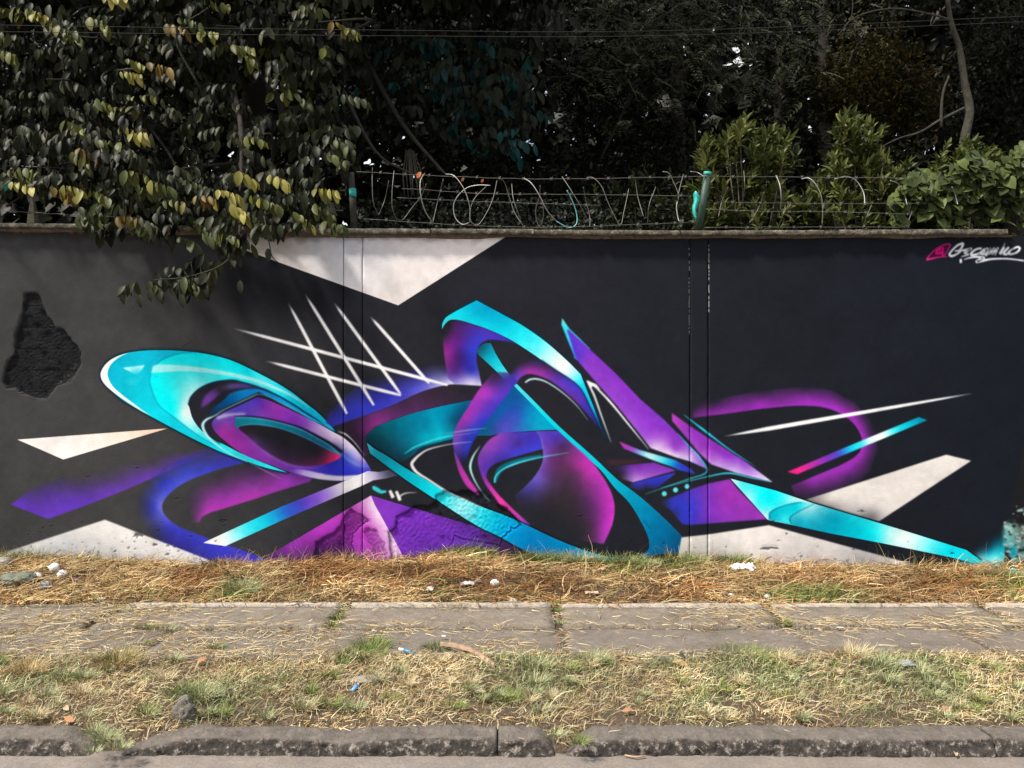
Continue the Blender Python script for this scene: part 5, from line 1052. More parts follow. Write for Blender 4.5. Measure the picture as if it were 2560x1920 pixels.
def split_leaves(parent, lv, shape, n, offs, stuff='foliage'):
    """the n leaves that show largest in the picture become objects of their own"""
    lv.arrays(); P = lv.p + lv.d * lv.L[:, None] * .5
    u = P[:, 0] / P[:, 1] * F_UNITS + 1280; v = 960 - (P[:, 2] - CAM_H) / P[:, 1] * F_UNITS
    score = P[:, 1] - lv.L * 3 * np.abs(lv.n[:, 1]) + np.where((u > 5) & (u < 2555) & (v > 5), 0, 50) + offs(u, v)
    o = np.argsort(score)[:n]; m = np.zeros(len(P), bool); m[o] = True
    w = Vector(parent.location)
    for i in o:
        ob = bpy.data.objects.new('leaf', leaf_mesh(shape, lv.w[i], lv.c[i])); COL.objects.link(ob); ob.parent = parent
        M = Matrix(((lv.x[i][0], lv.d[i][0], lv.n[i][0]), (lv.x[i][1], lv.d[i][1], lv.n[i][1]), (lv.x[i][2], lv.d[i][2], lv.n[i][2]))) * lv.L[i]
        M = M.to_4x4(); M.translation = Vector(lv.p[i]) - w; ob.matrix_local = M
    rest = lv.subset(~m); f = cloud(stuff, rest, shape, parent); f['kind'] = 'stuff'; return f
def uv_of(p): return p[..., 0] / p[..., 1] * F_UNITS + 1280, 960 - (p[..., 2] - CAM_H) / p[..., 1] * F_UNITS
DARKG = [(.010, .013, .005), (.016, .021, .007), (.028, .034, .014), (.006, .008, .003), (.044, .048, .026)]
YEL = [(.19, .175, .035), (.12, .125, .025), (.30, .27, .075), (.09, .10, .02), (.12, .08, .015)]
OLV = [(.06, .072, .018), (.09, .095, .022), (.045, .056, .016)]
TEALC = [(.006, .042, .040), (.010, .030, .030), (.005, .062, .056), (.01, .016, .010), (.012, .018, .008)]
def hanging_spray(lv, c, n, L, pal, spread=.22, dirx=None, rowy=0.):
    """a twig with leaves hanging side by side, as on the big tree"""
    a = RNG.uniform(0, 2 * math.pi) if dirx is None else dirx
    tw = np.array([math.cos(a), math.sin(a) * .55, RNG.uniform(-.45, .15)]); tw /= np.linalg.norm(tw)
    s = np.linspace(0, 1, n); side = np.where(np.arange(n) % 2, 1, -1)
    p = np.array(c) + tw[None] * (s * spread)[:, None] + np.array([0, 0, -.04])[None] * (s**2)[:, None]
    out = np.array([-tw[1], tw[0], 0])
    d = np.array([0, -.12, -1.])[None] + out[None] * (side * RNG.uniform(.1, .55, n))[:, None] + tw[None] * RNG.uniform(.0, .5, n)[:, None] + RNG.normal(0, .16, (n, 3))
    nv = np.array([0, -1., .35])[None] + RNG.normal(0, .45, (n, 3)) + tw[None] * (side * .3)[:, None]
    base = np.array(pal[RNG.randint(len(pal))]); c3 = base[None] * (1 + RNG.normal(0, .2, (n, 1))).clip(.5, 1.6)
    lv.add(p, d, nv, L * RNG.uniform(.55, 1.3, n), RNG.uniform(.34, .52, n), c3)
    return np.array(c), tw
# thin places where the sky comes through the whole canopy
gaps = [(655, 205, 13, 42), (690, 262, 12, 30), (378, 310, 13, 26), (590, 372, 22, 10), (560, 378, 12, 18), (765, 428, 12, 8), (1845, 130, 24, 34), (1830, 160, 26, 26), (1762, 250, 26, 26), (1870, 185, 12, 12), (2022, 85, 10, 8), (1990, 20, 5, 9), (2362, 292, 14, 9), (2330, 365, 22, 12), (2350, 345, 10, 10), (2533, 92, 18, 12), (1340, 230, 10, 22), (985, 385, 10, 18), (935, 400, 12, 10), (1010, 335, 8, 30), (1330, 350, 9, 36), (1545, 60, 12, 20), (1455, 45, 8, 8)]
def gapw(u, v):
    w = np.zeros(np.shape(u))
    for (a, b, c, d) in gaps: w = np.maximum(w, np.exp(-(((u - a) / c / 1.15)**2 + ((v - b) / d / 1.15)**2)**1.5))
    return w
# ---- 1. the big broad-leaved tree hanging over the wall on the left
tree1 = tag(empty('broadleaf_tree', (-3.4, 9.2, 0)), 'big tree with hanging oval leaves, some yellow, drooping over the left part of the wall', 'tree')
lv = Leaves()
bnd_u = [-400, 0, 60, 200, 290, 350, 430, 560, 640, 700, 760, 830, 862, 885, 960, 1060, 1180, 1290, 1345, 1380, 1330, 1290]
bnd_v = [545, 535, 480, 500, 590, 612, 600, 628, 640, 610, 600, 590, 520, 430, 392, 400, 405, 430, 330, 120, 0, -600]
def low_edge(u): return np.interp(u, [-400, 0, 60, 200, 250, 300, 350, 430, 520, 600, 660, 710, 760, 805, 835, 890, 960, 1060, 1180, 1290, 1345, 1385], [525, 520, 490, 505, 550, 580, 595, 570, 585, 600, 610, 575, 570, 545, 480, 410, 392, 400, 405, 400, 330, 100])
holes = [(655, 215, 42, 62), (378, 310, 40, 42), (590, 376, 46, 26), (640, 180, 16, 20), (700, 270, 14, 26), (500, 330, 30, 22), (590, 380, 40, 26), (760, 420, 26, 16), (400, 365, 20, 20), (30, 130, 14, 14), (980, 340, 50, 60), (1060, 360, 40, 50)]
def hole_w(u, v):
    w = 0
    for (a, b, c, d) in holes: w = np.maximum(w, np.exp(-(((u - a) / c)**2 + ((v - b) / d)**2)))
    return w
cnt = 0
for k in range(5400):
    u = RNG.uniform(-420, 1400); v = RNG.uniform(-900, 640)
    le = low_edge(u) if u < 1385 else -50
    if v > le - 30: continue
    front = 6.55 if u < 860 else 7.5
    if v > 520: front = 6.50
    if u > 860 and v > 380: continue
    bulge = .5 * vnoise(u / 190, v / 190, 3.3, 1, 3)
    depth = abs(RNG.normal(0, .55)) + float(bulge)
    if u > 900 and RNG.rand() < .45: continue
    if float(vnoise(u / 120, v / 120, 7.7, 1, 3)) < .40 and depth < .9 and RNG.rand() < .75: continue
    if RNG.rand() < hole_w(u, v) * 1.6: continue
    if (u < 45 and 425 < v < 560) or (50 < u < 105 and 470 < v < 560): continue
    Y = front + depth + (.25 if v < 300 else 0)
    c = at(u, v, Y)
    pal = DARKG if RNG.rand() < .95 else OLV
    if u > 880 and RNG.rand() < .75 * np.exp(-((u - 1200) / 170)**2) * (v > 60): pal = TEALC
    elif u > 860: pal = DARKG[:1] + DARKG[3:4]
    hanging_spray(lv, c, RNG.randint(5, 11), .125 if Y < 8 else .14, pal, RNG.uniform(.18, .32)); cnt += 1
# unseen dense crown above the picture, added to shade the leaves below
for k in range(1500):
    c = at(RNG.uniform(-700, 1350), RNG.uniform(-420, -40), 7.0); Y = RNG.uniform(6.75, 9.6); c = Vector((c.x, Y, max(c.z, 5.15 + (Y - 6.9) * .5) + RNG.rand() * 1.2))
    hanging_spray(lv, c, RNG.randint(6, 10), .17, DARKG, .34)
# the young yellow sprays, each where it hangs
for (u, v) in [(61, 35), (98, 41), (130, 62), (171, 89), (190, 95), (248, 59), (342, 163), (325, 195), (622, 150), (605, 128), (264, 262), (187, 317), (325, 330), (272, 366), (224, 386), (205, 395), (49, 439), (70, 434), (53, 470), (159, 484), (183, 478), (250, 490), (338, 441), (401, 466), (435, 515), (515, 505), (570, 490), (602, 525), (651, 504), (672, 512), (700, 452), (622, 443), (810, 525), (757, 545), (814, 488),
               (318, 556), (345, 560), (565, 596), (842, 400), (862, 366), (224, 533), (395, 172), (470, 60), (440, 75), (520, 95), (290, 0), (15, 140), (355, 350), (640, 355), (880, 85), (855, 70), (780, 30)]:
    Y = 6.42 if v > 420 else 6.6
    hanging_spray(lv, at(u - 24, v - 16, Y), 7, .115, YEL if RNG.rand() < .6 else OLV + YEL[3:4], .17, dirx=RNG.normal(0, .3))
# fringe over the wall and the low hanging bough
for (u, v) in [(215, 545), (300, 560), (330, 575), (380, 560), (420, 585), (455, 560), (470, 600), (520, 585), (560, 575), (590, 590), (640, 590), (660, 560), (700, 570), (740, 560), (790, 555), (830, 560), (560, 620), (540, 650), (520, 640), (585, 650), (235, 560), (500, 560), (400, 540), (610, 555), (350, 540), (270, 540),
               (560, 680), (545, 700), (520, 700), (490, 690), (455, 690), (420, 700), (390, 710), (365, 712), (480, 700), (505, 660), (560, 660), (570, 640), (440, 672), (530, 715), (410, 690)]:
    hanging_spray(lv, at(u - 15 + RNG.normal(0, 5), v - 8, 6.42 + RNG.rand() * .25), RNG.randint(5, 9), .13, DARKG[1:] + OLV[2:], .15, dirx=RNG.choice([0, math.pi]) + RNG.normal(0, .4))
for (u, v) in [(375, 720), (350, 735), (455, 735), (670, 620), (700, 560), (600, 700)]:
    p = np.array([at(u, v, 6.42)]); lv.add(p, np.array([[.1, -.1, -1.]]), np.array([[0.1, -1, .2]]), .12, .45, DARKG[2])
lv.arrays(); gu, gv = uv_of(lv.p + lv.d * lv.L[:, None] * .5); lv = lv.subset((RNG.rand(len(gu)) > gapw(gu, gv) * 1.5 - .1) | (gv < 0))
split_leaves(tree1, lv, 'oval', 290, lambda u, v: np.where(v > 620, -.4, 0))
# branches of the big tree
br = []
def limb(pts, r): V, q, t_ = tube_np(curve3(pts, 5), r, 6); br.append((V, q, t_))
trunk_pts = [(-3.4, 9.2, -.1), (-3.35, 9.15, 1.6), (-3.2, 9.05, 3.2), (-3.0, 8.9, 5.2), (-2.8, 8.8, 8)]
V, q, tt_ = tube_np(curve3(trunk_pts, 6), [.24, .2, .17, .13, .08], 12); place('trunk', mesh_np('trunk', V, q, tt_, M_BARK, True), tree1)
for pts, r in ((((640, 150, 8.2), (672, 210, 7.9), (700, 260, 7.7), (710, 330, 7.6)), [.05, .035]), (((560, 130, 8), (600, 300, 7.1), (604, 420, 6.9), (600, 480, 6.8)), [.03, .01]), (((100, 200, 8), (300, 260, 7.6), (420, 380, 7.3), (470, 520, 7)), [.022, .007]),
               (((900, 120, 8.5), (1000, 300, 8), (1090, 410, 7.7), (1120, 440, 7.6)), [.03, .008]), (((560, 480, 6.9), (600, 560, 6.55), (570, 650, 6.45), (480, 690, 6.43), (385, 700, 6.42)), [.014, .004]), (((660, 540, 6.6), (672, 600, 6.42), (680, 640, 6.42), (700, 660, 6.42)), [.006, .003]),
               (((500, 220, 6.9), (440, 90, 6.8), (520, 20, 6.7)), [.012, .006]), (((120, 100, 6.7), (160, 90, 6.6), (250, 95, 6.6)), [.008, .004]), (((860, 230, 7.6), (940, 380, 7.5), (1040, 440, 7.4)), [.02, .008])):
    limb([at(*p) for p in pts], r)
for i in range(26):
    u, v = RNG.uniform(0, 850), RNG.uniform(-50, 480); p0 = at(u, v, 7.6); p1 = p0 + Vector((RNG.normal(0, .3), -.4, RNG.normal(-.1, .2))); p2 = p1 + Vector((RNG.normal(0, .25), -.3, RNG.normal(-.15, .1)))
    limb([p0, p1, p2], [.018, .006])
V, q, t_ = join_np(br); place('branches', mesh_np('branches', V, q, t_, M_BARK, True), tree1)
# ---- crowns of small leaves (background trees)
def clump_crown(lv, blobs, n, L, w, pal, jit=.5, droop=.4, tuft=9):
    """blobs: (x, y, z, rx, ry, rz, weight)"""
    B = np.array(blobs, float); pr = B[:, 6] / B[:, 6].sum()
    for k in range(n):
        b = B[RNG.choice(len(B), p=pr)]
        d = nrm(RNG.normal(0, 1, 3)); r = RNG.rand()**.38
        c = b[:3] + d * r * b[3:6]
        if float(vnoise(c[0], c[1], c[2], 1.5, 2)) < .36: continue
        m = tuft; p = c + RNG.normal(0, L * 1.3, (m, 3)); gu, gv = uv_of(p); p = p[RNG.rand(m) > gapw(gu, gv) * 1.6 - .1]; m = len(p)
        if m == 0: continue
        _ = 0; dd = RNG.normal(0, 1, (m, 3)) + d * jit; dd[:, 2] -= droop
        nn = RNG.normal(0, 1, (m, 3)); base = np.array(pal[RNG.randint(len(pal))])
        lv.add(p, dd, nn, L * RNG.uniform(.6, 1.2, m), w, base[None] * (1 + RNG.normal(0, .25, (m, 1))).clip(.4, 1.8))
def pinnate(lv, c, L, pal, n=9, dirv=None):
    """one feathery compound leaf"""
    a = RNG.uniform(0, 6.3); ax = nrm(np.array([math.cos(a), math.sin(a) * .5, RNG.uniform(-.9, .1)])) if dirv is None else dirv
    s = np.repeat(np.linspace(.1, 1, n), 2); sd = np.tile([1, -1], n)
    up = np.array([0, -.5, .8]); side = nrm(np.cross(ax, up))
    p = np.array(c) + ax[None] * (s * L)[:, None] + np.array([0, 0, -.25 * L])[None] * (s**2)[:, None]
    d = side[None] * sd[:, None] + ax[None] * .5 + RNG.normal(0, .1, (2 * n, 3)); base = np.array(pal[RNG.randint(len(pal))])
    lv.add(p, d, np.repeat(up[None], 2 * n, 0) + RNG.normal(0, .2, (2 * n, 3)), L * .34 * (1.1 - s * .6), .26, base[None] * (1 + RNG.normal(0, .2, (2 * n, 1))))
def bl(u, v, Y, ru, rv, w=1., ry=.9):
    c = at(u, v, Y); k = Y / F_UNITS; return (c.x, c.y, c.z, ru * k, ry, rv * k, w)
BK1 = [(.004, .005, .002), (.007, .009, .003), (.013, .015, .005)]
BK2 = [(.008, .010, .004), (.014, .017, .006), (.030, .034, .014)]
BKO = [(.030, .034, .007), (.042, .038, .007), (.018, .020, .005), (.07, .045, .008)]
def trunked(name, label, loc, trunks, crown, shape, bark=None, group=None, extra=None):
    o = tag(empty(name, loc), label, 'tree', group)
    parts = [tube_np(curve3([at(*p) if p[1] > -5000 else p for p in pts], 5), r, 8) for pts, r in trunks]
    V, q, t_ = join_np(parts[:1]); place('trunk', mesh_np('trunk', V, q, t_, bark or M_BARK, True), o)
    if len(parts) > 1:
        V, q, t_ = join_np(parts[1:]); place('branches', mesh_np('branches', V, q, t_, bark or M_BARK, True), o)
    crown.arrays(); c = cloud('crown', crown, shape, o); c['kind'] = 'stuff'
    return o
# 2. dark tree behind the middle, partly oversprayed leaves belong to tree 1 in front of it
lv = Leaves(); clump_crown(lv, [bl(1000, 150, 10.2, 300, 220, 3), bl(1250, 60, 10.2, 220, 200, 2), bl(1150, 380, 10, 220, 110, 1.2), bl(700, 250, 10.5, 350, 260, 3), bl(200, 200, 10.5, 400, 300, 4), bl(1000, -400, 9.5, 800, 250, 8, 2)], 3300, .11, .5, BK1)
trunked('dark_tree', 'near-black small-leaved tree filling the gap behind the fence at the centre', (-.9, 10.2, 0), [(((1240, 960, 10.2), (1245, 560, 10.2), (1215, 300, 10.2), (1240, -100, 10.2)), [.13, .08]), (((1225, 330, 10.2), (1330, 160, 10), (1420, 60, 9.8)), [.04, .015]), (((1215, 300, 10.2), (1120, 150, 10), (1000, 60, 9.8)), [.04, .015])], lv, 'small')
# 3. feathery acacia-like tree right of centre
lv = Leaves()
clump_crown(lv, [bl(1560, 330, 10.6, 170, 200, 2.2), bl(1480, 120, 10.8, 160, 180, 2), bl(1700, 430, 10.6, 220, 110, 1.6), bl(1800, 30, 10.5, 260, 110, 2), bl(1650, -350, 9.8, 500, 220, 6, 2), bl(1330, 470, 10, 240, 60, 1)], 2300, .10, .34, BK2[:2] + BK1)
for k in range(620):
    u, v = RNG.normal(1660, 190), RNG.normal(70, 90)
    if v > 330: continue
    pinnate(lv, at(u, v, 9.2 + abs(RNG.normal(0, .5))), RNG.uniform(.2, .34), [(.066, .073, .040), (.095, .103, .062), (.038, .043, .022)])
trunked('feathery_tree', 'tall dark tree with feathery grey-green leaves right of the middle', (2.4, 10.6, 0), [(((1700, 960, 10.6), (1700, 560, 10.6), (1695, 300, 10.6), (1690, -100, 10.6)), [.13, .08]), (((1697, 330, 10.6), (1560, 200, 10.3), (1500, 60, 10)), [.035, .015]), (((1500, 400, 10), (1580, 240, 10), (1640, 170, 10)), [.02, .01]), (((1230, 130, 10), (1330, 190, 10), (1440, 190, 10.2), (1600, 150, 10.4)), [.02, .03])], lv, 'lance')
# 4. olive-yellow tree
lv = Leaves(); clump_crown(lv, [bl(2180, 200, 11.2, 160, 80, 3, .5), bl(2260, 260, 11.2, 100, 50, 1.5, .4), bl(2100, 240, 11.2, 60, 50, 1, .4), bl(2200, 100, 11.4, 120, 60, .6, .5)], 1100, .085, .36, BKO)
trunked('olive_tree', 'tree with a hazy olive-yellow crown beside the pale trunk', (5.1, 11.4, 0), [(((2080, 960, 11.4), (2085, 560, 11.4), (2060, 300, 11.4), (2060, -60, 11.4)), [.11, .07]), (((2070, 400, 11.4), (2140, 260, 11.3), (2230, 200, 11.2)), [.03, .012])], lv, 'lance')
# 5. pale slender trunk on the right
lv = Leaves(); clump_crown(lv, [bl(2420, -200, 10, 300, 150, 3), bl(2500, 60, 10.6, 120, 90, 1, .5), bl(2250, -60, 10.2, 220, 60, 1.2, .6)], 900, .10, .4, BK2)
trunked('slender_tree', 'slender tree with a pale mottled trunk and a bare arching branch at upper right', at(2430, 960, 10).to_tuple(),
        [(((2412, 960, 10), (2415, 470, 10), (2410, 360, 10), (2424, 280, 10), (2412, 210, 10), (2398, 120, 10), (2375, 45, 10), (2366, -60, 10), (2350, -400, 10)), [.09, .075, .062, .054, .045, .038, .032, .028, .022]),
         (((2378, 50, 10), (2320, 34, 9.9), (2250, 22, 9.8), (2190, 26, 9.7), (2130, 48, 9.6), (2095, 88, 9.5)), [.014, .005]), (((2128, 48, 9.6), (2132, 10, 9.6), (2128, -20, 9.6)), [.008, .005]), (((2410, 270, 10), (2350, 300, 9.9), (2300, 330, 9.8), (2250, 345, 9.7), (2200, 368, 9.6)), [.018, .006]),
         (((2352, 318, 9.9), (2356, 240, 9.9), (2372, 190, 9.9)), [.02, .012])], lv, 'lance', M_PALEBARK)
# 6. dark tree at far right
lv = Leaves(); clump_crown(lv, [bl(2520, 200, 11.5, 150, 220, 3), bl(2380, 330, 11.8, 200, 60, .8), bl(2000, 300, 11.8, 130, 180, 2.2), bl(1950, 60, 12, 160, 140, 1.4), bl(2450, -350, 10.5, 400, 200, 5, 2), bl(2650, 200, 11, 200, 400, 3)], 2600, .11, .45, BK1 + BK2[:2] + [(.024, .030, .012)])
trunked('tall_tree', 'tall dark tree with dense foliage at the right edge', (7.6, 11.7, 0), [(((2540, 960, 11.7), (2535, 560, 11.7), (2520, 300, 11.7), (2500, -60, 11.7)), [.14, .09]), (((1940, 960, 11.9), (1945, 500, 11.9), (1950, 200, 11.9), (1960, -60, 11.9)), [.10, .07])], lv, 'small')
# 7. far wood closing the view, with gaps where the sky shows
lv = Leaves()
N = 70000
p = np.stack([RNG.uniform(-15, 15, N), RNG.uniform(14.5, 19, N), RNG.uniform(.2, 11.5, N)], 1)
u, v = uv_of(p); w = gapw(u, v)
k = (RNG.rand(N) > w * 1.8 - .1) & (vnoise(p[:, 0], p[:, 1], p[:, 2], .9, 3) > .22)
p = p[k]; N = len(p)
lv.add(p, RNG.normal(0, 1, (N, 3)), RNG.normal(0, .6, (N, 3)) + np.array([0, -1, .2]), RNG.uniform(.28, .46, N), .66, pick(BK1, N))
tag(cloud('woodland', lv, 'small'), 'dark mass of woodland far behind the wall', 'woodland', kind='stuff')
tr_parts = [tube_np([(x, y, -.2), (x + RNG.normal(0, .2), y, 5), (x + RNG.normal(0, .5), y, 11)], [.16, .1], 6) for x, y in zip(RNG.uniform(-12, 12, 16), RNG.uniform(13.6, 18, 16))]
# ---- shrubs right behind the wall
def rosette(lv, c, axis, n, L, pal, w=.33):
    ax = nrm(np.array(axis, float)); a = np.arange(n) * 2.4 + RNG.rand() * 6; e1 = nrm(np.cross(ax, [.3, .2, .9])); e2 = np.cross(ax, e1)
    t_ = np.linspace(.25, 1.25, n)[::-1]
    rad = np.cos(a)[:, None] * e1 + np.sin(a)[:, None] * e2
    d = rad * np.sin(t_)[:, None] + ax[None] * np.cos(t_)[:, None] + RNG.normal(0, .07, (n, 3))
    nn = -rad * np.cos(t_)[:, None] + ax[None] * np.sin(t_)[:, None]
    p = np.array(c)[None] - ax[None] * np.linspace(0, .10, n)[::-1][:, None] * 1.2
    base = np.array(pal[RNG.randint(len(pal))]); lv.add(p, d, nn, L * RNG.uniform(.75, 1.1, n), w, base[None] * (1 + RNG.normal(0, .15, (n, 1))))
SH = [(.075, .095, .024), (.105, .125, .032), (.05, .066, .018), (.14, .155, .048)]
def shrub(label, u0, pts, n, Yf=7.45, L=.135, stems=7, pal=SH, k=150):
    base = at(u0, 960, Yf + .4); o = tag(empty('shrub', (base.x, base.y, 0)), label, 'shrub', None)
    lv = Leaves(); st = []
    for i in range(n):
        (a, b, ra, rb) = pts[RNG.randint(len(pts))]
        q = nrm(RNG.normal(0, 1, 2)) * RNG.rand()**.45; q = q * (.62 + .85 * float(vnoise(math.atan2(q[1], q[0]) * 1.3, a * .01, 2.2, 1, 2))); u, v = a + q[0] * ra, b + q[1] * rb
        if v > 566: v = 566 - RNG.rand() * 20
        dpt = Yf + abs(RNG.normal(0, .28)) + .15 * RNG.rand()
        c = at(u, v, dpt); rosette(lv, c, (RNG.normal(0, .45) + q[0] * .5, -.45 + RNG.normal(0, .3), .75), RNG.randint(7, 12), L * RNG.uniform(.65, 1.2), pal if dpt < Yf + .45 else pal[2:3])
        if i % 9 == 0: st.append(tube_np([(base.x + RNG.normal(0, .08), base.y, 1.6), tuple((c + Vector((base.x, base.y, 2.2))) / 2), tuple(c)], [.012, .005], 4))
    split_leaves(o, lv, 'lance', k, lambda u, v: 0 * u, 'foliage')
    V, q, t_ = join_np(st); place('stems', mesh_np('stems', V, q, t_, M_TWIG, True), o)
shrub('yellow-green shrub with whorled narrow leaves beside the green post', 1870, [(1870, 420, 95, 90), (1830, 400, 70, 60), (1920, 470, 100, 90), (1850, 335, 25, 25), (1930, 370, 40, 40), (1800, 490, 80, 70), (1880, 530, 130, 40), (1770, 380, 20, 25), (1960, 540, 90, 34), (1790, 545, 60, 30)], 330)
shrub('narrower whorled-leaf shrub, second from the green post', 2150, [(2130, 400, 60, 60), (2160, 350, 40, 40), (2120, 330, 25, 28), (2170, 470, 90, 80), (2220, 440, 60, 50), (2080, 530, 110, 36), (2200, 530, 110, 40), (2240, 500, 90, 50), (2060, 500, 70, 50)], 300, 7.5)
shrub('whorled-leaf shrub rising above the broad-leaved creeper', 2400, [(2400, 390, 50, 36), (2430, 420, 70, 36), (2380, 430, 60, 50), (2330, 480, 70, 60), (2470, 400, 30, 24), (2350, 540, 90, 30), (2290, 520, 70, 40)], 200, 7.6, .11)
shrub('dim shrub seen through the razor wire at the left of the green post', 1600, [(1560, 500, 80, 60), (1640, 480, 60, 70), (1690, 520, 50, 50), (1610, 545, 110, 30)], 110, 7.7, .10, pal=[(.03, .04, .013), (.05, .06, .02), (.022, .028, .01)], k=60)
# creeper with heart-shaped leaves
o = tag(empty('creeper', (4.6, 7.5, 2.4)), 'creeper with broad pale-green heart leaves over the wall end at right', 'creeper')
lv = Leaves()
for k in range(1500):
    u = RNG.uniform(2230, 2760); top = np.interp(u, [2230, 2290, 2360, 2440, 2500, 2560, 2760], [500, 455, 440, 412, 405, 396, 380]); v = top + abs(RNG.normal(0, 70)) - RNG.rand()**3 * 30 + 14 * math.sin(u / 23)
    if v > 590 or (u < 2500 and v > 560): continue
    Y = 7.25 + abs(RNG.normal(0, .2)) + (v - top) * .0006; c = at(u, v, Y)
    f = math.exp(-(v - top) / 55.); base = np.array([(.075, .10, .03), (.11, .14, .042), (.045, .062, .02)][RNG.randint(3)])
    lv.add(np.array([c]), np.array([[RNG.normal(0, .7), -.35, RNG.normal(-.6, .35)]]), np.array([[RNG.normal(0, .45), -.7, .75 + RNG.normal(0, .35)]]), RNG.uniform(.075, .125), RNG.uniform(.8, 1.0), base)
split_leaves(o, lv, 'heart', 220, lambda u, v: 0 * u)
st = [tube_np(curve3([at(2280 + i * 50, 560, 7.6), at(2270 + i * 55, 500, 7.4), at(2300 + i * 52, 430, 7.3)], 4), .005, 4) for i in range(8)]
V, q, t_ = join_np(st); place('stems', mesh_np('stems', V, q, t_, M_TWIG, True), o)
# low ground cover seen through the fence
lv = Leaves(); N = 3400
u = RNG.uniform(880, 1720, N); v = 575 - RNG.rand(N)**1.5 * 75; Y = RNG.uniform(7.5, 8.6, N); P = np.stack([(u - 1280) * Y / F_UNITS, Y, CAM_H + (960 - v) * Y / F_UNITS], 1)
lv.add(P, RNG.normal(0, 1, (N, 3)) + np.array([0, -.3, .2]), RNG.normal(0, .5, (N, 3)) + np.array([0, -.4, 1]), RNG.uniform(.03, .06, N), .55, pick([(.05, .06, .04), (.08, .09, .06), (.03, .04, .025)], N))
tag(cloud('undergrowth', lv, 'oval'), 'low small-leaved undergrowth behind the fence', 'undergrowth', kind='stuff')
# raised bank behind the wall that carries the undergrowth
M_BANK = plain('dark leaf mould', (.03, .024, .017), .95, .4, 12, .02)
nx, ny = 60, 30
X, Y = np.meshgrid(np.linspace(-9, 9, nx), np.linspace(7.4, 14, ny), indexing='ij'); Z = 2.55 + (vnoise(X, Y, 3, .9, 3) - .5) * .3 + np.clip((7.9 - Y), -1, .5) * -.5 - .3
tag(place('earth_bank', mesh_np('earth_bank', np.stack([X, Y, Z], -1), grid_quads(nx, ny), None, M_BANK, True)), 'dark earth bank behind the wall', kind='structure')
# dry palm fronds hanging behind the fence
M_FROND = plain('dry palm frond', (.075, .068, .05), .9, .4, 30)
o = tag(empty('palm_frond', at(1025, 400, 8.4).to_tuple()), 'dry grey palm frond hanging in strips behind the fence', 'palm frond')
for i in range(11):
    u = 1005 + i * 5 + RNG.normal(0, 2); a = at(1015 + i * 2, 370 + RNG.rand() * 10, 8.4); b = at(u, 430 + RNG.rand() * 20, 8.35); c = at(u + 4 + RNG.normal(0, 3), 470 + RNG.rand() * 25, 8.35)
    w = .007; V = []
    for p, k in ((a, .6), (b, 1), (c, .3)): V += [(p.x - w * k, p.y, p.z), (p.x, p.y - .006, p.z), (p.x + w * k, p.y, p.z)]
    place('leaf_strip', mesh_np('leaf_strip', V, [(0, 1, 4, 3), (1, 2, 5, 4), (3, 4, 7, 6), (4, 5, 8, 7)], None, M_FROND), o)
# ------------------------------------------------------------------ fence, razor wire, cables
M_WIRE = plain('dull galvanised wire', (.12, .115, .105), .6, .3, 40, metallic=.6)
M_RAZOR = plain('razor wire', (.30, .30, .28), .5, .3, 30, metallic=.55)
M_RAZOR2 = plain('dull razor wire', (.14, .135, .12), .55, .3, 30, metallic=.5)
M_TWIRE = plain('teal sprayed razor wire', (.18, .55, .58), .6, .2, 30)
M_GPOST = plain('dark green painted post', (.018, .045, .03), .6, .3, 14)
M_TEAL = plain('teal overspray', (.02, .36, .32), .6, .2, 20)
M_CONC = plain('mossy concrete', (.15, .145, .10), .95, .4, 30, .01)
M_PLAST = plain('teal plastic rag', (.03, .42, .38), .45, .3, 25, .004)
C2 = lambda *p: [(850 + q[0] / 2.458, q[1] / 2.458) for q in p]
C3 = lambda *p: [(1660 + q[0] / 2.458, q[1] / 2.458) for q in p]
C1 = lambda *p: [(q[0] / 2.458, q[1] / 2.458) for q in p]
I3 = lambda *p: [(q[0] / 6.913, 400 + q[1] / 6.913) for q in p]
def barbed(pts, Y, label, barbs=True):
    P = [at(u, v, Y) for u, v in pts]
    S = curve3(P, 8)
    for i, s in enumerate(S[1:-1]): s.z += math.sin(i * 1.7) * .002
    o = tag(empty('barbed_wire', tuple(P[0])), label, 'barbed wire', 'barbed wire strands above the wall')
    V, q, t_ = tube_np(S, .0028, 5); place('wire', mesh_np('wire', V, q, t_, M_WIRE, True), o)
    if barbs:
        parts = []; L = 0
        for a, b in zip(S[:-1], S[1:]):
            L += (b - a).length
            if L > .14:
                L = 0; c = b
                parts.append(tube_np([c + Vector((-.012, -.01, -.014)), c, c + Vector((.010, -.006, .016))], .0022, 4)); parts.append(tube_np([c + Vector((.012, -.01, -.012)), c, c + Vector((-.010, .006, .015))], .0022, 4))
        if parts: V, q, t_ = join_np(parts); b = place('barbs', mesh_np('barbs', V, q, t_, M_WIRE), o); b['kind'] = 'stuff'
barbed(C2((100, 1055), (700, 1085), (1300, 1100), (2200, 1085)) + C3((330, 1084), (1500, 1095)), 7.02, 'top strand of barbed wire with dead leaves caught on it')
barbed(C2((380, 1160), (500, 1165), (900, 1190), (1500, 1195), (2180, 1205)), 7.04, 'second strand of barbed wire, ending at the green post')
barbed(C2((350, 1215), (900, 1240), (1600, 1262)), 7.3, 'faint inner strand of barbed wire behind the coil')
barbed(C2((150, 1345), (700, 1380), (1300, 1396), (2170, 1366)), 7.0, 'lowest strand of barbed wire between the dark post and the green post')
barbed(C3((250, 1242), (930, 1250), (1560, 1250)), 7.1, 'middle strand of barbed wire right of the green post, through the shrubs')
barbed(C3((250, 1285), (640, 1300), (1000, 1300), (1500, 1316)), 7.02, 'strand of barbed wire just below the middle one, right of the green post')
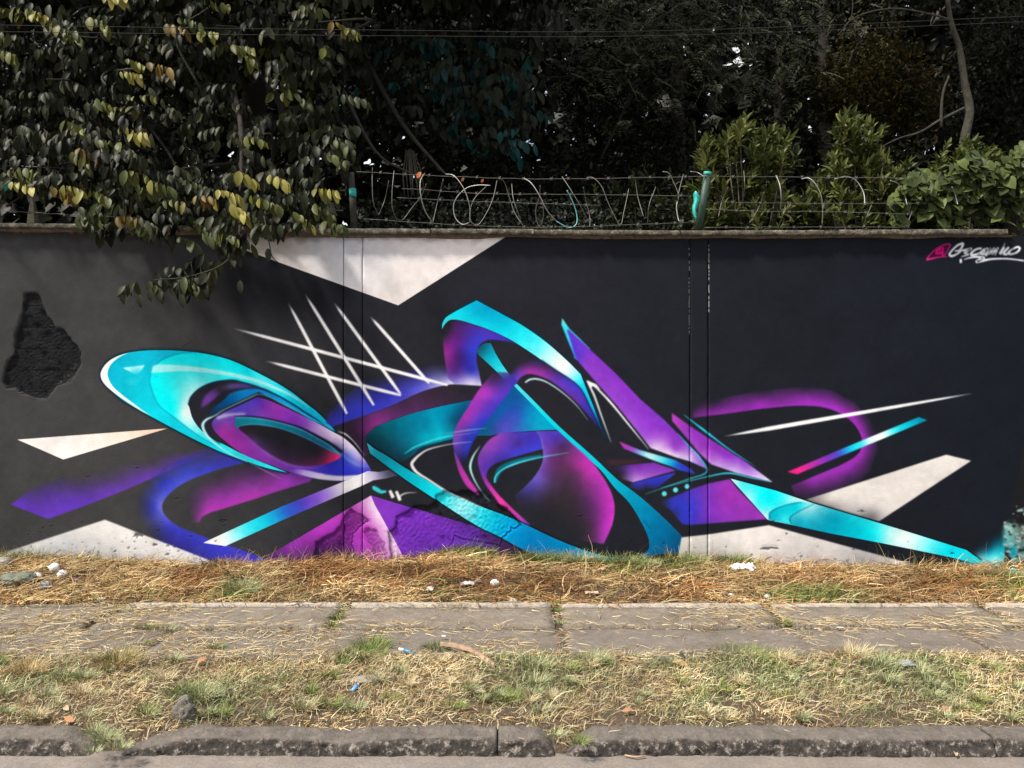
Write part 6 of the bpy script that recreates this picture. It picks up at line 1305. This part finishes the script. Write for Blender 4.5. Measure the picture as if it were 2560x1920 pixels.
barbed(C3((250, 1398), (800, 1396), (1500, 1395)), 7.0, 'lowest strand of barbed wire right of the green post')
barbed(I3((-400, 90), (0, 95), (600, 118), (1150, 140)), 6.95, 'strand of barbed wire across the leaves at the left edge')
barbed(I3((-400, 605), (0, 605), (280, 605)), 7.0, 'short wire behind the teal pipe at the left edge')
barbed(I3((-400, 875), (0, 880), (600, 910), (1400, 955), (2400, 1000)), 7.0, 'low wire behind the pointed concrete stub')
coil = tag(empty('razor_wire_coil', tuple(at(1300, 500, 7.05))), 'loose sagging coil of bare razor wire along the top of the wall', 'razor wire')
arcs = [C2((200, 1030), (198, 1120), (205, 1240), (235, 1325)), C2((300, 1110), (275, 1230), (235, 1325)), C2((332, 1050), (320, 1180), (322, 1280), (345, 1345)), C2((345, 1345), (385, 1350), (440, 1280), (500, 1205), (530, 1130)),
        C2((520, 1065), (495, 1110), (495, 1190), (520, 1290), (570, 1370)), C2((570, 1370), (600, 1240), (635, 1100)), C2((650, 1070), (700, 1080), (750, 1140), (785, 1220), (800, 1300), (795, 1370)),
        C2((925, 1140), (850, 1138), (780, 1155), (720, 1210), (697, 1270), (710, 1340), (750, 1378), (790, 1370)), C2((900, 1145), (830, 1215), (800, 1290), (805, 1360), (850, 1380), (900, 1310), (940, 1220), (965, 1110)),
        C2((970, 1095), (1010, 1120), (1040, 1210), (1075, 1310), (1125, 1385)), C2((1055, 1130), (1065, 1220), (1095, 1310), (1120, 1385)), C2((1230, 1140), (1225, 1210), (1203, 1290), (1210, 1360), (1230, 1390), (1250, 1330), (1245, 1230)),
        C2((1130, 1095), (1175, 1125), (1225, 1200), (1270, 1290), (1330, 1360)), C2((1330, 1360), (1400, 1398), (1450, 1380), (1455, 1320), (1430, 1240), (1395, 1170)), C2((1365, 1085), (1420, 1170), (1480, 1270), (1530, 1370)),
        C2((1495, 1150), (1510, 1230), (1535, 1330), (1535, 1395)), C2((1520, 1090), (1560, 1095), (1610, 1150), (1650, 1250), (1720, 1380), (1745, 1300), (1775, 1160)), C2((1795, 1080), (1815, 1110), (1830, 1210), (1865, 1330)),
        C2((1890, 1380), (1900, 1260), (1940, 1150)), C2((1985, 1055), (2020, 1065), (2050, 1120), (2080, 1200), (2068, 1270), (2080, 1350), (2095, 1360)), C2((2110, 1070), (2080, 1190), (2075, 1250)),
        C3((165, 1055), (205, 1060), (245, 1085)), C3((490, 1050), (495, 1120), (490, 1210)), C3((395, 1150), (355, 1240), (335, 1335)), C3((690, 1080), (712, 1140), (720, 1220), (715, 1290)), C3((615, 1180), (580, 1280), (525, 1370)),
        C3((845, 1100), (890, 1095), (930, 1130), (965, 1200), (975, 1290), (972, 1380)), C3((1000, 1200), (985, 1250), (972, 1300)), C3((770, 1250), (735, 1310), (705, 1390)), C3((1050, 1100), (1120, 1085), (1180, 1110), (1225, 1180), (1235, 1260)),
        C3((1275, 1260), (1250, 1320), (1230, 1370)), C3((1390, 1110), (1440, 1130), (1475, 1190), (1495, 1260)), C3((1525, 1300), (1505, 1350), (1495, 1395)), C3((1770, 1150), (1790, 1200), (1805, 1255))]
for i, a in enumerate(arcs):
    n = len(a); Y0 = 7.0 if i % 2 == 0 else 7.16
    P = [at(u, v, Y0 + (.10 * math.sin(k / max(1, n - 1) * math.pi) * (-1 if i % 2 == 0 else 1))) for k, (u, v) in enumerate(a)]
    bright = i in (4, 6, 7, 12, 13, 19, 21, 24, 26, 29, 31, 33)
    V, q, t_ = tube_np(curve3(P, 7), .0046 if bright else .0036, 5)
    o = place('coil_loop', mesh_np('coil_loop', V, q, t_, M_TWIRE if i in (13,) else (M_RAZOR if bright else M_RAZOR2), True), coil)
# green post with teal cap
def cyl(name, a, b, r0, r1, mat, parent, sides=14): 
    V, q, t_ = tube_np([a, a.lerp(b, .5), b], [r0, r1], sides); return place(name, mesh_np(name, V, q, t_, mat, True), parent)
gp = tag(empty('fence_post', tuple(at(1747, 576, 7.06))), 'leaning dark green tubular fence post with a teal painted top', 'post')
top, bot = at(1768, 438, 7.05), at(1746, 577, 7.08)
cyl('tube', bot, top, .036, .034, M_GPOST, gp); cyl('cap', top, top + (top - bot) * .055, .037, .036, M_TEAL, gp)
lp = tag(empty('fence_post', tuple(at(-20, 500, 7.0))), 'slanting teal pipe at the left edge above the wall', 'post')
cyl('tube', at(-40, 524, 7.1), at(22, 456, 6.9), .034, .034, M_TEAL, lp)
dp = tag(empty('fence_post', tuple(at(882, 575, 7.12))), 'dark weathered post where the hanging leaves end', 'post')
cyl('shaft', at(886, 577, 7.12), at(878, 432, 7.12), .034, .028, plain('dark weathered wood', (.035, .032, .026), .9, .4, 20, .01), dp); cyl('paint_band', at(882.5, 492, 7.118), at(881.5, 472, 7.118), .0335, .0335, M_TEAL, dp)
sb = tag(empty('concrete_stub', tuple(at(78, 556, 7.04))), 'short pointed concrete stub standing on the wall top at left', 'concrete stub')
b0, b1 = at(68.5, 557.5, 7.0), at(88, 557.5, 7.0); tp0, tp1 = at(75, 493, 7.02), at(80, 493, 7.02)
V = [(b0.x, 6.99, b0.z), (b1.x, 6.99, b0.z), (b1.x, 7.09, b0.z), (b0.x, 7.09, b0.z), (tp0.x, 7.02, tp0.z), (tp1.x, 7.02, tp0.z - .01), (tp1.x, 7.05, tp0.z - .01), (tp0.x, 7.05, tp0.z)]
bm = bmesh.new(); vv = [bm.verts.new(v) for v in V]
for f in ((0, 1, 5, 4), (1, 2, 6, 5), (2, 3, 7, 6), (3, 0, 4, 7), (4, 5, 6, 7), (3, 2, 1, 0)): bm.faces.new([vv[i] for i in f])
bmesh.ops.subdivide_edges(bm, edges=bm.edges[:], cuts=4, use_grid_fill=True)
for v in bm.verts: v.co += mnoise.noise_vector(v.co * 14) * .008
place('shaft', bm_mesh('shaft', bm, M_CONC), sb)
# teal rag knotted on the wire
N = 12; V = []
for i in range(N):
    s = i / (N - 1); u = 1660 + (195 + 8 * math.sin(s * 7)) / 2.458; v = (1178 + s * 175) / 2.458; w = [.012, .030, .032, .028, .022, .026, .022, .016, .02, .016, .010, .004][i]
    c = at(u, v, 6.98); V += [(c.x - w, c.y + .01, c.z), (c.x - w * .3, c.y - .018 * (1 + .5 * math.sin(i * 2)), c.z + .004), (c.x + w * .4, c.y - .012, c.z - .004), (c.x + w, c.y + .012, c.z), (c.x, c.y + .024, c.z)]
q = [(i * 5 + k, i * 5 + (k + 1) % 5, (i + 1) * 5 + (k + 1) % 5, (i + 1) * 5 + k) for i in range(N - 1) for k in range(5)]
tag(place('plastic_rag', mesh_np('plastic_rag', V, q, None, M_PLAST, True)), 'shredded teal plastic rag hanging on the wires left of the green post', 'rag')
# two thin cables across the top of the picture
for pts, lab, gy in ((((-200, 60), (900, 75), (1700, 76), (2800, 30)), 'upper of the two thin cables running across the tree crowns', 6.2), (((-200, 77), (900, 89), (1700, 88), (2800, 44)), 'lower of the two thin cables running across the tree crowns', 6.2)):
    S = curve3([at(u, v, gy) for u, v in pts], 12); V, q, t_ = tube_np(S, .0024, 5)
    tag(place('cable', mesh_np('cable', V, q, t_, plain('cable grey', (.010, .010, .010), .9), True)), lab, 'cable')
# dead leaves on the top wire
for (u, v, s, lab) in ((1049, 438, .05, 'bright orange dead leaf stuck on the top wire'), (1160, 446, .032, 'small rust dead leaf on the top wire, left of two'), (1209, 449, .030, 'small rust dead leaf on the top wire, right of two')):
    lvv = Leaves(); p = np.array([at(u - 6, v + 8, 6.99)]); lvv.add(p, np.array([[.5, 0, 1.]]), np.array([[0, -1., .3]]), s * 1.4, .6, (.62, .20, .07) if s > .04 else (.22, .06, .03))
    ob = cloud('dead_leaf', lvv, 'oval'); tag(ob, lab, 'leaf')
# ------------------------------------------------------------------ litter and stones
def ground_pt(u, v, lift=0):
    """the point of the ground that the sketch position falls on"""
    Y = CAM_H * F_UNITS / (v - 960)
    for k in range(14):
        x = (u - 1280) * Y / F_UNITS; z = float(ground_z(x, Y)) if not (4.5 < Y < 5.5) else .01
        Y = (CAM_H - z) * F_UNITS / (v - 960)
    return Vector(((u - 1280) * Y / F_UNITS, Y, z + lift))
def lump(name, u, v, sx, sy, sz, mat, label, cat, group=None, freq=9, amp=.25, sub=3, lift=0., facet=False):
    """sizes in metres"""
    c = ground_pt(u, v, sz * .3 + lift); bm = bmesh.new(); bmesh.ops.create_icosphere(bm, subdivisions=sub, radius=1)
    off = Vector((RNG.rand() * 30, RNG.rand() * 30, 3))
    for w in bm.verts:
        n = mnoise.noise(w.co * freq / 9 * 1.2 + off) + .5 * mnoise.noise(w.co * freq / 9 * 3 + off) + .3 * mnoise.noise(w.co * freq / 9 * 7 + off)
        w.co *= 1 + amp * n; w.co = Vector((w.co.x * sx / 2, w.co.y * sy / 2, w.co.z * sz / 2))
    o = place(name, bm_mesh(name, bm, mat, not facet), None, c); return tag(o, label, cat, group)
M_WSTONE = plain('whitewashed stone', (.72, .68, .66), .85, .2, 25, .006)
M_BLOT = plain('blue-black spotted stone', (.25, .28, .34), .85, .8, 40, .006)
M_RSTONE = plain('brown rock', (.26, .17, .11), .9, .4, 20, .01)
M_GSTONE = plain('grey rock', (.22, .20, .18), .95, .5, 25, .01)
M_CLOD = plain('dark cement clod', (.16, .145, .12), .95, .6, 60, .012)
M_BOTTLE = plain('dusty teal-stained stone', (.12, .135, .105), .9, .5, 18, .01)
lump('stone', 137, 1432, .085, .08, .10, M_WSTONE, 'largest white painted stone, upper of the trio near the wall at left', 'stone')
lump('stone', 156, 1443, .085, .08, .075, M_WSTONE, 'white painted stone touching the right side of the largest one', 'stone')
lump('stone', 92, 1446, .09, .07, .06, M_WSTONE, 'low white painted stone lying apart on the left of the pair', 'stone')
lump('stone', 113, 1472, .08, .07, .075, M_BLOT, 'blue-black and white spotted stone in front of the white ones', 'stone')
lump('rock', 48, 1460, .26, .2, .12, M_BOTTLE, 'big grey rock with a green stain at the left edge', 'rock', sub=4)
lump('rock', 281, 1395, .15, .1, .085, M_RSTONE, 'brown rock against the white painted facet of the wall', 'rock')
lump('rock', 8, 1425, .16, .12, .14, M_GSTONE, 'grey rock half in the picture at the left edge near the wall', 'rock')
lump('clod', 462, 1797, .10, .08, .11, M_CLOD, 'lumpy grey cement clod beside the green tuft near the kerb', 'clod', amp=.5, sub=4)
lump('clod', 458, 1775, .055, .05, .05, M_CLOD, 'small cement clod resting behind the larger lumpy one', 'clod', amp=.5, lift=.03)
lump('stone', 1237, 1466, .075, .06, .07, M_WSTONE, 'white round stone in the straw below the blue band', 'stone')
lump('stone', 1283, 1504, .075, .05, .03, M_WSTONE, 'flat white stone on the pavement edge', 'stone')
lump('stone', 1918, 1499, .05, .04, .05, plain('blue grey stone', (.36, .37, .38), .9, .2, 20, .004), 'blue-grey stone at the corner of the paving joint', 'stone')
lump('stone', 1828, 1490, .045, .035, .025, M_WSTONE, 'small pale stone in the rust-brown straw', 'stone')
lump('stone', 1704, 1638, .025, .02, .018, plain('dark pebble', (.04, .03, .035), .8), 'dark pebble at the near edge of the pavement', 'stone')
lump('stone', 912, 1704, .16, .10, .035, plain('flat pale stone', (.24, .21, .17), .9, .2, 20, .004), 'flat pale stone sunk in the turf', 'stone')
lump('stone', 252, 1352 + 150, .07, .05, .03, M_WSTONE, 'pale stone beside the back edge of the pavement at left', 'stone')
lump('stone', 276, 1508, .04, .03, .02, M_BLOT, 'speckled pebble beside the pale stone at the pavement edge', 'stone')
lump('stone', 570, 1409, .09, .05, .04, M_BOTTLE, 'teal-dusted stone at the foot of the blue loop', 'stone')
lump('stone', 2535, 1432, .06, .05, .05, plain('teal splashed stone', (.10, .46, .48), .8, .5, 30), 'teal splashed stone near the bare wall corner', 'stone')
def crumple(name, u, v, w, d, h, mat, label, cat, lift=.01, n=14, amp=1.):
    c = ground_pt(u, v, lift); X, Y = np.meshgrid(np.linspace(-.5, .5, n), np.linspace(-.5, .5, n), indexing='ij'); k = RNG.rand() * 40
    r = 1 - .25 * vnoise(np.arctan2(Y, X + 1e-6), X * 0, k, 1.6, 3); Xs, Ys = X * w * r, Y * d * r
    Z = h * (vnoise(X, Y, k, 4.5, 3)) * amp * (1 - np.clip(np.hypot(X, Y) * 1.5 - .2, 0, 1) * .7)
    me = mesh_np(name, np.stack([Xs + (vnoise(X, Y, k + 3, 6, 2) - .5) * w * .25, Ys, Z], -1).reshape(-1, 3), grid_quads(n, n), None, mat, False)
    return tag(place(name, me, None, c), label, cat)
def film(name, col, rough=.4, alpha=1.):
    t = NT(name); t.set(Base_Color=col, Roughness=rough)
    if alpha < 1: t.b.inputs['Transmission Weight'].default_value = 1 - alpha
    return t.m
M_WHITEBAG = film('white plastic', (.84, .85, .88)); M_PAPER = film('dirty paper', (.52, .43, .38), .8); M_GREYBAG = film('grey plastic film', (.42, .40, .40), .35)
crumple('plastic_bag', 1852, 1431, .20, .16, .10, M_WHITEBAG, 'crumpled white plastic bag on the straw under the right white facet', 'plastic bag', .02)
crumple('plastic_bag', 1875, 1428, .09, .08, .09, M_WHITEBAG, 'torn white plastic scrap next to the crumpled bag', 'plastic scrap', .02)
crumple('plastic_bag', 2268, 1673, .10, .09, .05, film('clear plastic', (.40, .42, .42), .25, .6), 'clear crumpled plastic bag in the grass at right', 'plastic bag', .02)
crumple('paper_scrap', 1075, 1480, .06, .13, .03, M_PAPER, 'grimy pinkish paper scrap in the straw', 'paper scrap', .02)
crumple('paper_scrap', 1168, 1468, .12, .07, .04, M_GREYBAG, 'grey film scrap left of the round white stone', 'plastic scrap', .02)
crumple('paper_scrap', 1195, 1461, .07, .05, .03, film('see-through film', (.5, .48, .46), .3, .7), 'see-through film scrap behind the grey one', 'plastic scrap', .02)
crumple('paper_scrap', 1478, 1488, .12, .07, .03, film('tan paper', (.55, .42, .32), .8), 'tan curled scrap in the bare brown patch', 'paper scrap', .015)
crumple('paper_scrap', 1193, 1737, .09, .04, .02, film('pale paper', (.40, .34, .25), .8), 'pale torn paper in the turf near the kerb', 'paper scrap', .015)
crumple('paper_scrap', 1109, 1595, .03, .02, .006, M_WHITEBAG, 'tiny white flake on the grey pavement strip', 'paper scrap', .012, 6)
crumple('paper_scrap', 2100, 1575, .05, .03, .01, M_PAPER, 'pale scrap on the stained paving slab', 'paper scrap', .015, 6)
crumple('paper_scrap', 1575, 1418, .05, .05, .03, film('pinkish scrap', (.66, .5, .42), .8), 'small pinkish scrap in the straw below the cyan tail', 'paper scrap', .03, 8)
crumple('paper_scrap', 190, 1457, .035, .03, .02, film('violet flake', (.30, .10, .55), .7), 'violet paint flake right of the white stones', 'paint flake', .02, 6)
crumple('bottle_cap', 2138, 1650, .034, .022, .014, film('red plastic', (.75, .02, .02), .4), 'bright red scrap of plastic at the pavement edge', 'plastic scrap', .012, 7)
crumple('petal', 1771, 1633, .03, .02, .01, film('dark red scrap', (.16, .03, .03), .7), 'dark red scrap beside the dark pebble', 'scrap', .012, 6)
crumple('plastic_bag', 2235, 1447, .05, .03, .02, M_PAPER, 'small white-brown scrap in the straw by the black wedge of the mural', 'paper scrap', .02, 7)
def tube_thing(name, a, b, r, mat, label, cat, capmat=None):
    o = tag(empty(name, tuple(a)), label, cat)
    cyl('body', a, a.lerp(b, .72), r, r, mat, o, 10); cyl('cap', a.lerp(b, .725), b, r * .8, r * .5, capmat or mat, o, 10); return o
tube_thing('plastic_tube', ground_pt(1040, 1640, .012), ground_pt(997, 1630, .02), .012, film('blue plastic', (.05, .16, .26), .4), 'blue and white plastic tube lying at the pavement edge', 'plastic tube', M_WHITEBAG)
tube_thing('plastic_tube', ground_pt(881, 1733, .012), ground_pt(897, 1719, .02), .011, film('light blue plastic', (.12, .32, .68), .4), 'small light blue plastic tube in the turf', 'plastic tube', film('pale blue plastic', (.3, .5, .8), .4))
# fallen palm sheath
M_SHEATH = plain('palm sheath', (.27, .18, .12), .8, .4, 30, .004)
s_pts = [(1100, 1617, .004), (1140, 1625, .012), (1175, 1635, .022), (1205, 1648, .05), (1230, 1662, .055), (1236, 1668, .03)]
V = []; 
for i, (u, v, w) in enumerate(s_pts):
    c = ground_pt(u, v, .02 + .012 * math.sin(i)); V += [(c.x - w * .2, c.y + w, c.z - .008), (c.x, c.y + w * .2, c.z + .012), (c.x, c.y - w * .4, c.z + .004), (c.x + w * .2, c.y - w, c.z - .012)]
q = [(i * 4 + k, i * 4 + k + 1, (i + 1) * 4 + k + 1, (i + 1) * 4 + k) for i in range(len(s_pts) - 1) for k in range(3)]
tag(place('palm_sheath', mesh_np('palm_sheath', V, q, None, M_SHEATH, False)), 'dry reddish palm sheath lying across the pavement edge', 'palm sheath')
# dead leaves on the ground
for (u, v, s, c, lab) in ((185, 1815, .07, (.42, .22, .10), 'orange-brown curled leaf at the broken kerb corner'), (172, 1786, .06, (.52, .40, .26), 'tan curled leaf above the orange one near the kerb'), (492, 1667, .08, (.55, .28, .14), 'orange leaf in the left turf'), (2355, 1790, .07, (.50, .30, .18), 'tan leaf on the bare soil at right'), (1555, 1790, .06, (.46, .24, .13), 'rusty leaf near the kerb right of the middle'),
                          (1785, 1884, .09, (.50, .36, .18), 'dry yellow leaf on the road against the kerb'), (2390, 1897, .05, (.58, .44, .28), 'small pale leaf on the road at right'), (1985, 1665, .05, (.42, .20, .10), 'small rust leaf in the green turf at right'), (1720, 1672, .09, (.44, .30, .14), 'dry brown leaf in the green turf right of the middle')):
    c0 = ground_pt(u, v, .02) if v < 1850 else at(u, v, 1.68 * F_UNITS / (v - 960)) + Vector((0, 0, .012))
    lvv = Leaves(); a = RNG.uniform(0, 3.1); lvv.add(np.array([c0]), np.array([[math.cos(a), math.sin(a), .15]]), np.array([[RNG.normal(0, .4), -.5, 1.]]), s, .42, c); ob = cloud('dead_leaf', lvv, 'oval'); tag(ob, lab, 'leaf')
# twig on the road by the kerb
a, b = ground_pt(1560, 1790), None
tube('twig', [at(1562, 1888, 3.42), at(1590, 1893, 3.40), at(1612, 1890, 3.41)], .004, plain('twig pale', (.42, .28, .18), .9)); bpy.context.scene.objects[-1]
o = [x for x in COL.objects if x.name == 'twig'][0]; tag(o, 'short pale twig on the road at the kerb foot', 'twig')
